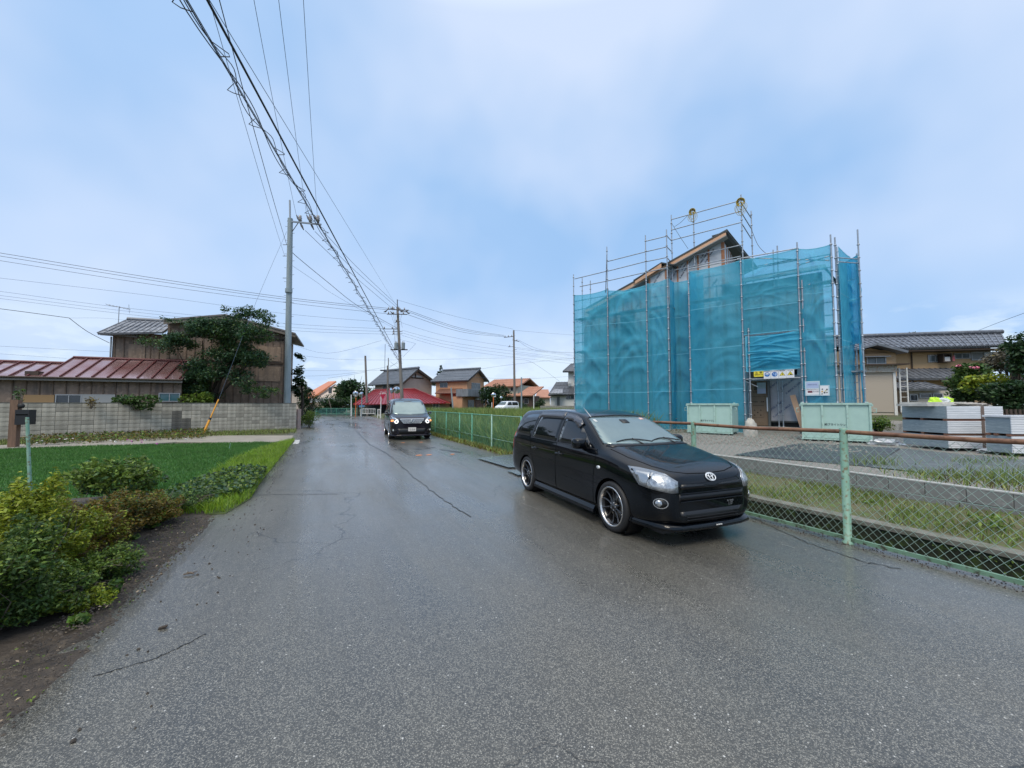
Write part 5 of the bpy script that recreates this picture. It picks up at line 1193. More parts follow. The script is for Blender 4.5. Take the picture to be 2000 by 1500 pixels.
# small raised roof piece lower left
r0 = SF.P(1293, 513, HY - .5); r1 = SF.P(1330, 531, HY - .3)
m = MB(); rv = Vector((r0[0], HY - .6, r0[1])); lv = Vector((X(1238, 548, HY - .5), HY - .6, Z(1238, 548, HY - .5)))
m.slab([rv, rv + Vector((0, 1.6, 0)), lv + Vector((0, 1.6, 0)), lv], .06); m.slab([rv, rv + Vector((.55, .0, -.22)), rv + Vector((.55, 1.6, -.22)), rv + Vector((0, 1.6, 0))], .06); m.build('lower_roof', M_ROOFD, hs)
m = MB(); m.prism([(lv.x + .1, lv.z - .22), (lv.x + .1, lv.z - .08), (rv.x, rv.z - .07), (rv.x, rv.z - .27)], HY - .62, HY - .58); m.build('lower_fascia', M_FASCIA, hs)
m = MB(); xx0, xx1 = X(1270, 530, HY - .3), X(1302, 530, HY - .3); m.box(xx0, xx1, HY - .35, HY - .02, ZB, rv.z - .3); m.build('bay_wall', M_WRAP, hs)
# battens on the front face, on the side face, and the wide corner board
def zroof(x): return za + (zL - za) * (x - xa) / (xL - xa) - .12
k = 0; x = xa - .62
while x > xs_l + .1:
    if not (xx0 < x < xx1): MB().box(x - .035, x + .035, HY - .022, HY - .003, ZB + .3, zroof(x)).build('batten', M_BATTEN, hs)
    x -= .455; k += 1
MB().box(xa - .10, xa + .012, HY - .026, HY - .004, ZB + .3, za - .12).build('corner_board', M_BATTEN, hs)
for k in range(9):
    y = HY + .02 + .50 * k; MB().box(xa + .001, xa + .02, y, y + .05, ZB + .3, za - .1).build('batten', M_BATTEN, hs)
for x in (xx0, xx1): MB().box(x - .06, x + .02, HY - .375, HY - .352, ZB + .3, rv.z - .3).build('batten', M_BATTEN, hs)
# window opening seen through the net at left
wx0, wz0 = hp_(1213, 665); wx1, wz1 = hp_(1240, 606)
w_ = MB().box(wx0, wx1, HY - .05, HY - .028, wz0, wz1).build('window', mat('shaded_window', (.05, .09, .13), .2), hs); MB().box(wx0 - .04, wx1 + .04, HY - .06, HY - .051, wz1, wz1 + .05).build('frame', M_EAVE, w_)
# right block: lower part with its own roof
RY = 1.25
bx0 = xa + .02; bx1 = X(1608, 600, RY); bz = Z(1500, 548, RY)
DX0, DX1 = X(1470, 780, RY), X(1556, 780, RY)
m = MB(); m.box(bx0, bx1, RY + 1.6, RY + 1.7, ZB, bz + .3); m.build('right_wall', M_WRAP, hs)
m = MB(); m.box(DX1 + .05, bx1, RY, RY + .1, ZB, bz); m.box(bx0 - .05, DX0 - .05, RY, RY + .1, ZB, bz); m.box(DX0 - .05, DX1 + .05, RY, RY + .1, 2.95, bz); m.build('right_front_wall', M_WRAP, hs)
m = MB(); m.box(bx1 - .1, bx1 - .001, RY + .12, RY + 5, ZB, bz); m.build('right_side_wall', M_WRAP, hs)
m = MB(); m.slab([(bx0 - .1, RY - .5, bz + .02), (bx1 + .1, RY - .5, bz + .02), (bx1 + .1, RY + 2.2, bz + .9), (bx0 - .1, RY + 2.2, bz + .9)], .08); m.build('right_roof', mat('green_grey_roof_sheet', (.10, .16, .17), .5), hs)
m = MB(); m.slab([(bx1 + .12, RY - .5, bz + .0), (bx1 + .75, RY + .2, bz - .9), (bx1 + .75, RY + 2.6, bz - .7), (bx1 + .12, RY + 2.2, bz + .85)], .06); m.build('right_roof_end', M_ROOFD, hs)
for k in range(7):
    x = bx0 + .4 + .455 * k
    if x < bx1 - .1: MB().box(x - .03, x + .03, RY - .02, RY - .002, 2.98, bz - .05).build('batten', M_BATTEN, hs)
for z in (3.2, 4.4): MB().box(X(1568, 650, RY), X(1600, 650, RY), RY - .03, RY - .004, z, z + .7).build('window', mat('pale_window', (.45, .52, .58), .2), hs)
# open doorway: dark recess, cardboard covered door, membrane wall, step
M_CARD = mat('brown_cardboard', (.20, .14, .095), .8, var=(.17, .12, .08), vs_=3)
zt_d = Z(1500, 735, RY + .05)
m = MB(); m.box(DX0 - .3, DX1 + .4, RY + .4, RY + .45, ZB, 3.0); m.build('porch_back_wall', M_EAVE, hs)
cx0, cx1 = X(1463, 780, RY - .25), X(1499, 780, RY - .25); cz0, cz1 = Z(1480, 831, RY - .25), Z(1480, 727, RY - .25)
dr = MB().box(cx0, cx1, RY - .25, RY - .20, cz0, cz1).build('front_door', M_CARD, hs); dr['label'] = 'front door covered in printed brown cardboard'
INK = mat('dark_brown_ink', (.045, .028, .018), .7)
def ptext(s, u, v, size, parent, c, m=INK, **k):
    t = text_obj('print', s, size, m, parent, .0008, **k); x, z = SF.P(u, v, c); wall_text(t, x, c - .004, z, tilt=k.get('tilt', 0)) if False else wall_text(t, x, c - .004, z); return t
for s_, u, v, sz, b_ in (('vi', 1474, 749, .20, .006), ('a', 1476, 757.5, .30, .010), ('玄関', 1475, 766, .09, 0), ('HANDLE WITH CARE', 1481, 774.5, .055, 0), ('注意', 1489, 785, .07, .002), ('天地無用', 1474, 785, .055, .002)): ptext(s_, u, v, sz, dr, RY - .25, bold=b_)
for (u0, v0, u1, v1) in ((1470, 791.5, 1492, 792.3), (1470, 793, 1470.6, 815), (1491.6, 793, 1492.2, 815), (1470, 815, 1492, 815.8)):
    x0_, z1_ = SF.P(u0, v0, RY - .25); x1_, z0_ = SF.P(u1, v1, RY - .25); MB().box(x0_, x1_, RY - .256, RY - .252, z0_, z1_).build('print', INK, dr)
for u, v in ((1474, 801), (1486, 801), (1480, 806), (1474, 811), (1486, 811)): ptext('▲' if v == 801 else '●', u, v, .075, dr, RY - .25)
hx_, hz_ = SF.P(1499, 790, RY - .28); hd = MB(); hd.box(hx_ - .02, hx_ + .02, RY - .34, RY - .26, hz_ - .28, hz_ + .28); hd.build('handle', M_GALV2, dr)
fr = MB(); f0, f1 = X(1499.5, 780, RY - .3), X(1504, 780, RY - .3); fr.box(f0, f1, RY - .32, RY - .18, cz0 - .05, cz1 + .05); fr.build('door_frame', M_EAVE, hs)
px0, px1 = X(1505, 780, RY - .1), X(1560, 780, RY - .1); pz0, pz1 = Z(1530, 822, RY - .1), Z(1530, 733, RY - .1)
pw = MB().box(px0, px1, RY - .10, RY - .07, pz0, pz1).build('wrapped_side_light', mat('grey_house_wrap', (.44, .45, .49), .4, var=(.36, .37, .41), vs_=2.5, bump=.01, bs=3), hs)
MB().box(px0, px1, RY - .12, RY - .101, pz0 - .06, pz0 - .002).build('sill', M_EAVE, pw)
BLUEINK = mat('blue_grey_ink', (.10, .13, .22), .6)
def slant(s, u, v, size, parent, c, ang, m=BLUEINK, b=.002):
    t = text_obj('print', s, size, m, parent, .0006, bold=b); x, z = SF.P(u, v, c)
    t.matrix_local = Matrix.Translation((x, c - .004, z)) @ Matrix.Rotation(PI / 2, 4, 'X') @ Matrix.Rotation(ang, 4, 'Z'); return t
for s_, u, v, sz in (('SUPER-X-MAX', 1540, 748, .11), ('X-MAX-X-WRAP', 1552, 756, .11), ('X-MAX', 1511, 752, .11), ('SUPER-X-MAX', 1516, 793, .11), ('X-WRAP-X-MAX', 1527, 803, .11)): slant(s_, u, v, sz, pw, RY - .10, .72)
for k, (u, v) in enumerate([(1253, 547), (1282, 546), (1330, 520), (1340, 515), (1352, 505), (1377, 492), (1386, 488), (1374, 505), (1386, 500), (1318, 534), (1336, 531), (1243, 560)]):
    slant('X-MAX WRAP', u, v, .105, hs, HY - .002 if not (1270 < u < 1302) else HY - .352, .95, mat('black_ink2', (.05, .05, .07), .6))
for u, v in ((1232, 575), (1250, 590), (1390, 560), (1375, 575), (1400, 600), (1360, 600), (1385, 640), (1405, 660), (1365, 680), (1250, 700)): slant('X-MAX WRAP', u, v, .12, hs, HY - .002, .9, MATS['black_ink2'])
for u, v in ((1485, 640), (1520, 625), (1545, 600), (1480, 600)): slant('X-MAX WRAP', u, v, .12, hs, RY - .002, .7)
st = MB().box(X(1456, 835, RY - .9), X(1563, 835, RY - .9), RY - .95, RY - .3, ZB, Z(1500, 834, RY - .9)).build('entrance_step', M_CONC, hs)
fd = MB().box(bx0, DX0 - .05, RY - .02, RY - .001, ZB, ZB + .4).build('foundation', M_CONC, hs)
lm = MB().obox((X(1560, 805, RY - .5), RY - .5, ZB + .75), (.09, 0, .02), (0, .03, 0), (-.18, .05, .75)).build('leaning_board', M_FASCIA); lm.location = (SF.o.x, SF.o.y, 0); lm.rotation_euler.z = SF.a; tag(lm, 'brown timber board leaning beside the membrane wall', 'board')
# ---------------------------------------------------------------- signs
def sign(u0, v0, u1, v1, col, label, name='safety_sign', grp='safety signs over the doorway', c=-.05, tilt=0.):
    x0, z0 = SF.P(u0, v1, c); x1, z1 = SF.P(u1, v0, c)
    f = empty(name, SF.W((x0 + x1) / 2, c, (z0 + z1) / 2), SF.a, label, 'sign', grp); w, h = x1 - x0, z1 - z0
    MB().box(-w / 2, w / 2, -.003, .003, -h / 2, h / 2).build('board', col, f); return f, w, h
M_SW = mat('sign_white', (.72, .74, .77), .4); M_SY = mat('sign_yellow', (.80, .66, .04), .4); M_SB = mat('sign_blue', (.02, .13, .42), .4); M_SK = mat('sign_black', (.015, .015, .015), .4)
def flat(f, poly, m, name='print', y=-.005):
    mb = MB(); n = len(poly); mb.add([(x, y, z) for x, z in poly] + [(x, y + .0015, z) for x, z in poly], [tuple(range(n)), tuple(range(2 * n - 1, n - 1, -1))]); return mb.build(name, m, f)
f, w, h = sign(1472.5, 724.5, 1491, 736, M_SY, 'yellow landscape caution sign, leftmost of the five over the doorway')
t1 = text_obj('print', '注 意', h * .42, M_SK, f, .001, squeeze=1.3); wall_text(t1, 0, -.006, h * .22); t1 = text_obj('print', '工事関係者以外立入禁止', h * .30, M_SK, f, .001, squeeze=w * .92 / (h * .30 * 11)); wall_text(t1, 0, -.006, -h * .16)
for i, (u0, v0, u1, v1, kind, lb) in enumerate([(1492, 723, 1505, 740, 'helmet', 'white sign with blue disc and helmeted head, second from left'), (1506, 722.5, 1520, 739.5, 'glove', 'white sign with blue disc and lighter right half, third from left'), (1521, 722, 1535, 739, 'warn', 'white sign with yellow warning triangle, fourth over the doorway'), (1536, 721, 1551, 738, 'warn2', 'white sign with triangle over a black heap, rightmost over the doorway')]):
    f, w, h = sign(u0, v0, u1, v1, M_SW, lb)
    s_ = {'helmet': '保護帽着用', 'glove': '安全帯使用', 'warn': '頭上注意', 'warn2': '足元注意'}[kind]
    t1 = text_obj('print', s_, h * .13, M_SK, f, .001); wall_text(t1, 0, -.006, h * .39)
    t1 = text_obj('print', '—————', h * .08, M_SB, f, .001); wall_text(t1, 0, -.006, -h * .38)
    if kind in ('helmet', 'glove'):
        flat(f, oval(0, 0, w * .38, w * .38, 22), M_SB)
        if kind == 'helmet':
            flat(f, [(w * .27 * math.cos(a), w * .02 + w * .22 * math.sin(a)) for a in [PI * k / 10 for k in range(11)]], M_SW, y=-.007); flat(f, rrect(-w * .12, w * .12, -w * .25, -w * .03, w * .05), mat('sign_blue_light', (.10, .28, .60), .4), y=-.007)
        else:
            flat(f, [(w * .03, -w * .30), (w * .24, -w * .16), (w * .30, w * .08), (w * .18, w * .26), (w * .08, w * .10)], mat('sign_blue_pale', (.35, .50, .75), .4), y=-.007); flat(f, [(-w * .22, w * .05), (-w * .02, -w * .08), (w * .0, 0), (-w * .12, w * .22)], MATS['sign_blue_pale'], y=-.007)
    else:
        flat(f, [(-w * .40, -w * .25), (w * .40, -w * .25), (0, w * .38)], M_SK); flat(f, [(-w * .32, -w * .21), (w * .32, -w * .21), (0, w * .30)], M_SY, y=-.007)
        flat(f, [(-w * .02, -w * .1), (w * .10, -w * .14), (w * .08, w * .08), (-w * .08, w * .12)] if kind == 'warn' else [(-w * .04, -w * .20), (w * .22, -w * .20), (w * .14, -w * .06), (w * .0, -w * .04)], M_SK, y=-.009)
        if kind == 'warn2': flat(f, [(-w * .12, -w * .06), (-w * .02, w * .12), (w * .04, w * .08), (-w * .06, -w * .10)], M_SK, y=-.009)
M_SHEET = mat('laminated_paper', (.62, .66, .72), .25); M_SH2 = mat('bluish_notice', (.38, .46, .66), .35)
f, w, h = sign(1573, 744, 1601, 773, mat('clear_sleeve', (.45, .60, .66), .2), 'double notice in a clear sleeve pinned on the blue net', 'notice', 'paper notices on the net', -.26)
flat(f, [(-w * .42, .01), (w * .42, .01), (w * .42, h * .42), (-w * .42, h * .42)], M_SH2); flat(f, [(-w * .42, -h * .42), (w * .42, -h * .42), (w * .42, -.01), (-w * .42, -.01)], mat('white_notice', (.74, .74, .76), .35))
flat(f, [(-w * .33, -h * .30), (-w * .02, -h * .30), (-w * .02, -h * .16), (-w * .33, -h * .16)], mat('notice_dark_red', (.16, .04, .06), .4), y=-.007)
t1 = text_obj('print', '建築計画のお知らせ', w * .09, mat('notice_ink', (.12, .08, .12), .5), f, .001); wall_text(t1, 0, -.008, -h * .08)
t1 = text_obj('print', '工事中はご迷惑を\nおかけします', w * .065, MATS['notice_ink'], f, .001); wall_text(t1, w * .2, -.008, -h * .22)
t1 = text_obj('print', '建設業の許可票\n・・・・・・・・・', w * .09, mat('notice_ink2', (.16, .2, .36), .5), f, .001); wall_text(t1, 0, -.008, h * .22)
f, w, h = sign(1600, 752, 1620, 773, MATS['clear_sleeve'], 'small white poster with several little dark pictures on the blue net', 'notice', 'paper notices on the net', -.26)
flat(f, [(-w * .38, -h * .42), (w * .38, -h * .42), (w * .38, h * .42), (-w * .38, h * .42)], MATS['white_notice'])
for x, z, s_, c in ((-.18, .12, .07, (.03, .04, .07)), (.25, .08, .08, (.03, .04, .02)), (-.20, -.10, .09, (.60, .38, .12)), (.02, -.20, .09, (.05, .06, .06)), (.24, -.2, .07, (.10, .10, .06)), (-.22, -.32, .07, (.16, .20, .18)), (.12, -.03, .06, (.55, .52, .12))):
    flat(f, [((x - s_) * w, (z - s_) * h), ((x + s_) * w, (z - s_ * .8) * h), ((x + s_ * .8) * w, (z + s_) * h), ((x - s_ * .9) * w, (z + s_ * .7) * h)], mat('poster_pic_%02d%02d' % (int(c[0] * 99), int(c[1] * 99)), c, .5), y=-.007)
f, w, h = sign(1479, 747, 1495.5, 769, mat('grey_notice', (.26, .33, .36), .5), 'grey two part notice hanging in front of the cardboard door', 'notice', 'paper notices in the doorway', RY - .35)
flat(f, [(-w * .47, -h * .48), (w * .47, -h * .48), (w * .47, -.02), (-w * .47, -.02)], mat('bluegrey_notice', (.33, .37, .48), .5))
# coiled yellow ropes hung on the top poles
def rope(u, v, c, label, big=1.):
    x, z = SF.P(u, v, c); f = SF.W(x, c - .03, z); m = MB()
    for k in range(7):
        r = (.10 + .01 * k) * big; a0 = random.uniform(0, .4)
        m.tube([(r * math.cos(2 * PI * j / 14) * .9 + random.uniform(-.008, .008), -.02 * k + .06 + .02 * math.sin(j), .0 + r * math.sin(2 * PI * j / 14)) for j in range(15)], .011, 5, caps=False)
    for k in range(5):
        s_ = (.05 + .035 * k) * big; l_ = random.uniform(.30, .52) * big
        m.tube([(s_ * 1.1 * math.sin(a), -.05 + .01 * k, -l_ * .5 + l_ * .5 * math.cos(a)) for a in [2 * PI * j / 14 for j in range(15)]], .0085, 4)
    o = m.build('coiled_rope', mat('yellow_rope', (.50, .38, .06), .8, var=(.34, .25, .05), vs_=20)); o.location = f; o.rotation_euler.z = SF.a; tag(o, label, 'rope', 'rope coils hung on the scaffold'); return o
rope(1353, 415, D, 'yellow rope coil hung on the left high scaffold pole'); rope(1447, 396, D, 'larger yellow rope coil on the tallest scaffold pole', 1.15)
def cablepts(pts, r, name, m, label, cat, group=None, n=5):
    P = [Vector(p) for p in pts]; Q = []
    for i in range(len(P) - 1):
        a, b, c, d = P[max(0, i - 1)], P[i], P[i + 1], P[min(len(P) - 1, i + 2)]
        for k in range(5):
            t = k / 5; Q.append(.5 * ((2 * b) + (c - a) * t + (2 * a - 5 * b + 4 * c - d) * t * t + (3 * b - a - 3 * c + d) * t ** 3))
    Q.append(P[-1]); o = MB().tube(Q, r, n).build(name, m); return tag(o, label, cat, group)
def sp3(u, v, c): x, z = SF.P(u, v, c); return SF.W(x, c, z)
cablepts([sp3(1467, 446, 2.1), sp3(1478, 474, 1.8), sp3(1488, 488, 1.4), sp3(1499, 497, 1.2)], .010, 'hanging_cord', mat('dark_cord', (.05, .05, .045), .6), 'dark cord drooping from the tallest scaffold corner to the right', 'cord')
cablepts([sp3(1343, 421, D - .06), sp3(1330, 434, D - .06), sp3(1317, 443, D - .06)], .009, 'hanging_cord', MATS['dark_cord'], 'short cord sloping down left from the left rope coil', 'cord')
cablepts([sp3(1313, 438, D - .06), sp3(1328, 462, D - .06), sp3(1344, 486, D - .06)], .009, 'hanging_cord', MATS['dark_cord'], 'long cord sloping down right towards the roof edge', 'cord')
# white rubbish bag with offcuts
wb_ = crumple('rubbish_bag', (0, 0, 0), .24, .22, .62, mat('offwhite_bag', (.50, .48, .43), .6, var=(.38, .36, .32), vs_=5), 'off-white rubbish bag with wood offcuts left of the doorway', 'bag', 10, .09, True); wb_.location = A(1466, 846, 14.2); wb_.location.z = .42
# ================================================================== BUILDINGS AROUND
M_TILE = mat('grey_roof_tile', (.10, .115, .135), .45, var=(.16, .175, .20), vs_=3, rvar=.1)
M_TILE2 = mat('weathered_roof_tile', (.17, .18, .20), .45, var=(.26, .27, .29), vs_=1.5, rvar=.1)
M_BROWNW = mat('dark_brown_timber', (.075, .05, .035), .8, var=(.05, .035, .027), vs_=4)
M_WFRAME = mat('aluminium_window_frame', (.35, .36, .37), .4, .5)
M_CURT = mat('curtained_glass', (.16, .19, .20), .12, var=(.07, .09, .10), vs_=2)
def tiled(parent, a, b, c, d, m, name='roof', nrows=8, ncols=None, th=.12, rib=.035, wid=.27):
    """roof plane a-b (eave, left to right), d-c (ridge): slab plus raised tile courses / ribs"""
    a, b, c, d = map(Vector, (a, b, c, d)); s = MB(); s.slab([a, b, c, d], th); ro = s.build(name, m, parent)
    n = (b - a).cross(d - a).normalized(); n = n if n.z > 0 else -n
    k = ncols or max(3, int((b - a).length / wid)); t = MB()
    for i in range(k + 1):
        u = i / k; p, q = a.lerp(b, u) + n * .01, d.lerp(c, u) + n * .01; t.tube([p, q], rib, 4, caps=True, sm=False)
    t.build('tile_courses', m, ro, kind='stuff')
    for j in range(1, nrows):
        v = j / nrows; p, q = a.lerp(d, v) + n * .012, b.lerp(c, v) + n * .012; t2 = MB().beam(p, q, .03, .03); 
        if j % 2: t2.build('tile_row', m, ro)
    return ro
def ridge(parent, p, q, m, r=.11): 
    return MB().tube([p, q], r, 6).build('ridge_tiles', m, parent)
def window(parent, F, px, c, frame=.05, depth=.07, glass=None, sashes=2, fm=None, name='window'):
    u0, v0, u1, v1 = px; (x0, z1), (x1, z0) = F.P(u0, v0, c), F.P(u1, v1, c)
    if z1 < z0: z0, z1 = z1, z0
    fm = fm or M_WFRAME; w = MB()
    w.box(x0 - frame, x1 + frame, c - depth, c - .002, z1, z1 + frame); w.box(x0 - frame, x1 + frame, c - depth, c - .002, z0 - frame, z0); w.box(x0 - frame, x0, c - depth, c - .002, z0 + .001, z1 - .001); w.box(x1, x1 + frame, c - depth, c - .002, z0 + .001, z1 - .001)
    for k in range(1, sashes): xm = x0 + (x1 - x0) * k / sashes; w.box(xm - frame * .4, xm + frame * .4, c - depth * .8, c - .003, z0 + .001, z1 - .001)
    wo = w.build(name, fm, parent)
    for k in range(sashes):
        xa_, xb_ = x0 + (x1 - x0) * k / sashes + .01, x0 + (x1 - x0) * (k + 1) / sashes - .01
        MB().box(xa_, xb_, c - depth * .5, c - depth * .4, z0 + .002, z1 - .002).build('pane', glass or M_DARKGLASS, wo)
    return wo
def house(name, u, v0, Y, ang, label, z=0.):
    p = A(u, v0, Y); F = Frame((p.x, p.y, 0), ang); e = empty(name, (p.x, p.y, 0), ang, label, 'house'); return F, e
# ------------------------------------------------------------ old wooden house at left
F, h = house('old_wooden_house', 553, 700, 26.5, math.radians(23), 'old two storey wooden house with rusty red metal lean-to roof behind the block wall')
M_OLDW = stained('old_boarding', (.27, .20, .155), (.10, .082, .072)); M_OLDW2 = stained('old_boarding_pale', (.36, .26, .19), (.16, .125, .10))
M_BATW = mat('old_batten', (.13, .09, .065), .85, var=(.20, .14, .10), vs_=2)
def LP(u, v, c=0.): x, z = F.P(u, v, c); return x, z
xr_, _ = LP(553, 700); xm, _ = LP(325, 700); xl_, _ = LP(218, 700, .8)
ze = LP(553, 652)[1]
MB().prism([(xm, 0), (0, 0), (0, ze), (xm, LP(328, 634)[1]), ][::-1], 0, 5.5).build('main_wall', M_OLDW, h)
MB().box(xl_, xm - .01, .8, 5.2, 0, LP(260, 650, .8)[1]).build('left_wall', M_OLDW, h)
def boards(parent, x0, x1, z0, z1, y, step=.42, m=None):
    x = x0
    while x < x1: MB().box(x, x + .045, y - .035, y - .003, z0, z1).build('board_batten', m or M_BATW, parent); x += step
boards(h, xm + .1, -.1, 0, ze - .05, 0); boards(h, xl_ + .1, xm - .1, 3.6, LP(260, 655, .8)[1] - .1, .8)
for u0, v0, u1, v1, m_ in ((252, 672, 283, 705, M_OLDW2), (500, 715, 548, 745, M_OLDW2), (505, 676, 548, 706, M_OLDW2)):
    (x0, z1), (x1, z0) = LP(u0, v0, 0 if u0 > 320 else .8), LP(u1, v1, 0 if u0 > 320 else .8); c = 0 if u0 > 320 else .8
    MB().box(x0, x1, c - .05, c - .036, z0, z1).build('boarded_shutter', m_, h)
for v in (711, 664): 
    z = LP(520, v)[1]; MB().box(xm, .02, -.06, -.036, z, z + .12).build('belt_board', M_BROWNW, h)
# shallow gable roof of the main block
apx = LP(440, 613, -.5); rgt = LP(577, 650, -.5); lft = LP(319, 623, -.5)
a0, a1, a2 = (lft[0], lft[1]), (apx[0], apx[1]), (rgt[0], rgt[1])
for (p, q) in ((a0, a1), (a1, a2)):
    MB().slab([(p[0], -.5, p[1]), (q[0], -.5, q[1]), (q[0], 6, q[1]), (p[0], 6, p[1])], .10).build('roof', M_BROWNW if 0 else mat('old_roof_metal', (.12, .10, .09), .55, var=(.2, .18, .17), vs_=2), h)
    d_ = Vector((q[0] - p[0], 0, q[1] - p[1])); MB().prism([(p[0], p[1] - .11), (q[0], q[1] - .11), (q[0], q[1] - .30), (p[0], p[1] - .30)], -.46, -.40).build('bargeboard', mat('grey_bargeboard', (.22, .19, .16), .8, var=(.13, .11, .09)), h)
MB().prism([(xm, ze - .02), (0, ze - .02), (a2[0], a2[1] - .12), (a1[0], a1[1] - .12), (xm, a0[1] - .12)], -.02, .0).build('gable_boarding', M_OLDW, h)
# tiled roof left block (two slopes seen end on)
e0, e1, g0, g1 = LP(190, 650, .1), LP(318, 648, .1), LP(232, 632, 1.4), LP(330, 637, 1.4)
tiled(h, (e0[0], .1, e0[1]), (e1[0], .1, e1[1]), (g1[0], 2.4, g1[1] + .45), (g0[0], 2.4, g0[1] + .45), M_TILE2, wid=.28, nrows=6)
ridge(h, (g0[0], 2.4, g0[1] + .5), (g1[0], 2.4, g1[1] + .5), M_TILE2)
tiled(h, (e0[0] - .1, .6, e0[1] + .05), (e0[0] + 1.6, .6, e0[1] + .02), (g0[0] + 1.5, 2, e0[1] + .5), (g0[0] - .2, 2, e0[1] + .5), M_TILE2, wid=.28, nrows=4)
MB().tube([(xl_ - .04, .74, 3.4), (xl_ - .04, .74, e0[1] - .1)], .045, 6).build('downpipe', M_WFRAME, h)
MB().tube([(.06, -.08, .1), (.06, -.08, ze - .1)], .045, 6).build('downpipe', M_BROWNW, h)
# lean-to with red standing seam roof
M_REDM = mat('rusty_red_metal_roof', (.56, .43, .44), .13, .65, var=(.30, .13, .12), vs_=.28, col3=(.40, .24, .23), rvar=.08)  # pale base tone paints the sky's sheen over the rusty red
M_REDR = mat('red_roof_seam', (.12, .03, .03), .45)
yl = -2.4; (xa0, za0), (xb0, zb0) = LP(60, 735, yl), LP(357, 741, yl); (xa1, za1), (xb1, zb1) = LP(120, 701, -.2), LP(352, 712, -.2)
zeav = (za0 + zb0) / 2; ztp = LP(240, 702, -.2)[1]
xL2 = LP(-420, 740, yl)[0]; xjoin = LP(117, 720, yl)[0]
def metal_roof(x0, x1, z0, z1, y0, y1, name):
    s = MB().slab([(x0, y0, z0), (x1, y0, z0), (x1, y1, z1), (x0, y1, z1)], .06); ro = s.build(name, M_REDM, h); x = x0
    while x <= x1 + .01: MB().beam((x, y0 - .02, z0 + .035), (x, y1, z1 + .035), .05, .07).build('standing_seam', M_REDR, ro); x += .62
    MB().tube([(x0, y1, z1 + .05), (x1, y1, z1 + .05)], .07, 6).build('ridge_cap', M_REDR, ro)
metal_roof(xjoin - .6, LP(356, 740, yl)[0], zeav, ztp, yl, -.05, 'lean_to_roof')
metal_roof(xL2, xjoin - .62, zeav - .03, ztp - .38, yl, -.55, 'far_lean_to_roof')
MB().box(xL2, LP(355, 760, yl + .5)[0], yl + .45, yl + .55, 0, zeav - .05).build('lean_to_wall', M_OLDW, h)
MB().box(xL2, LP(357, 742, yl)[0], yl - .06, yl - .02, zeav - .20, zeav - .03).build('gutter_board', mat('grey_gutter_board', (.20, .19, .17), .7), h)
MB().tube([(xL2, yl - .1, zeav - .04), (LP(357, 742, yl)[0], yl - .1, zeav - .05)], .05, 6).build('gutter', M_BROWNW, h)
boards(h, xL2 + .2, LP(352, 760, yl + .5)[0], 0, zeav - .2, yl + .45, .5)
window(h, F, (112, 772, 158, 790), yl + .40, glass=M_DARKGLASS, sashes=2); window(h, F, (313, 769, 350, 783), yl + .40, glass=mat('green_blue_glass', (.05, .13, .15), .1), sashes=2)
(x0, z1), (x1, z0) = LP(160, 770, yl + .42), LP(225, 790, yl + .42); MB().box(x0, x1, yl + .34, yl + .40, z0, z1).build('grey_panel', mat('pale_grey_panel', (.30, .31, .31), .6), h)
(x0, z1), (x1, z0) = LP(48, 771, yl + .42), LP(107, 790, yl + .42); MB().box(x0, x1, yl + .34, yl + .40, z0, z1).build('tan_panel', mat('tan_board', (.30, .19, .09), .7), h)
MB().box(xjoin - 1.4, xjoin - .9, yl + .2, yl + .9, zeav + .05, zeav + .28).build('roof_vent', M_BROWNW, h)
(x0, z0), = (LP(231, 636, 1.6),)
an = MB(); zt_ = LP(231, 598, 1.6)[1]; an.tube([(x0, 1.6, z0 - .3), (x0, 1.6, zt_)], .022, 5); zx = zt_ - .1
an.tube([(x0 - .6, 1.6, zx + .15), (x0 + .5, 1.6, zx - .05)], .015, 4)
for k in range(7): an.tube([(x0 - .55 + k * .17, 1.35, zx + .14 - k * .03), (x0 - .55 + k * .17, 1.85, zx + .14 - k * .03)], .010, 4)
an.tube([(x0 + .45, 1.6, zx + .25), (x0 + .5, 1.6, zx - .30)], .012, 4); an.build('tv_aerial', M_WFRAME, h)
# ------------------------------------------------------------ house with orange roof far left of the junction
F, h = house('orange_roof_house', 612, 790, 68, math.radians(-25), 'far house with bright orange roof left of the junction')
M_ORT = mat('orange_roof', (.62, .22, .08), .5, var=(.52, .17, .06), vs_=1.2); M_CREAM = mat('cream_wall', (.50, .42, .36), .8, var=(.45, .38, .32), vs_=2)
x1, z1 = F.P(590, 775); x2, z2 = F.P(655, 748); x3, z3 = F.P(640, 790)
pts = [A(586, 775, 70), A(655, 745, 64), A(664, 750, 60), A(622, 771, 62)]
h2o = h.location
def loc(F, P): return [tuple(F.loc(p)) for p in P]
P_ = loc(F, [A(588, 775, 70), A(641, 745, 74), A(656, 744, 66), A(606, 779, 61)])
MB().slab(P_, .25).build('roof', M_ORT, h)
P_ = loc(F, [A(606, 780, 61.2), A(655, 750, 66), A(672, 769, 63), A(672, 812, 63), A(606, 812, 61.2)]); MB().slab(P_[:], .3).build('gable_wall', M_CREAM, h)
P_ = loc(F, [A(596, 783, 63), A(664, 771, 60), A(664, 778, 60), A(600, 787, 62)])
m = MB(); a, b = loc(F, [A(602, 782.5, 60.5), A(668, 780.5, 60.2)]); m.beam(a, b, .5, .55); m.build('white_eave', mat('pale_eave', (.50, .52, .54), .6), h)
m = MB(); a, b = loc(F, [A(642, 762.5, 60.4), A(648, 762.5, 60.4)]); m.beam(a, b, .12, .95); m.build('window', M_DARKGLASS, h)
m = MB(); a, b = loc(F, [A(598, 787, 61), A(612, 787.5, 61)]); m.beam(a, b, .5, .25); m.build('lower_roof', M_ORT, h)
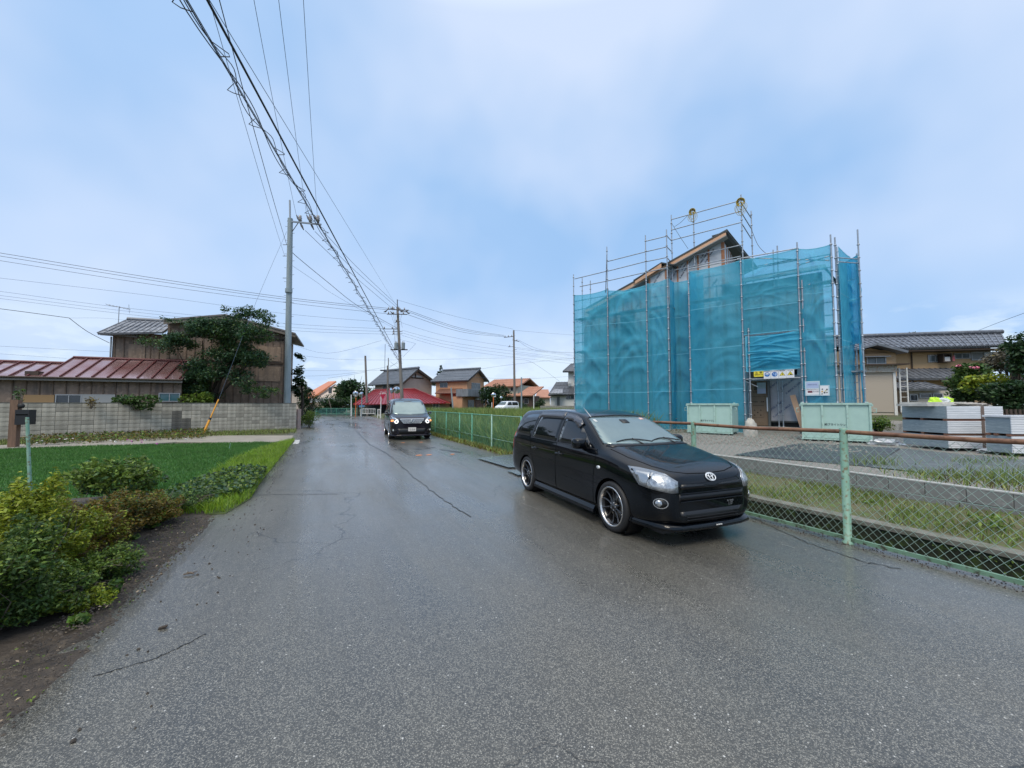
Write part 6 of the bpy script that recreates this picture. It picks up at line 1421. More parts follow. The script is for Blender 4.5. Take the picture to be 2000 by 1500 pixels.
# grey roofed house behind it
F, h = house('grey_roof_house', 590, 790, 85, math.radians(-20), 'distant pale house with dark grey gable half hidden behind the orange roof')
m = MB(); m.slab(loc(F, [A(560, 762, 86), A(590, 749, 86), A(590, 749, 92), A(560, 762, 92)]), .3); m.slab(loc(F, [A(590, 749, 86), A(610, 760, 86), A(610, 760, 92), A(590, 749, 92)]), .3); m.build('roof', M_TILE, h)
m = MB(); q = loc(F, [A(565, 763, 87), A(590, 752, 87), A(606, 761, 87), A(606, 812, 87), A(565, 812, 87)]); m.slab(q, .3); m.build('wall', M_CREAM, h)
# ------------------------------------------------------------ grey tiled house behind the red roof
F, h = house('pink_house', 787, 780, 60, math.radians(-38), 'pinkish two storey house with grey tiled roof behind the red roofed annex')
M_PINK = mat('pinkish_render', (.60, .46, .38), .85, var=(.55, .42, .34), vs_=2)
F0 = F; Lw = F.P(732, 780)[0]; zE = F.P(787, 741)[1]
# gable side runs along +y of the frame: use second frame
FG = Frame(F.o, F.a + PI / 2)
gw = FG.P(843, 780)[0]; zA = FG.P(811, 720, 0)[1]; zEr = FG.P(848, 748)[1]; xA = FG.P(811, 722)[0]
m = MB(); m.box(Lw, 0, 0, gw, .3, zE - .02); m.build('wall', M_PINK, h)
m = MB(); m.add([(0, 0, zE - .021), (0, gw, zE - .021), (0, xA, zA - .35), (-.3, 0, zE - .021), (-.3, gw, zE - .021), (-.3, xA, zA - .35)], [(0, 1, 2), (3, 5, 4), (0, 3, 4, 1), (1, 4, 5, 2), (2, 5, 3, 0)]); m.build('gable', M_PINK, h)
ov = .8
sl = (zA - zE) / xA
tiled(h, (Lw - ov, -ov, zE - sl * ov), (ov, -ov, zE - sl * ov), (ov, xA, zA), (Lw - ov, xA, zA), M_TILE, wid=.33, nrows=8, th=.2)
MB().slab([(Lw - ov, xA, zA), (ov, xA, zA), (ov, gw + ov, zE - sl * ov * .6), (Lw - ov, gw + ov, zE - sl * ov * .6)], .2).build('rear_roof', M_TILE, h)
ridge(h, (Lw - ov, xA, zA + .1), (ov + .1, xA, zA + .1), M_TILE, .2)
m = MB(); m.beam((ov - .05, -ov, zE - sl * ov - .22), (ov - .05, xA, zA - .22), .12, .28); m.beam((ov - .05, xA, zA - .22), (ov - .05, gw + ov, zE - sl * ov * .6 - .22), .12, .28); m.build('bargeboard', M_BROWNW, h)
MB().box(.02, .10, xA - 1.6, xA + 1.6, zE + .25, zE + .42).build('gable_beam', M_BROWNW, h); MB().box(.02, .06, xA - 1.3, xA - .15, zE + .45, zE + .72).build('gable_panel', mat('white_plaster', (.6, .6, .58), .8), h); MB().box(.02, .06, xA + .15, xA + 1.3, zE + .45, zE + .72).build('gable_panel', MATS['white_plaster'], h); MB().box(.02, .12, xA - .1, xA + .1, zE + .3, zA - .3).build('gable_post', M_BROWNW, h)
window(h, F, (749, 747, 757, 762), 0, glass=M_CURT, sashes=2, frame=.08); window(h, F, (763, 746, 770, 762), 0, glass=M_CURT, sashes=1, frame=.08)
# red roofed annex in front
F, h = house('red_roof_annex', 780, 800, 54, math.radians(-6), 'low annex with shiny red hipped metal roof beside the junction')
M_RED = mat('bright_red_metal_roof', (.27, .022, .026), .24, var=(.20, .014, .018), vs_=1.2, rvar=.06)
M_TANW = mat('tan_wall', (.30, .24, .16), .8, var=(.22, .17, .11), vs_=2)
zr = .55
def q3(u, v, c): x, z = F.P(u, v, c); return (x, c, z)
a, b, c_, d_ = q3(690, 790, -1.0), q3(871, 787, -1.0), q3(810, 760, 4.2), q3(731, 762, 4.2)
MB().slab([a, b, c_, d_], .12).build('roof', M_RED, h)
MB().slab([b, (b[0] - 1, 7, b[2]), (c_[0], 5.2, c_[2]), c_], .12).build('roof_end', M_RED, h)
A_, B_, C_, D_ = map(Vector, (a, b, c_, d_))
for k in range(27):
    t = k / 26; p = A_.lerp(B_, t); q_ = D_.lerp(C_, t); MB().beam(p + Vector((0, -.02, .04)), q_ + Vector((0, 0, .04)), .06, .07).build('standing_seam', mat('red_roof_seam2', (.22, .012, .014), .4), h)
MB().tube([D_ + Vector((0, 0, .06)), C_ + Vector((0, 0, .06))], .08, 6).build('ridge_cap', MATS['red_roof_seam2'], h); MB().tube([C_ + Vector((0, 0, .06)), B_ + Vector((0, 0, .06))], .08, 6).build('hip_cap', MATS['red_roof_seam2'], h)
xw0, xw1 = F.P(764, 800)[0], F.P(860, 800)[0]; MB().box(xw0, xw1, 0, 5, .1, F.P(800, 787)[1]).build('wall', M_TANW, h)
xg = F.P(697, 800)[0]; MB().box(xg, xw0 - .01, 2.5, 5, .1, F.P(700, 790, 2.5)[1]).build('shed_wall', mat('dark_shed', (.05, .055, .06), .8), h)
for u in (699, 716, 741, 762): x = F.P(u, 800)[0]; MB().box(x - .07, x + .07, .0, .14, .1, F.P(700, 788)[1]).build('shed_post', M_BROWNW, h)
window(h, F, (699, 787, 712, 795), 2.45, glass=mat('blue_sheet', (.05, .22, .45), .4), sashes=1, frame=.04); window(h, F, (846, 789, 857, 797), 0, glass=M_CURT, fm=M_WHITEP, sashes=2)
window(h, F, (846, 798.5, 858, 808), 0, glass=M_WHITEP, fm=M_WHITEP, sashes=2, name='door_panel')
# ------------------------------------------------------------ orange rendered house
F, h = house('orange_house', 912, 780, 58, math.radians(-30), 'orange rendered two storey house with grey tiled roof and grey sheet balcony')
M_OR = mat('orange_render', (.58, .32, .18), .85, var=(.50, .27, .15), vs_=1.5)
FG = Frame(F.o, F.a + PI / 2); Lw = F.P(851, 780)[0]; zE = F.P(910, 738)[1]; gw = FG.P(945, 780)[0]; xA = FG.P(931, 722)[0]; zA = FG.P(931, 721)[1]
MB().box(Lw, 0, 0, gw, .3, zE - .02).build('wall', M_OR, h)
m = MB(); m.add([(0, 0, zE - .021), (0, gw, zE - .021), (0, xA, zA - .3), (-.3, 0, zE - .021), (-.3, gw, zE - .021), (-.3, xA, zA - .3)], [(0, 1, 2), (3, 5, 4), (0, 3, 4, 1), (1, 4, 5, 2), (2, 5, 3, 0)]); m.build('gable', M_OR, h)
sl = (zA - zE) / xA; ov = .6
tiled(h, (Lw - ov, -ov, zE - sl * ov), (ov, -ov, zE - sl * ov), (ov, xA, zA), (Lw - ov, xA, zA), M_TILE, wid=.33, nrows=8, th=.2)
MB().slab([(Lw - ov, xA, zA), (ov, xA, zA), (ov, gw + ov, zE - sl * ov * .6), (Lw - ov, gw + ov, zE - sl * ov * .6)], .2).build('rear_roof', M_TILE, h)
ridge(h, (Lw - ov, xA, zA + .1), (ov + .1, xA, zA + .1), M_TILE, .17)
m = MB(); m.beam((ov - .05, -ov, zE - sl * ov - .22), (ov - .05, xA, zA - .22), .12, .22); m.beam((ov - .05, xA, zA - .22), (ov - .05, gw + ov, zE - sl * ov * .6 - .22), .12, .22); m.build('bargeboard', M_BROWNW, h)
window(h, F, (860, 748, 874, 756), 0, sashes=2, glass=M_DARKGLASS); MB().box(*[F.P(u, 750)[0] for u in (857, 876)], -.5, -.0, F.P(860, 747)[1], F.P(860, 746)[1] + .05).build('window_hood', M_BROWNW, h)
window(h, FG, (921, 748, 937, 760), 0, sashes=3, glass=M_CURT).parent = None
w_ = bpy.data.objects[[o.name for o in bpy.data.objects if o.name.startswith('window')][-1]]
for o in [o for o in bpy.data.objects if o.parent is None and o.name.startswith('window')]:
    o.parent = h; o.rotation_euler.z = PI / 2
# lower skirt roof and shop front
p0, p1 = F.P(850, 768, -1.0), F.P(892, 768, -1.0)
MB().slab([(p0[0], -1.1, p0[1]), (p1[0] + .3, -1.1, p1[1]), (p1[0] + .3, 0, p1[1] + .75), (p0[0], 0, p1[1] + .75)], .12).build('skirt_roof', mat('brown_metal', (.16, .075, .05), .5), h)
(x0, z1), (x1, z0) = F.P(891, 760, -1.3), F.P(913, 774, -1.3)
z0b, z1b = z0, z1
M_SHEETM = mat('grey_corrugated_sheet', (.22, .245, .26), .55, var=(.14, .155, .165), vs_=1.6, stretch=(3, 3, .5))
MB().box(x0, 1.2, -1.35, -1.27, z0b, z1b).build('balcony_front', M_SHEETM, h)
xb2 = FG.P(953, 765, -1.2)[0]; MB().box(1.14, 1.2, -1.27, xb2, z0b, z1b).build('balcony_side', M_SHEETM, h); MB().box(x0, 1.14, -1.26, 0, z0b, z0b + .1).build('balcony_floor', M_BROWNW, h); MB().box(0, 1.14, 0.001, xb2, z0b, z0b + .1).build('balcony_floor', M_BROWNW, h)
(x0, z1), (x1, z0) = F.P(891, 775, -.1), F.P(912, 812, -.1); MB().box(x0, -.01, -1.1, -.01, .3, z0b - .02).build('shop_wall', M_OR, h)
for k, (y0, y1, m_, nm) in enumerate(((.2, 1.7, M_CURT, 'shop_door'), (2.0, 4.2, mat('rusty_red_sheets', (.20, .09, .05), .6, var=(.10, .05, .035), vs_=2, col3=(.45, .25, .16)), 'stacked_sheets'))):
    MB().box(.02, .08, y0, y1, .4, z0b - .5).build(nm, m_, h)
MB().box(.03, .5, 1.9, 4.3, z0b - .48, z0b - .12).build('awning', mat('white_awning', (.55, .58, .60), .6), h)
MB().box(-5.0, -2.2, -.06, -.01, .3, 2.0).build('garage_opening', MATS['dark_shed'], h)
MB().box(.09, .35, 4.4, 4.8, .3, z0b - .1).build('shop_pillar', M_OR, h)
# ------------------------------------------------------------ brown tiled houses
F, h = house('brown_tile_house', 1030, 790, 76, math.radians(-32), 'cream house with brown tiled roofs behind the white car')
M_BRT = mat('brown_orange_tile', (.42, .20, .12), .6, var=(.34, .15, .09), vs_=1.2); M_CRM2 = mat('pale_cream_wall', (.52, .47, .38), .8)
FG = Frame(F.o, F.a + PI / 2)
Lw = F.P(955, 790)[0]; zE = F.P(1010, 752)[1]; zA = F.P(1010, 739.5, 3.5)[1]
x10 = F.P(1011, 770)[0]
MB().box(Lw, x10, 0, 7, .3, zE).build('wall', M_CRM2, h)
tiled(h, (Lw - 1, -.8, zE - .2), (x10 + .8, -.8, zE - .2), (x10 + .8, 3.5, zA), (Lw - 1, 3.5, zA), M_BRT, wid=.5, nrows=6, th=.25)
MB().slab([(Lw - 1, 3.5, zA), (x10 + .8, 3.5, zA), (x10 + .8, 7.8, zE - .2), (Lw - 1, 7.8, zE - .2)], .2).build('rear_roof', M_BRT, h)
for u0, u1 in ((987, 990), (998, 1002)): window(h, F, (u0, 754, u1, 763), 0, sashes=1)
xs0, xs1 = F.P(985, 780, -2)[0], F.P(1047, 780, -2)[0]
a, b = F.P(1008, 772.5, -3.2), F.P(1040, 772.5, -3.2); c1 = F.P(1053, 755, 1)
tiled(h, (a[0], -3.2, a[1]), (b[0], -3.2, a[1]), (b[0] + .2, .8, c1[1]), (a[0] + .5, .8, c1[1]), M_BRT, wid=.5, nrows=6, th=.2, name='lower_roof')
MB().box(a[0] - 3, b[0] - .3, -2.5, 0, .3, a[1] - .1).build('dark_timber_wall', M_BROWNW, h)
MB().slab([(a[0] - 3.4, -3.1, a[1] - .05), (a[0] - .05, -3.1, a[1] - .05), (a[0] - .05, -2.2, a[1] + .4), (a[0] - 3.4, -2.2, a[1] + .4)], .15).build('porch_roof', M_BRT, h)
for u0, u1 in ((983, 990), (1000, 1007), (1024, 1032)): window(h, F, (u0, 779, u1, 788), -2.5, sashes=1, glass=M_DARKGLASS)
F, h = house('small_tile_house', 1062, 790, 88, math.radians(-20), 'small house with rust brown roof right of the larger brown roofed one')
q = [A(1046, 776, 84), A(1075, 776, 84), A(1071, 760.5, 90), A(1050, 760.5, 90)]; MB().slab(loc(F, q), .2).build('roof', M_BRT, h)
q = loc(F, [A(1048, 776, 85), A(1074, 776, 85), A(1074, 812, 85), A(1048, 812, 85)]); MB().slab(q, .3).build('wall', M_CRM2, h)
# ------------------------------------------------------------ white and black tiled house next to the scaffold
F, h = house('white_black_tile_house', 1118, 780, 52, math.radians(-8), 'white house with black tiled hip roofs left of the blue scaffold')
M_BLKT = mat('black_roof_tile', (.045, .05, .058), .35, var=(.08, .085, .095), vs_=3); M_WHT = mat('white_wall', (.60, .60, .57), .8)
(x0, _), (x1, _) = F.P(1075, 780), F.P(1150, 780)
MB().box(x0, x1, 0, 5, .3, F.P(1100, 772)[1]).build('lower_wall', M_WHT, h)
a, b, c_, d_ = (F.P(1071, 771, -.6), F.P(1150, 769, -.6), F.P(1150, 745, 3.6), F.P(1087, 746, 3.6))
tiled(h, (a[0], -.6, a[1]), (b[0], -.6, b[1]), (c_[0], 3.6, c_[1]), (d_[0], 3.6, d_[1]), M_BLKT, wid=.4, nrows=7, th=.2)
a2, b2 = F.P(1074, 768, -1.6), F.P(1094, 762, -1.4)
tiled(h, (a2[0], -1.6, a2[1]), (b2[0] + .3, -1.6, a2[1]), (b2[0] + .3, -.2, b2[1] + .2), (a2[0] + .5, -.2, b2[1] + .2), mat('glossy_tile', (.40, .42, .45), .2, var=(.1, .1, .11), vs_=6), wid=.35, nrows=4, th=.15, name='porch_roof')
(x0, z0), (x1, z1) = F.P(1110, 750, 2), F.P(1150, 720, 2); MB().box(x0, x1, 2, 5, z0 - 1, F.P(1112, 727, 2)[1]).build('upper_wall', M_WHT, h)
a, b, c_, d_ = F.P(1099, 725, 1.2), F.P(1150, 725, 1.2), F.P(1150, 706, 4), F.P(1116, 710, 4)
tiled(h, (a[0], 1.2, a[1]), (b[0], 1.2, b[1]), (c_[0], 4, c_[1]), (d_[0], 4, d_[1]), M_BLKT, wid=.4, nrows=6, th=.2, name='upper_roof')
window(h, F, (1106, 772, 1123, 779), 0, sashes=2); window(h, F, (1121.5, 735, 1126, 744), 1.98, sashes=1)
ac = MB(); (x0, z1), (x1, z0) = F.P(1109, 742, 1.5), F.P(1115, 749, 1.5); ac.box(x0, x1, 1.2, 1.6, z0, z1); ac.build('air_conditioner', mat('ac_white', (.55, .56, .56), .5), h)
MB().box(F.P(1088, 780)[0], F.P(1093, 780)[0], -.3, 0.0 - .003, .3, F.P(1090, 775)[1]).build('dark_doorway', M_EAVE, h)
# its block wall
a, b = A(1055, 797, 47), A(1135, 797, 47); o = MB().box(0, (b - a).length, -.1, .1, 0, 1.05).build('boundary_wall', M_CONC); o.location = (a.x, a.y, .35); tag(o, 'grey concrete boundary wall before the white black-roofed house', 'wall')
# ------------------------------------------------------------ beige house at right
F, h = house('beige_house', 1722, 760, 27, math.radians(-40), 'big beige two storey house with long grey tiled roof behind the board stacks')
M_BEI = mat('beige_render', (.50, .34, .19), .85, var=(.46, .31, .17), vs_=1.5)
M_BEI2 = mat('shaded_beige_render', (.46, .31, .18), .85)  # darker copy of the beige render, shade put into the colour
# main wall plane c=0: spans from u=1750 to u=1945
F = Frame(F.o, math.radians(-12)); h.rotation_euler.z = F.a
x0 = F.P(1680, 760)[0]; x1 = F.P(1936, 700)[0]; zt_ = F.P(1850, 677)[1]
MB().box(x0, x1, 0, 6, .3, zt_).build('wall', M_BEI, h)
e0, e1 = F.P(1690, 692, -.9), F.P(1967, 672, -.9); ze_ = (e0[1] + e1[1]) / 2
r0, r1 = F.P(1680, 668, 2.5), F.P(1957, 648, 2.5)
ez = F.P(1900, 676.5, -.9)[1]; rz_ = F.P(1900, 652.5, 2.6)[1]
M_TILE3 = mat('silvery_roof_tile', (.11, .12, .14), .4, var=(.07, .075, .09), vs_=2.2, stretch=(1, .4, 1), col3=(.19, .205, .23), rvar=.1)
tiled(h, (x0 - 1, -.9, ez), (e1[0], -.9, ez), (r1[0], 2.6, rz_), (x0 - 1, 2.6, rz_), M_TILE3, wid=.28, nrows=10, th=.12, rib=.045)
ridge(h, (x0 - 1, 2.6, rz_ + .1), (r1[0] + .1, 2.6, rz_ + .1), M_TILE3, .16)
MB().slab([(x0 - 1, 2.6, rz_), (r1[0], 2.6, rz_), (e1[0], 6.9, ez), (x0 - 1, 6.9, ez)], .12).build('rear_roof', M_TILE3, h)
for k in range(64):
    x = x0 - 1 + (e1[0] - x0 + 1) * k / 63; MB().tube([(x, -.97, ez + .01), (x, -.86, ez + .03)], .055, 6).build('eave_tile', M_TILE3, h)
MB().box(x0, x1 + .5, -.85, -.02, ez - .22, ez - .15).build('soffit', M_BROWNW, h)
window(h, F, (1813, 695, 1838, 706), 0, sashes=2, glass=M_CURT); window(h, F, (1864, 691.5, 1892, 699), 0, sashes=2, glass=M_CURT); window(h, F, (1897, 689, 1921, 702), 0, sashes=1, glass=mat('grey_shutter', (.20, .21, .22), .5)); window(h, F, (1922, 689, 1945, 695), 0, sashes=1, glass=mat('pale_glass', (.45, .48, .50), .2))
(bx0_, bz1), (bx1_, bz0) = F.P(1842, 692, -.5), F.P(1861, 707, -.5); m = MB(); m.box(bx0_, bx1_, -.5, -.01, bz0, bz0 + .06); m.box(bx0_, bx1_, -.5, -.01, bz1, bz1 + .06); m.box(bx0_, bx0_ + .05, -.5, -.01, bz0 + .061, bz1 - .001); m.box(bx1_ - .05, bx1_, -.5, -.01, bz0 + .061, bz1 - .001); m.box(bx0_ + .051, bx1_ - .051, -.25, -.2, bz0 + .061, bz1 - .001); bo = m.build('bay_window', M_BROWNW, h)
MB().box(bx0_ + .15, bx0_ + .45, -.4, -.3, bz0 + .07, bz0 + .35).build('white_vase', mat('vase_white', (.6, .6, .6), .4), bo); MB().box(bx0_ + .5, bx0_ + .7, -.4, -.3, bz0 + .07, bz1 - .1).build('red_curtain', mat('dusty_red', (.4, .1, .12), .7), bo)
MB().tube([(F.P(1779, 700)[0], -.08, .4), (F.P(1779, 700)[0], -.08, zt_)], .04, 6).build('downpipe', M_BROWNW, h)
# two lower pent roofs
def pent(u0, v0, u1, y, vb, vt, d, nm):
    xa_, xb_ = F.P(u0, vb, y)[0], F.P(u1, vb, y)[0]; za_ = F.P((u0 + u1) / 2, vb, y)[1]; zb2 = F.P((u0 + u1) / 2, vt, y + d)[1]
    tiled(h, (xa_, y, za_), (xb_, y, za_), (xb_, y + d, zb2), (xa_, y + d, zb2), mat('dark_wet_tile', (.09, .10, .115), .4, var=(.17, .18, .20), vs_=2.5, rvar=.1), wid=.3, nrows=6, th=.15, name=nm)
pent(1754, 739, 1935, -1.5, 738, 719, 1.5, 'lower_roof')
pent(1757, 760, 1850, -3.2, 758.5, 746, 1.7, 'porch_roof')
(x2, _), (x3, _) = F.P(1772, 780, -2.6), F.P(1880, 780, -2.6); MB().box(x2, x3, -2.6, -.5, .4, F.P(1800, 760, -2.6)[1]).build('ground_floor_wall', mat('offwhite_render', (.50, .46, .40), .8), h)
for u0, v0, u1, v1 in ((1777, 772, 1790, 782), (1796, 770, 1816, 776), (1822, 770, 1838, 776)): window(h, F, (u0, v0, u1, v1), -2.6, sashes=1, glass=M_DARKGLASS)
# jettied gable block at left with its own roof, and garage in front
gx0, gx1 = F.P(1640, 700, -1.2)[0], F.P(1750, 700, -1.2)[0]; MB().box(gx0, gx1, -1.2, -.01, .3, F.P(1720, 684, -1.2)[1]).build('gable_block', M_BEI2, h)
ga, gb, gc_ = F.P(1653, 685, -1.6), F.P(1708, 671, -1.6), F.P(1768, 686, -1.6)
for p, q in ((ga, gb), (gb, gc_)): MB().slab([(p[0], -1.9, p[1]), (q[0], -1.9, q[1]), (q[0], .2, q[1]), (p[0], .2, p[1])], .14).build('gable_roof', M_TILE, h)
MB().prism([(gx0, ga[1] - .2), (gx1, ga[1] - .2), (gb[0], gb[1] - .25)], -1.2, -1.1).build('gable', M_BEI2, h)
(hx0, hz), (hx1, _) = F.P(1688, 696, -1.6), F.P(1738, 694, -1.6); MB().box(hx0, hx1, -1.7, -1.21, hz - .06, hz).build('window_hood', M_TILE, h)
window(h, F, (1693, 699, 1728, 709), -1.2, sashes=2, glass=M_CURT)
gr_ = empty('garage', A(1752, 806, 22), math.radians(-20), 'pale beige prefabricated garage with closed shutter beside the scaffold', 'garage')
Fg = Frame((gr_.location.x, gr_.location.y, 0), math.radians(-20)); gr_.location.z = 0
zb0, zt0 = Fg.P(1745, 805)[1], Fg.P(1745, 727)[1]; xg0 = Fg.P(1640, 760)[0]; ztop = Fg.P(1750, 713)[1]
MB().box(xg0, 0, .05, 5, zb0 - .6, ztop - .01).build('garage_wall', mat('garage_cream', (.55, .49, .40), .6), gr_)
nsl = 22
for k in range(nsl):
    z0 = zb0 + (zt0 - zb0) * k / nsl; MB().box(xg0 + .1, -.12, .0, .045, z0 + .001, zb0 + (zt0 - zb0) * (k + 1) / nsl - .001).build('shutter_slat', mat('shutter_beige', (.47, .41, .34), .6), gr_)
MB().box(xg0 - .05, .04, -.14, .04, zt0 + .01, ztop).build('shutter_box', mat('rust_stained_white', (.55, .53, .48), .6, var=(.5, .48, .44), vs_=3, col3=(.42, .27, .16)), gr_)
MB().box(-.11, .02, -.04, .045, zb0 - .3, zt0).build('jamb', M_WHITEP, gr_)
MB().slab([(xg0 - .3, -.5, ztop + .05), (.45, -.5, ztop + .05), (.45, 5.1, ztop + .25), (xg0 - .3, 5.1, ztop + .25)], .07).build('garage_roof', M_BROWNW, gr_)
lad = empty('leaning_ladder', (0, 0, 0), 0, 'pale ladder standing on the right side of the garage', 'ladder'); lad.location = Fg.W(.14, -.05, zb0); lad.rotation_euler.z = Fg.a
for x in (0, .32): MB().box(x, x + .05, -.03, .03, 0, 2.45).build('ladder_rail', M_WHITEP, lad)
for k in range(8): MB().tube([(.05, 0, .25 + .29 * k), (.32, 0, .25 + .29 * k)], .015, 5).build('rung', M_WHITEP, lad)
# ================================================================== POLES AND WIRES
M_POLE = mat('wet_concrete_pole', (.21, .26, .28), .4, var=(.30, .35, .37), vs_=1.5, stretch=(3, 3, .4), rvar=.1)
M_POLE2 = mat('dark_concrete_pole', (.15, .13, .115), .8, var=(.22, .20, .18), vs_=1.5, stretch=(2, 2, .4))
M_WIRE = mat('black_cable', (.012, .014, .02), .5); M_WIREB = mat('thin_bluish_wire', (.07, .11, .17), .5)
M_INS = mat('insulator', (.30, .28, .27), .3, coat=.6); M_IRON = mat('dark_iron', (.10, .10, .11), .5, .4)
def pole(name, base, top, r0, r1, label, m, steps=True):
    f = empty(name, base, 0, label, 'utility pole'); d = Vector(top) - Vector(base)
    po = MB().tube([(0, 0, 0), tuple(d * .5), tuple(d)], [r0, (r0 + r1) / 2, r1], 14).build('pole_shaft', m, f)
    if steps:
        k = 0; z = 2.2
        while z < d.length - .3:
            t = z / d.length; p = d * t; sgn = 1 if k % 2 else -1; rr = r0 + (r1 - r0) * t
            MB().tube([p + Vector((sgn * rr * .8, 0, 0)), p + Vector((sgn * (rr + .15), -.02, .01))], .011, 4).build('step_bolt', M_IRON, f); z += .45; k += 1
    return f, d
# nearest pole at left
b0 = G(560, 838); t0 = A(567, 427, 25)
f, d = pole('utility_pole', b0, t0, .20, .155, 'tall wet grey concrete pole at the right end of the old block wall', M_POLE)
top = A(566, 391, 25) - b0; MB().tube([tuple(d - Vector((0, 0, .3))), tuple(top)], .055, 8).build('top_mast', mat('pale_mast', (.30, .33, .36), .5, .3), f)
sl_p = A(564, 568, 25) - b0; MB().tube([tuple(sl_p + Vector((0, 0, -.12))), tuple(sl_p + Vector((0, 0, .12)))], .215, 12).build('band', M_POLE, f)
arm0, arm1 = A(562, 432, 25) - b0, A(627, 438.5, 24.6) - b0
MB().beam(arm0, arm1, .09, .09).build('crossarm', mat('grey_crossarm', (.25, .29, .34), .5, .3), f)
MB().tube([tuple(arm0.lerp(arm1, .33)), tuple(A(571, 452, 25) - b0)], .025, 5).build('arm_brace', M_IRON, f)
ins_top = []
for u in (586, 606, 621):
    p = A(u, 434, 24.9) - b0; w_ = MB(); w_.lathe([(.0001, 0), (.09, .0), (.09, .12), (.13, .14), (.08, .20), (.12, .26), (.08, .34), (.10, .42), (.0001, .44)], tuple(p), 'z', 10); w_.build('insulator', M_INS, f)
    for q, (du, dv) in enumerate(((-5, -14), (9, 15))):
        e = A(u + du - 2, 434 + dv, 24.9) - b0; MB().tube([tuple(p), tuple(p.lerp(e, .5)), tuple(e)], [.04, .075, .03], 6).build('strain_insulator', M_IRON, f)
for v in (478, 500, 543, 590): 
    p = A(560, v, 25) - b0; MB().tube([p + Vector((-.25, 0, 0)), p + Vector((.28, 0, 0))], .02, 4).build('bolt', M_IRON, f)
# main pole by the junction
bm_ = G(788, 824.5); bm_ = Vector((A(787, 812, 45).x, 45, 0)); tm = A(776.3, 600, 45)
f2, d2 = pole('utility_pole', bm_, tm, .21, .13, 'main utility pole with transformers and many crossarms behind the van', M_POLE2)
tp_ = A(776, 585, 45) - bm_; MB().tube([tuple(d2), tuple(tp_)], .06, 6).build('top_mast', M_IRON, f2)
def arm(f, b, u0, v0, u1, v1, Y, n=3, nm='crossarm', w=.09, Y1=None):
    p, q = A(u0, v0, Y) - b, A(u1, v1, Y1 or Y) - b; MB().beam(p, q, w, w).build(nm, M_IRON, f)
    for k in range(n):
        c = p.lerp(q, (k + .3) / n); MB().lathe([(.0001, 0), (.06, 0), (.08, .08), (.05, .14), (.07, .22), (.0001, .24)], tuple(c + Vector((0, 0, .04))), 'z', 7).build('insulator', M_INS, f)
arm(f2, bm_, 756, 604, 797, 606, 45, 4); arm(f2, bm_, 756, 613.5, 795, 614, 45, 4, Y1=44.4); arm(f2, bm_, 762, 602, 792, 609, 44, 2, w=.07)
arm(f2, bm_, 771, 629.5, 782, 628, 45, 1, w=.06); arm(f2, bm_, 746, 642.5, 777, 642.5, 45, 2, w=.06); arm(f2, bm_, 766, 648, 786, 647, 45, 2, w=.05); arm(f2, bm_, 766, 653, 786, 652, 45, 2, w=.05)
for k, (u, s_) in enumerate(((789, -1), (793, 1), (798, -1), (762, 1), (757, -1))):
    p = A(u, 605 + 3 * (k % 2), 44.8) - bm_; MB().tube([tuple(p), tuple(p + Vector((.25 * s_, 0, -.22))), tuple(p + Vector((.45 * s_, 0, -.25)))], [.03, .09, .03], 6).build('strain_insulator', M_IRON, f2)
arm(f2, bm_, 763, 683, 796, 683, 44.7, 0, w=.12); 
for u in (773.5, 787.5):
    p = A(u, 682, 44.6) - bm_; MB().lathe([(.0001, 0), (.19, 0), (.20, .05), (.20, .66), (.21, .70), (.17, .76), (.0001, .80)], tuple(p), 'z', 14).build('transformer', mat('transformer_grey', (.27, .31, .33), .5), f2)
    for dx in (-.08, .08): MB().lathe([(.0001, 0), (.03, 0), (.045, .06), (.0001, .18)], tuple(p + Vector((dx, 0, .78))), 'z', 6).build('bushing', M_INS, f2)
for k, (du, a_, b_) in enumerate(((-9, 606, 668), (-5, 610, 668), (-13, 612, 655), (11, 606, 640))):
    MB().tube([A(776 + du, a_, 44.9) - bm_, A(777 + du * .5, (a_ + b_) / 2, 44.7) - bm_, A(777 + du * .8, b_, 44.7) - bm_], .012, 4).build('dropper', M_WIRE, f2)
# second pole
bp_ = Vector((A(1005.5, 808, 60).x, 60, .35)); tpp = A(1003.4, 645, 60)
f3, d3 = pole('utility_pole', bp_, tpp, .20, .12, 'far utility pole standing between the brown roofed house and the scaffold', M_POLE2)
arm(f3, bp_, 984.5, 659, 1004, 657, 60, 3); arm(f3, bp_, 1001, 664, 1014, 667, 60, 2); arm(f3, bp_, 992, 677.5, 1004, 677, 60, 1, w=.06); arm(f3, bp_, 1002, 683, 1009, 683, 60, 0, w=.05)
# plain posts at the junction
def plain(u, v0, v1, Y, r, label, m, cat='post', du=0):
    a, b = A(u + du, v0, Y), A(u, v1, Y); o = MB().tube([(0, 0, 0), tuple(b - a)], [r, r * .85], 8).build('post', m); o.location = a; return tag(o, label, cat)
plain(713.5, 812, 695, 54, .16, 'plain brown concrete post left of the white guard railing', M_POLE2, 'post', 4)
plain(757.3, 800, 714, 49, .13, 'dark short pole behind the stop sign, left of the main pole', M_POLE2); plain(758.5, 714, 699, 49, .06, 'thin mast on top of the dark short pole', M_POLE2)
o = MB().tube([(0, 0, 0), (0, 0, 3.4)], .03, 5).build('mast', M_IRON); o.location = A(751.5, 722, 52); tag(o, 'thin aerial mast rising over the grey roof left of the poles', 'mast')
o = MB().box(-.32, .32, -.1, .1, -.08, .08).build('cable_box', M_BLACKPL); o.location = A(748, 723.5, 50); tag(o, 'small black junction box hanging on the street cables', 'cable box')
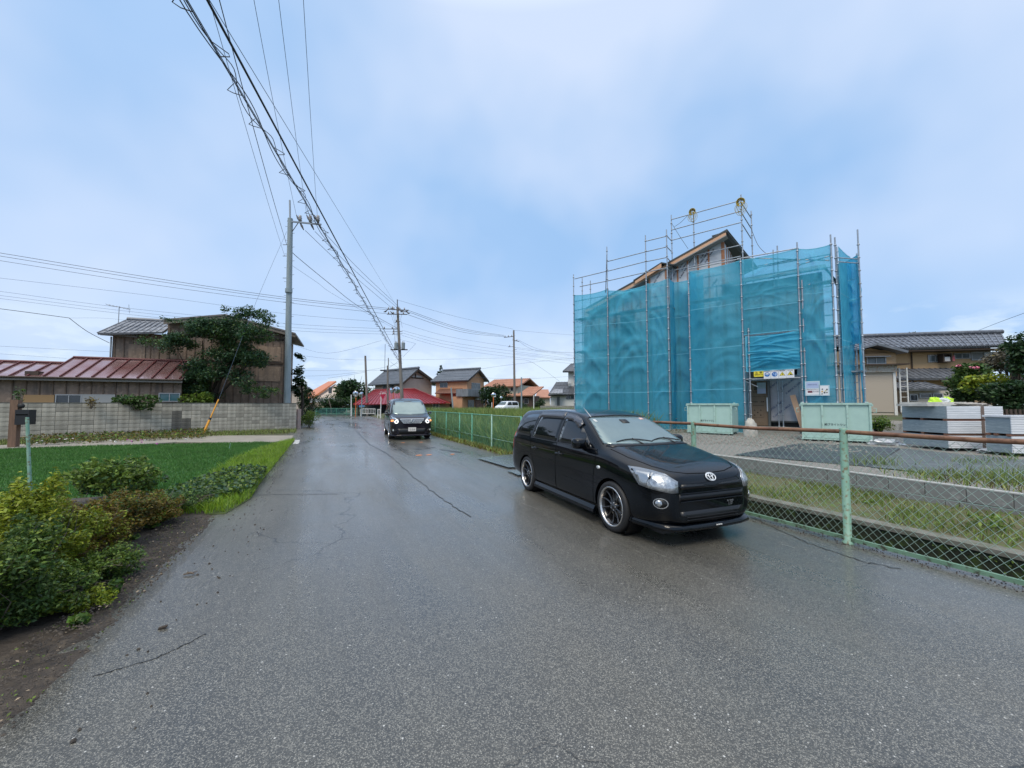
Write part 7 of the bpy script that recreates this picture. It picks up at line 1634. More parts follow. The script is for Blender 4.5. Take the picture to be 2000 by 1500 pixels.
plain(1018.5, 808, 737, 48, .10, 'pale grey post just right of the far utility pole', M_POLE); plain(1042.5, 808, 772, 45, .05, 'thin white post before the lower brown roof', M_WHITEP); plain(881, 812, 757, 50, .10, 'grey leaning post in front of the orange house', M_POLE, du=5)
plain(686, 813, 771, 50, .07, 'white road marker post left of the traffic mirrors', M_WHITEP)
# traffic mirrors
M_MIR = mat('mirror_face', (.55, .62, .68), .08, 1.); M_ORP = mat('orange_post_paint', (.65, .16, .04), .5)
def mirror(f, u, v, r, Y, turn=0., tilt=.15, m=None):
    p = A(u, v, Y) - f.location; mb = MB(); R_ = Matrix.Rotation(turn, 3, 'Z') @ Matrix.Rotation(tilt, 3, 'X')
    vs = []; rings = [(0, -.10), (.35, -.09), (.7, -.06), (.97, 0), (1.0, .02), (.96, .05), (.6, .14), (0, .17)]
    a = MB(); b = MB(); n = 20
    for mbx, rg in ((a, rings[:4]), (b, rings[3:])):
        V = []
        for q, y in rg: V += [p + R_ @ Vector((max(q, .001) * r * math.cos(2 * PI * k / n), y, max(q, .001) * r * math.sin(2 * PI * k / n))) for k in range(n)]
        mbx.add(V, [(i * n + k, i * n + (k + 1) % n, (i + 1) * n + (k + 1) % n, (i + 1) * n + k) for i in range(len(rg) - 1) for k in range(n)], 0, True)
    fo = b.build('mirror_hood', M_ORP if m is None else m, f); a.build('mirror_face', M_MIR, fo); return fo
pz = A(694.5, 812, 50); f = empty('traffic_mirror', (pz.x, pz.y, 0), 0, 'convex traffic mirror on orange post with a second mirror on a grey one', 'traffic mirror')
MB().tube([(0, 0, 0), (0, 0, 2.4)], .05, 8).build('mirror_post', M_ORP, f); mirror(f, 694.5, 769.5, .37, 50, .1)
pz = A(706, 812, 50); f = empty('traffic_mirror', (pz.x, pz.y, 0), 0, 'traffic mirror seen edge-on on a grey post beside the guard railing', 'traffic mirror')
MB().tube([(0, 0, 0), (0, 0, 3.0)], .07, 8).build('mirror_post', M_POLE, f); mirror(f, 706, 771, .36, 50, 1.15, m=M_WHITEP)
pz = A(767.5, 812, 47); f = empty('traffic_mirror', (pz.x, pz.y, 0), 0, 'twin traffic mirrors on an orange post directly above the van roof', 'traffic mirror')
MB().tube([(0, 0, 0), (0, 0, 3.5)], .05, 8).build('mirror_post', M_ORP, f); mirror(f, 775, 762, .42, 47, .3, m=M_WHITEP); mirror(f, 764, 763, .36, 47, -.8, m=M_IRON)
pz = A(922, 806, 46); f = empty('traffic_mirror', (pz.x, pz.y, .3), 0, 'round traffic mirror on orange and white post in front of bushes', 'traffic mirror')
pz2 = A(963.5, 806, 50); f.location = (pz2.x, pz2.y, .3); MB().tube([(0, 0, 0), (0, 0, 2.2)], .05, 8).build('mirror_post', M_ORP, f); mirror(f, 964, 772, .32, 50, .1); MB().tube([(-.18, 0, 0), (-.18, 0, 1.5)], .05, 8).build('white_post', M_WHITEP, f)
pz = A(979, 806, 52); f = empty('traffic_mirror', (pz.x, pz.y, .3), 0, 'smaller blue grey mirror right of the round one by the white car', 'traffic mirror'); MB().tube([(0, 0, 0), (0, 0, 2.0)], .04, 8).build('mirror_post', M_IRON, f); mirror(f, 979, 777, .20, 52, .5, m=M_IRON)
# stop sign 止まれ
ps = A(743.5, 812, 44); f = empty('stop_sign', (ps.x, ps.y, 0), .12, 'red inverted triangle stop sign left of the van', 'sign')
MB().tube([(0, 0, 0), (0, 0, 3.0)], .045, 8).build('sign_post', M_WHITEP, f)
c_ = A(748, 771, 44) - f.location; s_ = .50
m = MB(); m.prism([(c_.x - s_, c_.z + .33), (c_.x + s_, c_.z + .33), (c_.x + .05, c_.z - .52), (c_.x - .05, c_.z - .52)], -.06, -.045); bo = m.build('sign_face', mat('stop_red', (.42, .012, .05), .35), f)
t1 = text_obj('sign_text', '止まれ', .25, M_WHITEP, bo, .002, bold=.006); wall_text(t1, c_.x, -.065, c_.z + .15)
m = MB(); 
for a_, b_ in (((-s_, .33), (s_, .33)), ((s_, .33), (.04, -.52)), ((-s_, .33), (-.04, -.52))): m.beam((c_.x + a_[0] * .93, -.066, c_.z + a_[1] * .93), (c_.x + b_[0] * .93, -.066, c_.z + b_[1] * .93), .006, .025, up=(0, 1, 0))
m.build('white_border', M_WHITEP, bo)
# white guard railings
def guard(u0, u1, v0, v1, Y, label):
    a, b = A(u0, v1, Y), A(u1, v1, Y); f = empty('guard_railing', (a.x, a.y, 0), 0, label, 'guard railing'); w = b.x - a.x; hh = (v1 - v0) / F_PX * Y
    for x in (0, w): MB().tube([(x, 0, 0), (x, 0, hh)], .04, 6).build('railing_post', M_WHITEP, f)
    for z in (hh - .03, hh * .32): MB().tube([(0, 0, z), (w, 0, z)], .033, 6).build('railing_bar', M_WHITEP, f)
    n = max(2, int(w / .2))
    for k in range(1, n): MB().box(w * k / n - .02, w * k / n + .02, -.015, .015, hh * .34, hh - .05).build('baluster', M_WHITEP, f)
guard(704.5, 732.5, 798, 812.5, 53, 'white tubular guard railing at the junction left of the stop sign'); guard(737.5, 742.5, 796, 813, 46, 'short piece of white railing hidden behind the van')
# green fence across the junction
a, b = A(598, 811.5, 54.5), A(735, 812, 55); f = empty('junction_fence', (a.x, a.y, 0), math.atan2(b.y - a.y, b.x - a.x), 'long faded green mesh fence across the end of the road', 'fence'); Lf = (b - a).length
for k in range(8): MB().tube([(Lf * k / 7, 0, 0), (Lf * k / 7, 0, 1.05)], .035, 6).build('fence_post', M_DKGREEN, f)
MB().tube([(0, 0, 1.02), (Lf, 0, 1.02)], .025, 5).build('top_rail', M_DKGREEN, f); MB().tube([(0, 0, .3), (Lf, 0, .3)], .02, 5).build('lower_rail', M_DKGREEN, f)
chain_mesh('chain_link_mesh', mat('teal_mesh', (.06, .22, .20), .6), 0, Lf, .05, 1.0, .10, .012, f, nz=1)
MB().box(.4, Lf * .99, .3, .45, -.1, .3).build('kerb_wall', M_CONC, f)
# ---------------------------------------------------------------- cables
def cable(pts, label, r=.012, m=None, group=None, z=None, Y0=None, Y1=None, cat='cable', name='cable'):
    """pts: picture points; depth from a constant height z, or 1/Y running linearly from Y0 to Y1"""
    P = []; u0, u1 = pts[0], pts[-1]
    L_ = [0]
    for a, b in zip(pts, pts[1:]): L_.append(L_[-1] + math.hypot(b[0] - a[0], b[1] - a[1]))
    for (u, v), l in zip(pts, L_):
        if z is not None: P.append(G(u, v, z))
        else:
            t = l / L_[-1]; P.append(A(u, v, 1 / ((1 - t) / Y0 + t / Y1)))
    return cablepts(P, r, name, m or M_WIRE, label, cat, group, 4)
def over(p_far, near, z_near, label, r, m=None, sagz=0., group=None, ext=1.25, name='cable'):
    """straight overhead line from a far 3-D point through the sight line near=(u,v) at height z_near and on past the camera"""
    q = G(near[0], near[1], z_near); d = q - p_far; P = []
    for k in range(25):
        t = k / 24 * ext; p = p_far + d * t; p.z = p_far.z + (z_near - p_far.z) * t - sagz * 4 * (t / ext) * (1 - t / ext); P.append(p)
    o = MB().tube(P, r, 5).build(name, m or M_WIRE); return tag(o, label, 'cable', group), P
over(A(783, 706, 44.9), (405, 0), 6.2, 'thickest black cable running diagonally up from the main pole over the road', .016)
_, PB = over(A(781, 708, 44.9), (363, 0), 6.05, 'leftmost overhead cable of the wrapped bundle over the road', .008)
over(A(781, 707, 44.9), (366, 0), 6.15, 'second strand of the wrapped cable bundle over the road', .006)
# spiral wire and its hooks round the bundle
sp = MB(); Pn = []
tot = sum((b - a).length for a, b in zip(PB, PB[1:]))
dirb = (PB[-1] - PB[0]).normalized(); sidev = dirb.cross(Vector((0, 0, 1))).normalized(); upv = sidev.cross(dirb)
nT = int(tot / .12); loops = MB()
for k in range(nT):
    s_ = k * .12; p = PB[0] + dirb * s_; ph = s_ * 3.6 + .5 * math.sin(s_ * 1.1); r_ = .035 + .05 * (math.sin(s_ * .9) ** 2); Pn.append(p + sidev * r_ * math.cos(ph) + upv * (r_ * math.sin(ph) + .03))
tag(MB().tube(Pn, .006, 4).build('spiral_wire', M_WIRE), 'loose wire spiralling round the overhead cable bundle', 'cable')
Pn2 = [PB[0] + dirb * (k * .2) + sidev * .06 * math.cos(k * .41 + 2) + upv * (.05 * math.sin(k * .41 + 2)) for k in range(int(tot / .2))]
tag(MB().tube(Pn2, .007, 4).build('spiral_wire', M_WIRE), 'thin second strand loosely wound round the cable bundle', 'cable')
hk = empty('cable_hanger_hooks', tuple(PB[0]), 0, 'row of little wire hooks clipped along the cable bundle', 'cable hook')
s_ = 3.
while s_ < tot - .5:
    o_ = dirb * s_; sg = 1 if int(s_ * 1.7) % 3 else -1
    MB().tube([o_, o_ + sidev * .12 * sg + upv * .02, o_ + sidev * .15 * sg + dirb * .10 - upv * .02, o_ + sidev * .02 * sg + dirb * .22], .006, 4).build('hook', M_WIRE, hk); s_ += .62 + .1 * math.sin(s_)
g3 = 'three high voltage wires above the left pole'
for k, (ut, (pu, pv)) in enumerate(zip((497, 545, 593), ((579, 421), (599, 420), (620, 425)))): over(A(pu, pv, 24.9), (ut, 0), 14.2, ['left of the three thin blue wires rising from the left pole crossarm', 'middle one of the three thin wires rising from the crossarm', 'right one of the three thin wires rising from the crossarm'][k], .009, M_WIREB, .25, ext=1.1)
over(A(560, 478, 25), (430, 0), 11.2, 'dark wire from the middle of the left pole up to the picture top', .012, M_WIRE, .2, ext=1.1)
over(A(556, 500, 24.8), (410, 0), 10.4, 'pale thin wire passing left of the grey pole up to the top', .007, M_WIREB, .15, ext=1.1)
over(A(776, 600, 45), (409, 0), 7.4, 'hair thin wire running beside the thickest cable', .006, M_WIREB, ext=1.1)
for (a, b, lb) in (((596, 450), (768, 604), 'lower left phase wire between left pole and main pole'), ((615, 452), (778, 603), 'middle phase wire between left pole and main pole'), ((634, 455), (780, 600), 'upper right phase wire between left pole and main pole')):
    cable([a, ((a[0] + b[0]) / 2, (a[1] + b[1]) / 2 + 4), b], lb, .014, M_WIRE if a[0] < 600 else M_WIREB, Y0=25, Y1=44.8)
cable([(568, 490), (584, 505), (640, 551), (700, 598), (776, 641)], 'black service cable from the left pole down to the main pole', .018, Y0=25, Y1=45)
cable([(568, 517), (620, 552), (660, 580), (776, 645)], 'thin lower wire from left pole to main pole', .008, M_WIREB, Y0=25, Y1=45)
cable([(560, 452), (500, 590), (427, 781)], 'guy wire slanting from the left pole down to the yellow guard', .007, M_WIREB, Y0=25, Y1=G(396, 850).y + .6)
gl = 'street cables crossing the left sky'
for k, (pts, lb, r, m_) in enumerate([
    ([(-60, 485), (0, 494), (300, 543), (560, 581), (757, 602)], 'topmost dark cable of the left triple running to the main pole', .022, M_WIRE),
    ([(-60, 491), (0, 500), (300, 548), (560, 585), (757, 605)], 'middle dark cable of the left triple running to the main pole', .020, M_WIRE),
    ([(-60, 500), (0, 509), (300, 556), (560, 591), (757, 613)], 'lowest dark cable of the left triple running to the main pole', .018, M_WIRE),
    ([(-60, 536), (0, 543), (300, 578), (560, 613), (750, 629)], 'single thin blue cable below the left triple', .013, M_WIREB),
    ([(-60, 563), (0, 569), (250, 602), (560, 632), (746, 642)], 'upper of the low thin cables above the old roof', .013, M_WIREB),
    ([(-60, 571), (0, 577), (250, 608), (560, 639), (766, 648)], 'second of the low thin cables above the old roof', .013, M_WIREB),
    ([(-60, 578), (0, 583), (250, 614), (560, 645), (766, 653)], 'third of the low thin cables above the old roof', .013, M_WIREB)]):
    cable(pts, lb, r, m_, gl, Y0=33, Y1=44.8)
cable([(-60, 597), (0, 603), (135, 621)], 'dark service cable entering from the left edge', .016, M_WIRE, Y0=20, Y1=22)
cable([(135, 621), (170, 647), (214, 670)], 'service drop sagging down to the old house wall', .014, M_WIRE, Y0=22, Y1=23)
cable([(135, 621), (250, 626), (420, 660)], 'faint wire continuing right from the service drop joint', .006, M_WIREB, Y0=22, Y1=30)
cable([(-60, 672), (0, 676), (214, 687)], 'faint wire low over the red roof, upper', .008, M_WIREB, Y0=26, Y1=30); cable([(-60, 686), (0, 691), (130, 700)], 'faint wire low over the red roof, lower', .008, M_WIREB, Y0=26, Y1=30)
gr3 = 'three cables between main pole and far pole'
for a, c, b in (((797, 606), (900, 641), (985, 655)), ((797, 609), (900, 644), (985, 656.5)), ((795, 614), (900, 648), (985, 658))):
    cable([a, c, b], {606: 'top', 609: 'middle', 614: 'bottom'}[a[1]] + ' one of the three cables sloping right from main pole to far pole', .020, M_WIRE, gr3, Y0=45, Y1=60)
for pts, lb in (([(777, 586), (890, 618), (1003, 643)], 'hair thin top wire from the mast to the far pole'), ([(783, 630), (900, 662), (1130, 695)], 'upper of the long low wires right of the main pole'), ([(785, 645), (900, 672), (1130, 702)], 'second long low wire right of the main pole'), ([(785, 650), (900, 678), (1130, 707)], 'third long low wire right of the main pole'), ([(785, 655), (900, 684), (1130, 712)], 'fourth long low wire right of the main pole'), ([(785, 664), (812, 671)], 'short stub wire right of the transformers'),
    ([(812, 671), (800, 684), (787, 697)], 'curved dropper wire back to the pole below the transformers'), ([(1005, 645), (1060, 650), (1130, 655)], 'thin wire from far pole towards the scaffold'), ([(1014, 667), (1050, 685), (1130, 690)], 'thick cable from far pole down to the scaffold edge'), ([(1012, 664), (1060, 684), (1130, 689)], 'second thick cable from far pole to the scaffold edge'),
    ([(1008, 681), (1130, 697)], 'low wire from far pole to the right, upper'), ([(1008, 690), (1130, 705)], 'low wire from far pole to the right, lower'), ([(1008, 702), (1040, 708), (1092, 744)], 'wire bending down to the white house roof'), ([(560, 668), (640, 690), (745, 665)], 'sagging cable below the clouds left of the main pole'), ([(560, 690), (700, 703), (1000, 699)], 'level thin wire crossing below the white clouds'),
    ([(578, 724), (714, 724), (748, 723), (785, 726)], 'dark street cable passing the brown post'), ([(578, 735), (640, 733), (714, 725)], 'lower street cable rising to the brown post'), ([(640, 739), (714, 727)], 'lowest street cable at the brown post'), ([(714, 724), (757, 716), (785, 706)], 'cable from brown post up to the main pole'), ([(757, 721), (785, 700)], 'short cable between short pole and main pole'), ([(759, 704), (785, 724)], 'crossing cable by the short pole'),
    ([(850, 731), (1000, 740), (1120, 735)], 'thin wire over the orange house roof'), ([(930, 722), (1000, 712), (1130, 698)], 'wire rising right from the orange house')):
    cable(pts, lb, .013, M_WIREB, Y0=48, Y1=60 if pts[-1][0] > 900 else 47)
cable([(1895, 652), (1950, 630), (2060, 590)], 'single thin cable rising to the right edge above the beige roof', .016, M_WIREB, Y0=40, Y1=25)
# ================================================================== VEGETATION
def rnd(n, k=1): return RS.rand(n, k)
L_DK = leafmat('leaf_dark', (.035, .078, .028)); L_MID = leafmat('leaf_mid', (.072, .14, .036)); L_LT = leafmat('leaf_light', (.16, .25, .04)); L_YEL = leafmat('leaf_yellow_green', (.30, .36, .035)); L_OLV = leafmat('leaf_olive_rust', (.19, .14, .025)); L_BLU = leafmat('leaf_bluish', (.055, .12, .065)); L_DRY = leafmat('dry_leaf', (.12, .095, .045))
M_BARK = mat('bark', (.06, .045, .033), .9, var=(.035, .027, .02), vs_=8, bump=.004, bs=30); M_TWIG = mat('grey_twig', (.16, .13, .11), .9)
def blob_pts(n, c, r, shell=.55, lumps=7, seed=None, ls=1.):
    rs = np.random.RandomState(seed if seed is not None else random.randrange(9999)); c = np.array(c, float); r = np.array(r, float)
    lc = rs.normal(size=(lumps, 3)); lc /= np.linalg.norm(lc, axis=1)[:, None]; lc *= (.35 + .35 * rs.rand(lumps))[:, None]
    lr = (.34 + .26 * rs.rand(lumps)) * ls; w = rs.randint(0, lumps, n)
    d = rs.normal(size=(n, 3)); d /= np.linalg.norm(d, axis=1)[:, None]; q = shell + (1 - shell) * rs.rand(n) ** .6
    P = lc[w] + d * (lr[w] * q)[:, None]; return c + P * r
def crown(name, parent, P, size, mats, probs, aspect=.55, droop=.2, clump=None):
    Q = leaves(P, size, aspect, droop)
    # choose the leaf colour by clump so that light and dark masses form
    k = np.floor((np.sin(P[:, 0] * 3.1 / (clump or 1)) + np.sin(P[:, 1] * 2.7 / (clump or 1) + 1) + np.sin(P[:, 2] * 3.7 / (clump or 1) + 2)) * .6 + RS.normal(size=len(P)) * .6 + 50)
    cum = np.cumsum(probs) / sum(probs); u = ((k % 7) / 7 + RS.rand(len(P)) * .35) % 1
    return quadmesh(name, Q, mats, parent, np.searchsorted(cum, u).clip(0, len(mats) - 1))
def twigs(parent, base, n, h, spread, m=None, r=.012, name='branches'):
    mb = MB()
    for i in range(n):
        a = random.uniform(0, 2 * PI); q = random.uniform(.3, 1); e = Vector((math.cos(a) * spread[0] * q, math.sin(a) * spread[1] * q, h * random.uniform(.6, 1))); b = Vector(base)
        mb.tube([b + Vector((e.x * .1, e.y * .1, 0)), b + e * .45 + Vector((random.uniform(-.1, .1), random.uniform(-.1, .1), .1)), b + e], [r, r * .7, r * .3], 4)
    return mb.build(name, m or M_TWIG, parent, kind='stuff')
def bush(name, c, r, n, size, mats, probs, label, cat='bush', group=None, stems=8, aspect=.6, droop=.2, lumps=8, shell=.5, clump=1., sky=0.):
    f = empty(name, (c[0], c[1], c[2]), 0, label, cat, group)
    P = blob_pts(n, (0, 0, r[2] * .9), r, shell, lumps); P = P[P[:, 2] > .02]
    crown('foliage', f, P, size, mats, probs, aspect, droop, clump)
    twigs(f, (0, 0, 0), stems, r[2] * 1.5, (r[0] * .8, r[1] * .8), r=max(.006, min(r) * .03)); return f
def tree(name, c, h, r, n, size, mats, probs, label, tr=.15, lumps=10, clump=2.):
    f = empty(name, c, 0, label, 'tree'); mb = MB(); mb.tube([(0, 0, -.1), (tr * .3, 0, h * .3), (0, tr, h * .6), (0, 0, h - r[2] * .6)], [tr, tr * .8, tr * .6, tr * .3], 8)
    for k in range(7):
        a = k * 2.4; q = .6; mb.tube([(0, 0, h * .35 + k * h * .06), (math.cos(a) * r[0] * q * .6, math.sin(a) * r[1] * q * .6, h - r[2] * .9 + k * .1), (math.cos(a) * r[0] * q, math.sin(a) * r[1] * q, h - r[2] * .5 + r[2] * .1 * k)], [tr * .5, tr * .3, tr * .1], 5)
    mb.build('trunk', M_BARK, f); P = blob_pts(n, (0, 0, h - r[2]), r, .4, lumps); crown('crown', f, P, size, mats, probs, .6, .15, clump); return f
DKP = [L_DK, L_MID, L_LT, L_BLU]
# big tree before the old house
def house_tree():
    base = A(402, 790, 24.0); base.z = 0; f = empty('garden_tree', base, 0, 'big spreading green tree covering the middle of the old wooden house', 'tree'); mb = MB()
    for u, v in ((350, 690), (395, 665), (440, 640), (480, 655), (505, 690), (375, 735), (440, 720), (520, 620), (485, 620)):
        e = A(u, v, 23.6 + random.uniform(-.6, .6)) - base; mb.tube([(random.uniform(-.15, .15), 0, 0), tuple(Vector((e.x * .25, e.y * .3, e.z * .45))), tuple(e)], [.13, .08, .02], 6)
    mb.build('trunk', M_BARK, f); PP = []
    for (u, v, ru, rv, n) in [(350, 668, 38, 24, 2600), (395, 640, 42, 26, 2400), (440, 650, 52, 34, 4200), (455, 690, 55, 32, 4200), (410, 720, 40, 30, 2600), (500, 650, 42, 24, 2200), (500, 700, 34, 22, 1500), (375, 735, 34, 34, 2600), (395, 765, 42, 18, 1500), (470, 735, 24, 22, 900), (485, 755, 22, 18, 500), (460, 612, 26, 16, 700), (500, 612, 32, 14, 600), (524, 622, 18, 12, 300), (300, 668, 38, 12, 500), (335, 625, 18, 6, 120), (520, 765, 28, 14, 500)]:
        c = A(u, v, 23.4 + random.uniform(-.5, .5)) - base; k = 23.5 / F_PX; PP.append(blob_pts(int(n * 1.1), tuple(c), (ru * k * 1.12, 1.1, rv * k * 1.12), .2, 16, ls=.8))
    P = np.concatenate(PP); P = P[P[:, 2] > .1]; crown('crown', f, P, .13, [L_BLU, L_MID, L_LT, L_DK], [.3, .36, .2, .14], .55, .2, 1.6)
    return f
house_tree()
b = A(385, 770, 22.6); bush('shrub', (b.x, b.y, .7), (1.1, .6, .85), 1400, .17, [L_LT, L_MID], [.6, .4], 'light green leafy shrub at the foot of the big garden tree')
b = A(268, 775, 19.6); bush('shrub', (b.x, b.y, 1.25), (1.35, .4, .45), 1000, .14, [L_MID, L_BLU], [.6, .4], 'flat bushy shrub peeping over the old wall by the long window')
b = A(180, 768, 18.5); bush('shrub', (b.x, b.y, 1.35), (.35, .25, .4), 90, .10, [L_OLV, L_DRY], [.5, .5], 'sparse dry shrub in front of the grey wall panel', stems=14)
b = A(40, 762, 17.6); bush('shrub', (b.x, b.y, 1.6), (.25, .2, .4), 120, .10, [L_MID, L_LT], [.5, .5], 'little climbing plant at the lean-to corner')
for u, v, n, lb in ((570, 710, 700, 'x'), ):
    base = A(588, 800, 29.5); base.z = 0; f = empty('tree', base, 0, 'slender tree behind the left utility pole', 'tree')
    MB().tube([(0, 0, 0), (.1, 0, 2.0), (-.1, 0, 3.6)], [.13, .09, .05], 6).build('trunk', M_BARK, f); PP = []
    for (uu, vv, ru, rv, nn) in ((585, 700, 8, 10, 160), (583, 722, 12, 12, 240), (578, 742, 12, 10, 200), (592, 748, 10, 6, 120), (575, 762, 14, 14, 400), (598, 762, 10, 5, 80)):
        c = A(uu, vv, 29.5) - base; k = 29.5 / F_PX; PP.append(blob_pts(nn, tuple(c), (ru * k * 1.2, .6, rv * k * 1.2), .3, 6))
    crown('crown', f, np.concatenate(PP), .20, [L_DK, L_MID, L_BLU], [.5, .3, .2], .6, .1)
b = G(592, 824); bush('bush', (b.x, b.y + 1, 0), (1.05, .9, 1.65), 4500, .13, [L_DK, L_MID, L_BLU], [.5, .35, .15], 'dark tall bush behind the pinkish post at the wall end')
b = G(601, 834); bush('bush', (b.x + .1, b.y, 0), (.62, .6, .72), 2600, .07, [L_LT, L_MID], [.6, .4], 'round bright green bush at the road edge by the wall end')
# trees round the junction
b = A(690, 800, 62); tree('tree', (b.x, b.y, 0), 6.0, (3.1, 2.4, 2.6), 4200, .42, [L_DK, L_MID, L_BLU], [.4, .4, .2], 'bushy dark tree right of the orange roof with feathery top', lumps=12)
b = A(660, 806, 58); bush('bush', (b.x, b.y, 0), (2.9, 1.5, 1.7), 3600, .26, [L_DK, L_MID], [.75, .25], 'wide dark hedge below the feathery tree')
b = A(630, 806, 58); bush('bush', (b.x, b.y, 0), (1.5, 1.0, 1.0), 1200, .22, [L_MID, L_OLV, L_DK], [.4, .3, .3], 'low mixed shrub behind the junction fence at left')
b = A(735, 790, 75); bush('distant_trees', (b.x, b.y, 0), (5, 2, 2.9), 2400, .45, [L_MID, L_OLV, L_DK], [.4, .2, .4], 'distant green treetops between brown post and pink house', 'tree')
b = A(648, 806, 56.5); tag(MB().tube([(0, 0, 0), (-.15, 0, 1.2), (-.5, 0, 2.3)], .06, 6).build('bare_stem', M_TWIG), 'pale bare stem in front of the dark hedge', 'tree stem').location = (b.x, b.y, 0)
b = A(961, 800, 57); bush('bush', (b.x, b.y, .3), (2.6, 1.6, 2.25), 4200, .30, [L_DK, L_MID, L_BLU], [.5, .35, .15], 'big dark green bush between the orange house and white car')
b = A(1000, 803, 56); bush('bush', (b.x, b.y, .3), (2.4, 1.0, .9), 1600, .24, [L_DK, L_MID], [.5, .5], 'low hedge behind the white car')
b = A(1053, 800, 58); bush('bush', (b.x, b.y, .3), (1.0, 1.0, 1.5), 900, .26, [L_DK, L_MID], [.6, .4], 'dark shrub right of the thin white post')
f = empty('conifer', (*A(861, 760, 72).xy, 0), 0, 'pointed conifer top sticking up behind the orange house roof', 'tree'); MB().tube([(0, 0, 0), (0, 0, 8.2)], [.2, .04], 6).build('trunk', M_BARK, f)
tt = RS.rand(900) ** .7; aa_ = RS.rand(900) * 2 * PI; P = np.stack([np.cos(aa_) * 1.6 * tt, np.sin(aa_) * 1.6 * tt, 8.5 - tt * 3.6 + .35 * np.sin(tt * 20)], 1); crown('crown', f, P, .38, [L_DK, L_BLU], [.6, .4], .4, .1)
# right: trees and garden behind the stacks
def picbush(name, u, v, ru, rv, Y, n, size, mats, probs, label, cat='bush', clump=1., ry=None):
    c = A(u, v, Y); k = Y / F_PX; g_ = max(hmap(c.x, c.y), .4); f = empty(name, (c.x, c.y, g_), 0, label, cat)
    P = blob_pts(n, (0, 0, c.z - g_), (ru * k * 1.15, ry or max(.6, rv * k), rv * k * 1.15), .35, 10); P = P[P[:, 2] > 0]; crown('foliage' if cat == 'bush' else 'crown', f, P, size, mats, probs, .6, .15, clump)
    mb = MB()
    for q in range(5): mb.tube([(0, 0, -.1), (random.uniform(-.3, .3) * ru * k, random.uniform(-.2, .2), (c.z - g_) * .6), (random.uniform(-.8, .8) * ru * k, random.uniform(-.3, .3), (c.z - g_))], [.06, .045, .02], 5)
    mb.build('branches' if cat == 'bush' else 'trunk', M_BARK, f); return f
picbush('garden_shrub', 1880, 740, 48, 26, 19, 2600, .17, [L_MID, L_DK, L_LT], [.5, .35, .15], 'spreading green shrub with a few pink blossoms before the beige house')
picbush('garden_shrub', 1935, 752, 45, 20, 17, 2200, .15, [L_YEL, L_LT, L_MID], [.35, .4, .25], 'yellow green layered shrub right of the pink blossom bush')
picbush('garden_shrub', 1985, 700, 26, 40, 16, 2200, .15, [L_DK, L_BLU, L_MID], [.6, .2, .2], 'dark clipped conifer hedge at the right edge of the photo')
picbush('garden_shrub', 1975, 775, 50, 36, 14.5, 3600, .14, [L_DK, L_MID, L_BLU], [.5, .3, .2], 'dark green shrub mass right behind the board stacks')
picbush('garden_shrub', 1900, 775, 40, 18, 17.5, 1500, .14, [L_DK, L_MID, L_LT], [.4, .4, .2], 'dark shrub base below the yellow green shrub')
picbush('pine_tree', 1960, 705, 30, 26, 21, 2600, .15, [leafmat('pine_grey_brown', (.13, .12, .085)), L_OLV, L_DK], [.6, .1, .3], 'greyish brown pine beside the right end of the tiled roof', 'tree')
picbush('pine_tree', 1972, 684, 26, 14, 24, 1300, .18, [L_DK, L_BLU], [.6, .4], 'dark pine branches at the right end of the ridge', 'tree')
picbush('tree', 1990, 700, 14, 16, 26, 700, .2, [L_DK, L_OLV], [.6, .4], 'thin dark tree at the extreme right behind the pine', 'tree')
for (u, v, ru, rv, lb) in ((1795, 658, 20, 8, 'treetop showing above the beige ridge, right one'), (1712, 665, 26, 6, 'treetop line above the beige ridge, left one'), (1750, 661, 22, 6, 'treetop line above the beige ridge, middle one')): picbush('tree', u, v, ru, rv, 36, 700, .26, [L_DK, L_BLU], [.7, .3], lb, 'tree')
PK = mat('pink_petal', (.75, .25, .35), .6)
for k, (u, v) in enumerate(((1902, 718), (1882, 749), (1874, 715), (1907, 719))):
    c = A(u, v, 18.2); Q = leaves(blob_pts(26, tuple(c), (.14, .1, .09), .2, 3), .075, .9); tag(quadmesh('blossom', Q, PK), ['pink blossom cluster at the top of the garden shrub', 'lower pink blossom cluster inside the shrub', 'tiny pink blossom left of the top cluster', 'pink blossom touching the top cluster on the right'][k], 'blossom')
picbush('garden_shrub', 1715, 826, 16, 14, 15.5, 900, .08, [L_LT, L_MID], [.5, .5], 'low grass clump right of the larger skip', clump=.5, ry=.6)
# dark picket fence behind the stacks
a = A(1955, 810, 12.6); f = empty('picket_fence', (a.x, a.y, .45), -.15, 'dark low picket fence behind the board stacks', 'fence')
for k in range(14): MB().box(k * .12, k * .12 + .06, -.02, .02, 0, .95).build('picket', M_BROWNW, f)
for z in (.25, .75): MB().box(-.02, 1.7, .021, .05, z, z + .07).build('fence_rail', M_BROWNW, f)
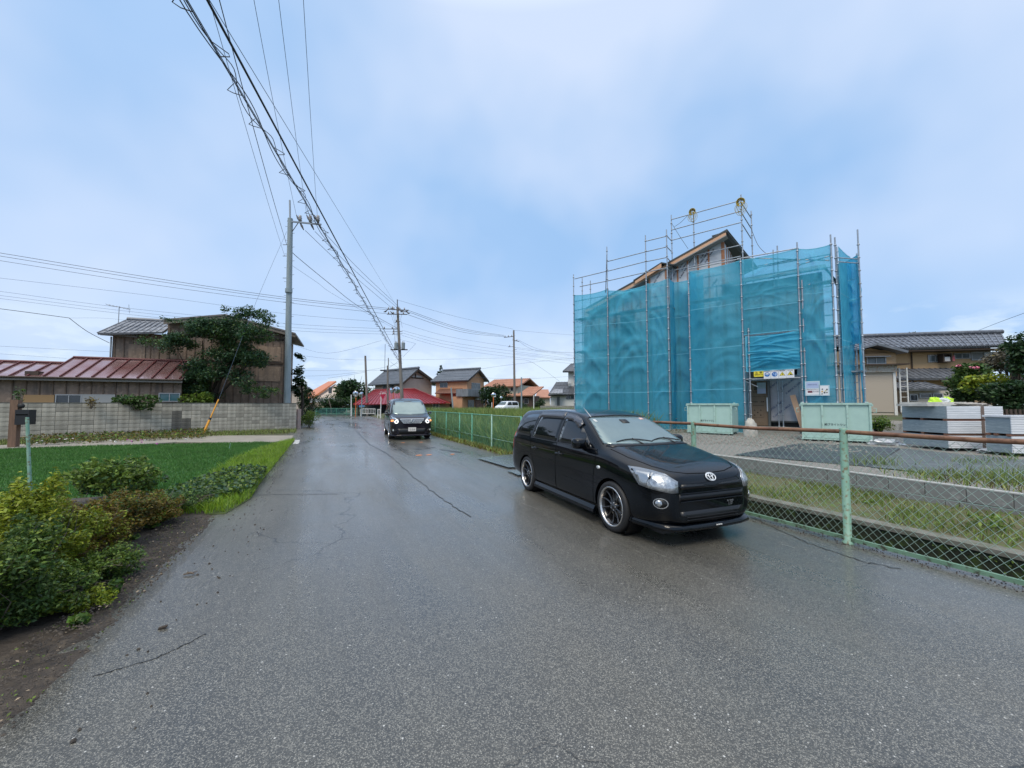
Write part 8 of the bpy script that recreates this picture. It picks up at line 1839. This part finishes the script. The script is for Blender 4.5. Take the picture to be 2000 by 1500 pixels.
# ---------------------------------------------------------------- grass fields (uncountable)
def blades(name, P, h, w, mats, probs, label, lean=.35, parent=None, hv=.5):
    n = len(P); a = RS.rand(n) * 2 * PI; H = h * (1 - hv + 2 * hv * RS.rand(n)) if np.isscalar(h) else h; d = np.stack([np.cos(a), np.sin(a), np.zeros(n)], 1); b2 = RS.rand(n) * 2 * PI
    e = np.stack([np.cos(b2), np.sin(b2), np.zeros(n)], 1) * (H * lean * RS.rand(n) * 1.4)[:, None]; up = np.zeros((n, 3)); up[:, 2] = H
    W_ = (w * (.6 + .8 * RS.rand(n)))[:, None] * d * .5
    q1 = np.stack([P - W_, P + W_, P + W_ * .8 + up * .55 + e * .35, P - W_ * .8 + up * .55 + e * .35], 1)
    q2 = np.stack([P - W_ * .8 + up * .55 + e * .35, P + W_ * .8 + up * .55 + e * .35, P + W_ * .1 + up + e, P - W_ * .1 + up + e], 1)
    cum = np.cumsum(probs) / sum(probs); mi = np.searchsorted(cum, RS.rand(n)).clip(0, len(mats) - 1)
    return tag(quadmesh(name, np.concatenate([q1, q2]), mats, parent, np.concatenate([mi, mi])), label, 'grass', kind='stuff')
def scatter(n, t0, t1, s0, s1, z=None, power=1.):
    t = t0 + (t1 - t0) * RS.rand(n); s = s0 + (s1 - s0) * RS.rand(n) ** power; x = t * ROAD.x.x + s * ROAD.y.x; y = t * ROAD.x.y + s * ROAD.y.y
    zz = np.array([hmap(a, b) for a, b in zip(x, y)]) if z is None else np.full(n, z); return np.stack([x, y, zz], 1)
G1, G2, G3 = leafmat('grass_mid', (.20, .29, .07), .35), leafmat('grass_yellow', (.30, .34, .10), .35), leafmat('grass_deep', (.12, .21, .05), .35)
P = np.concatenate([scatter(26000, 5.75, 12, 11.6, 30), scatter(26000, 8, 34, 14, 50)])
blades('tall_grass', P, .62, .035, [G1, G2, G3], [.5, .25, .25], 'overgrown tall green grass lot behind the green fence', .6)
P = scatter(9000, 5.5, 6.6, 10.8, 40); blades('verge_weeds', P, .42, .045, [G1, L_MID, G3], [.4, .3, .3], 'leafy weeds along the foot of the green fence', .8)
P = scatter(2600, 5.0, 5.45, 11.0, 26, .005); blades('verge_moss', P, .10, .03, [L_OLV, G2, G1], [.4, .3, .3], 'mossy yellow weeds on the kerb before the green fence', 1.)
# bank and lot weeds
P = scatter(20000, 6.62, 7.7, -8, 8); P[:, 2] = .02 + .17 * np.clip((scatter(1, 0, 1, 0, 1)[0, 0] * 0 + (P[:, 0] * ROAD.x.x + P[:, 1] * ROAD.x.y) - 6.55) / 1.15, 0, 1); P = P[(np.sin(P[:, 0] * 5) + np.sin(P[:, 1] * 4.1) + RS.normal(size=len(P)) * .6) > -.3]
blades('bank_weeds', P, .065, .010, [G1, L_LT, L_DRY, G2], [.5, .3, .05, .15], 'sparse low weeds on the bank between canal and block wall', .9)
for k, (u, v, n, h) in enumerate(((1718, 908, 260, .30), (1640, 905, 60, .14), (1790, 925, 240, .16), (1850, 935, 260, .2), (1940, 930, 300, .28), (1985, 945, 260, .34), (1900, 905, 200, .2), (1760, 940, 120, .12), (1985, 900, 120, .3))):
    n = n // 2; c = G(u, v, .43); P = np.stack([c.x + RS.normal(size=n) * .30, c.y + RS.normal(size=n) * .16, np.full(n, .425)], 1)
    P = P[(P[:, 0] * ROAD.x.x + P[:, 1] * ROAD.x.y) > 7.95]
    blades('lot_weeds', P, h * .6, .009, [G1, L_LT, G2, L_BLU], [.4, .25, .2, .15], 'tuft of weeds on the gravel lot, number by its place', .9)
P = scatter(5000, 7.95, 9.6, -6, 3); P[:, 2] = .42; P = P[(np.sin(P[:, 0] * 3) + np.sin(P[:, 1] * 2.3 + 1) + RS.normal(size=len(P)) * .5) > .35]; blades('lot_grass', P, .09, .014, [G1, G2, L_DRY], [.4, .3, .3], 'thin dry grass along the top of the low block wall', .9)
for o in [o for o in bpy.data.objects if o.name.startswith('lot_weeds')]: o['label'] = 'tufts of weeds growing on the gravel lot and through the grey sheet'; o['group'] = 'weed tufts on the gravel lot'
c = G(1500, 915, .1)
# few stones and leafy plants on the bank
for k, (u, v, s_) in enumerate(((1770, 966, .16), (1850, 990, .14), (1590, 960, .10), (1940, 1035, .17), (1700, 985, .09), (1900, 960, .12))):
    c = G(u, v, .1); P = blob_pts(90, (0, 0, s_ * .5), (s_, s_, s_ * .6), .3, 4); o = crown('leafy_weed', None, P, .05, [L_LT, L_MID], [.6, .4]); o.location = (c.x, c.y, .08); tag(o, ['small leafy weed on the bank near the thick fence post', 'leafy weed low on the bank in the right panel', 'tiny weed on the bank left of the thick post', 'broad leafy weed by the canal lip at far right', 'tiny leafy weed on the canal lip right of the post', 'small weed against the block wall at right'][k], 'weed')
# mossy growth on canal wall
P = scatter(5000, 6.37, 6.40, -8, 8.2, 0); P[:, 2] = -.05 - RS.rand(len(P)) ** 2 * .5; P = P[(np.sin(P[:, 0] * 4) + np.sin(P[:, 2] * 9) + RS.normal(size=len(P)) * .5) > .2]
o = quadmesh('canal_moss', leaves(P, .028, .8), [L_LT, L_MID, L_DK], None, RS.randint(0, 3, len(P))); tag(o, 'bright moss and little ferns on the canal wall', 'moss', kind='stuff')
# ---------------------------------------------------------------- LEFT FOREGROUND
TURF = [G(-40, 884), G(0, 880.5), G(200, 873.5), (G(515, 866.5)), G(540, 869), G(520, 882), G(470, 905), G(425, 945), G(240, 975), G(-40, 990)]
M_TURF = mat('dense_turf', (.035, .13, .025), .8, var=(.028, .11, .022), vs_=1.4, bump=.01, bs=90)
m = MB(); m.slab([Vector((p.x, p.y, .05)) for p in TURF][::-1], .06); m.build('turf_field', M_TURF, kind='structure')
def inpoly(P, poly):
    x, y = P[:, 0], P[:, 1]; ins = np.zeros(len(P), bool); n = len(poly)
    for i in range(n):
        x0, y0, x1, y1 = poly[i].x, poly[i].y, poly[(i + 1) % n].x, poly[(i + 1) % n].y
        c = ((y0 > y) != (y1 > y)) & (x < (x1 - x0) * (y - y0) / (y1 - y0 + 1e-12) + x0); ins ^= c
    return ins
def polyscatter(n, poly, z=0.):
    xs = [p.x for p in poly]; ys = [p.y for p in poly]; P = np.stack([min(xs) + (max(xs) - min(xs)) * RS.rand(n * 3), min(ys) + (max(ys) - min(ys)) * RS.rand(n * 3), np.full(n * 3, z)], 1)
    P = P[inpoly(P, poly)]; return P[:n]
blades('turf_blades', polyscatter(70000, TURF, .045), .055, .012, [leafmat('turf_a', (.10, .24, .05), .2), leafmat('turf_b', (.085, .20, .045), .2)], [.55, .45], 'very even dense green turf like a seedling bed', .4)
VG = [G(555, 865), G(575, 861), G(566, 872), G(540, 905), G(508, 945), G(490, 975), G(440, 1004), G(330, 1010), G(300, 985), G(390, 947), G(450, 905), G(505, 881)]
M_VERGE = mat('verge_ground', (.07, .10, .025), .9, var=(.045, .06, .02), vs_=3); m = MB(); m.slab([Vector((p.x, p.y, .008)) for p in VG], .05); m.build('verge_ground', M_VERGE, kind='structure')
blades('verge_grass', polyscatter(34000, VG, .02), .12, .010, [leafmat('bright_grass', (.26, .40, .03), .3), leafmat('lime_grass', (.17, .32, .025), .3), G1], [.45, .35, .2], 'bright yellow green grass verge along the left road edge', .8)
VG2 = [G(345, 1005), G(490, 972), G(520, 930), G(470, 925), G(330, 975), G(300, 995)]
P = polyscatter(5200, VG2, .0); P[:, 2] = .03 + RS.rand(len(P)) * .20; o = quadmesh('verge_creeper', leaves(P, .06, .8), [L_MID, L_LT, L_BLU], None, RS.randint(0, 3, len(P))); tag(o, 'round leaved creeper spreading over the verge corner', 'ground cover', kind='stuff')
FB = [G(60, 872), G(400, 858), G(410, 846), G(300, 843), G(120, 853), G(20, 868)]
P = polyscatter(5200, FB, .02); P[:, 2] += RS.rand(len(P)) * .28; o = quadmesh('flower_bed_foliage', leaves(P, .11, .5), [L_OLV, L_DRY, L_LT, L_MID], None, RS.choice(4, len(P), p=[.3, .25, .2, .25])); tag(o, 'straggly brownish green flower bed along the turf edge', 'flower bed', kind='stuff')
nw = (0, 0); ORD = ['leftmost', 'second', 'third', 'fourth', 'fifth', 'sixth', 'seventh', 'eighth', 'ninth', 'last']
for k, (u, v, col) in enumerate(sorted([(72, 865, 0), (80, 861, 0), (118, 857, 0), (128, 858, 0), (143, 857, 0), (215, 859, 0), (225, 863, 0), (250, 858, 1), (257, 862, 1), (276, 864, 1), (277, 859, 1), (291, 845, 1), (308, 866, 1), (240, 866, 0), (363, 858, 0), (285, 860, 0)])):
    c = G(u, v, .25); Q = leaves(blob_pts(10, tuple(c), (.05, .05, .03), .2, 2), .045, .9, 0); o = quadmesh('flower', Q, mat('white_petal', (.75, .72, .70), .6) if not col else mat('magenta_petal', (.55, .12, .42), .6)); nw = (nw[0] + (not col), nw[1] + bool(col)); tag(o, ORD[nw[bool(col)] - 1] + (' white flower in the bed before the old wall counted from the left' if not col else ' magenta flower in the bed before the old wall, counted from the left'), 'flower', 'white flowers in the bed' if not col else 'magenta flowers in the bed')
P = polyscatter(6000, [G(-30, 872), G(580, 846), G(578, 839), G(-30, 862)], .0); blades('wall_foot_grass', P, .13, .02, [G1, G2, L_DRY], [.35, .4, .25], 'low grass along the foot of the old wall', .8)
# azalea hedge and weeds, lower left
def near_bush(u, v, w, h, n, size, mats, probs, label, depth=.55, name='azalea_bush', stems=26, z0=0., dr=.1):
    c = G(u, v, 0); k = c.y / F_PX; r = (w * k / 2 * 1.05, depth, h * k / 2 * (.74 if size < .08 else .95)); n = int(n * (1.9 if size < .06 else 1)); size = size * (.68 if size < .06 else .8); f = empty(name, (c.x, c.y + depth * .4, 0), 0, label, 'bush')
    P = blob_pts(n, (0, 0, r[2]), (r[0] * 1.12, r[1] * 1.15, r[2] * 1.05), .25, 34, ls=.55); P = P[P[:, 2] > .02]; P[:, 2] *= 1 + .12 * np.sin(P[:, 0] * 19) * np.sin(P[:, 1] * 23); crown('foliage', f, P, size, mats, probs, .45, dr, .35)
    twigs(f, (0, 0, 0), int(stems * 1.4), r[2] * 1.55, (r[0] * 1.0, r[1] * .9), M_TWIG, .004); return f
near_bush(0, 1190, 170, 330, 9000, .050, [L_YEL, L_LT, L_MID], [.5, .3, .2], 'yellow green azalea bush cut by the left edge', .5)
near_bush(-90, 1280, 260, 330, 9000, .046, [L_MID, L_LT, L_YEL], [.45, .35, .2], 'green azalea bush at the lower left corner', .4)
near_bush(95, 1130, 170, 215, 8000, .045, [L_YEL, L_OLV, L_MID, L_LT], [.25, .35, .2, .2], 'rust tinged azalea bush in the left hedge', .5)
near_bush(185, 1085, 150, 165, 6500, .045, [L_OLV, L_MID, L_YEL, L_LT], [.45, .2, .15, .2], 'brown tipped azalea bush in the middle of the hedge', .5)
near_bush(262, 1042, 125, 110, 5200, .045, [L_OLV, L_LT, L_MID], [.4, .3, .3], 'thin olive azalea bush near the verge', .5, stems=40)
near_bush(60, 1215, 180, 125, 5200, .042, [L_LT, L_MID, L_YEL], [.35, .4, .25], 'low green azalea in front of the hedge, lower left', .3)
near_bush(180, 1150, 120, 100, 3200, .040, [L_LT, L_MID, L_DK], [.35, .35, .3], 'low sprouting azalea shoots over the soil', .3, stems=34)
near_bush(130, 1205, 120, 60, 1200, .035, [L_YEL, L_LT], [.6, .4], 'small yellow green azalea tuft on the soil', .2, stems=12)
near_bush(330, 1010, 110, 60, 2400, .05, [L_MID, L_LT, L_BLU], [.4, .3, .3], 'leafy weed clump where the hedge meets the verge', .5, 'weed_clump')
near_bush(195, 990, 150, 105, 3600, .085, [L_LT, L_MID, L_BLU], [.4, .35, .25], 'taller arching leafy shrub standing over the turf', .7, 'arching_shrub', dr=.35)
for k, (u, v) in enumerate(((232, 1130), (248, 1062), (150, 1235), (300, 1035), (215, 1175))):
    c = G(u, v, 0); o = quadmesh('leafy_weed', leaves(blob_pts(70, (0, 0, .07), (.13, .12, .08), .3, 3), .05, .75), [L_LT, L_MID], None, RS.randint(0, 2, 70)); o.location = c; tag(o, ['bright sprout on the soil right of the hedge, middle', 'bright leafy sprout under the hedge near the verge', 'bright sprout at the soil edge, lowest', 'leafy sprout beside the verge corner', 'sprout on bare soil below the hedge'][k], 'weed')
# litter: twigs, leaves, clods on soil and asphalt
def tri_litter(n, poly, z, size, m, name, label, jz=.01):
    P = polyscatter(n, poly, z); P[:, 2] += RS.rand(len(P)) * jz; return tag(quadmesh(name, leaves(P, size, .5, 0), [m]), label, 'litter', kind='stuff')
SOILP = [G(0, 1470), G(200, 1260), G(330, 1120), G(425, 1015), G(320, 1020), G(150, 1200), G(0, 1300)]
tri_litter(190, SOILP, .055, .020, mat('pale_dry_leaf', (.35, .27, .18), .7), 'fallen_leaves', 'scattered pale dry leaves on the wet soil')
tri_litter(350, SOILP, .055, .018, L_LT, 'small_sprouts', 'tiny green sprouts on the wet soil')
def clods(n, poly, name, label, m, s0, s1, z=.0):
    P = polyscatter(n, poly, z); mb = MB()
    for p in P:
        s_ = random.uniform(s0, s1); c = Vector(p) + Vector((0, 0, s_ * .3)); a = [c + Vector(v) * s_ * random.uniform(.7, 1.2) for v in ((1, 0, 0), (0, 1, 0), (-1, 0, 0), (0, -1, 0), (0, 0, .8), (0, 0, -.6))]
        mb.add(a, [(0, 1, 4), (1, 2, 4), (2, 3, 4), (3, 0, 4), (1, 0, 5), (2, 1, 5), (3, 2, 5), (0, 3, 5)])
    return tag(mb.build(name, m, kind='stuff'), label, 'stones')
clods(4200, SOILP, 'soil_clods', 'crumbly clods of wet soil along the road edge', M_SOIL, .003, .013, .05)
clods(90, [G(60, 1480), G(240, 1260), G(360, 1110), G(470, 980), G(560, 1000), G(420, 1200), G(260, 1440)], 'road_grit', 'dark grit and bits of bark on the left of the asphalt', M_SOIL, .004, .016)
clods(2600, [G(490, 985), G(520, 930), G(575, 862), G(590, 845), G(596, 846), G(590, 865), G(545, 935), G(515, 985)], 'edge_gravel', 'loose dark grit at the crumbling left asphalt edge', mat('edge_grit', (.05, .052, .055), .5), .006, .02)
clods(2600, [G(1420, 868, .43), G(1300, 868, .43), G(1290, 838, .43), G(1560, 842, .43), G(1700, 885, .43), G(1560, 880, .43)], 'gravel_stones', 'loose gravel stones on the building site', mat('gravel_stone', (.30, .28, .25), .8, var=(.16, .15, .13), vs_=30), .012, .04, .425)
clods(700, [G(1460, 1016), G(2060, 1176), G(2060, 1150), G(1460, 1008)], 'fence_grit', 'dirt and grit gathered along the fence foot', M_SOIL, .003, .010)
o = MB().tube([(0, 0, .012), (.05, .02, .022), (.09, .01, .014)], [.006, .010, .004], 6).tube([(.05, .02, .02), (.08, .06, .016)], [.005, .003], 5).build('twig', mat('dead_wood', (.13, .10, .075), .8)); o.location = G(358, 1125, .0); tag(o, 'broken twig lying at the soil and asphalt edge', 'twig')
o = MB().obox((0, 0, .010), (.022, .008, .004), (-.005, .011, 0), (0, .0, .006)).build('bark_piece', M_BARK); o.location = G(318, 1228, .0); tag(o, 'dark piece of bark on the asphalt near the soil', 'debris')
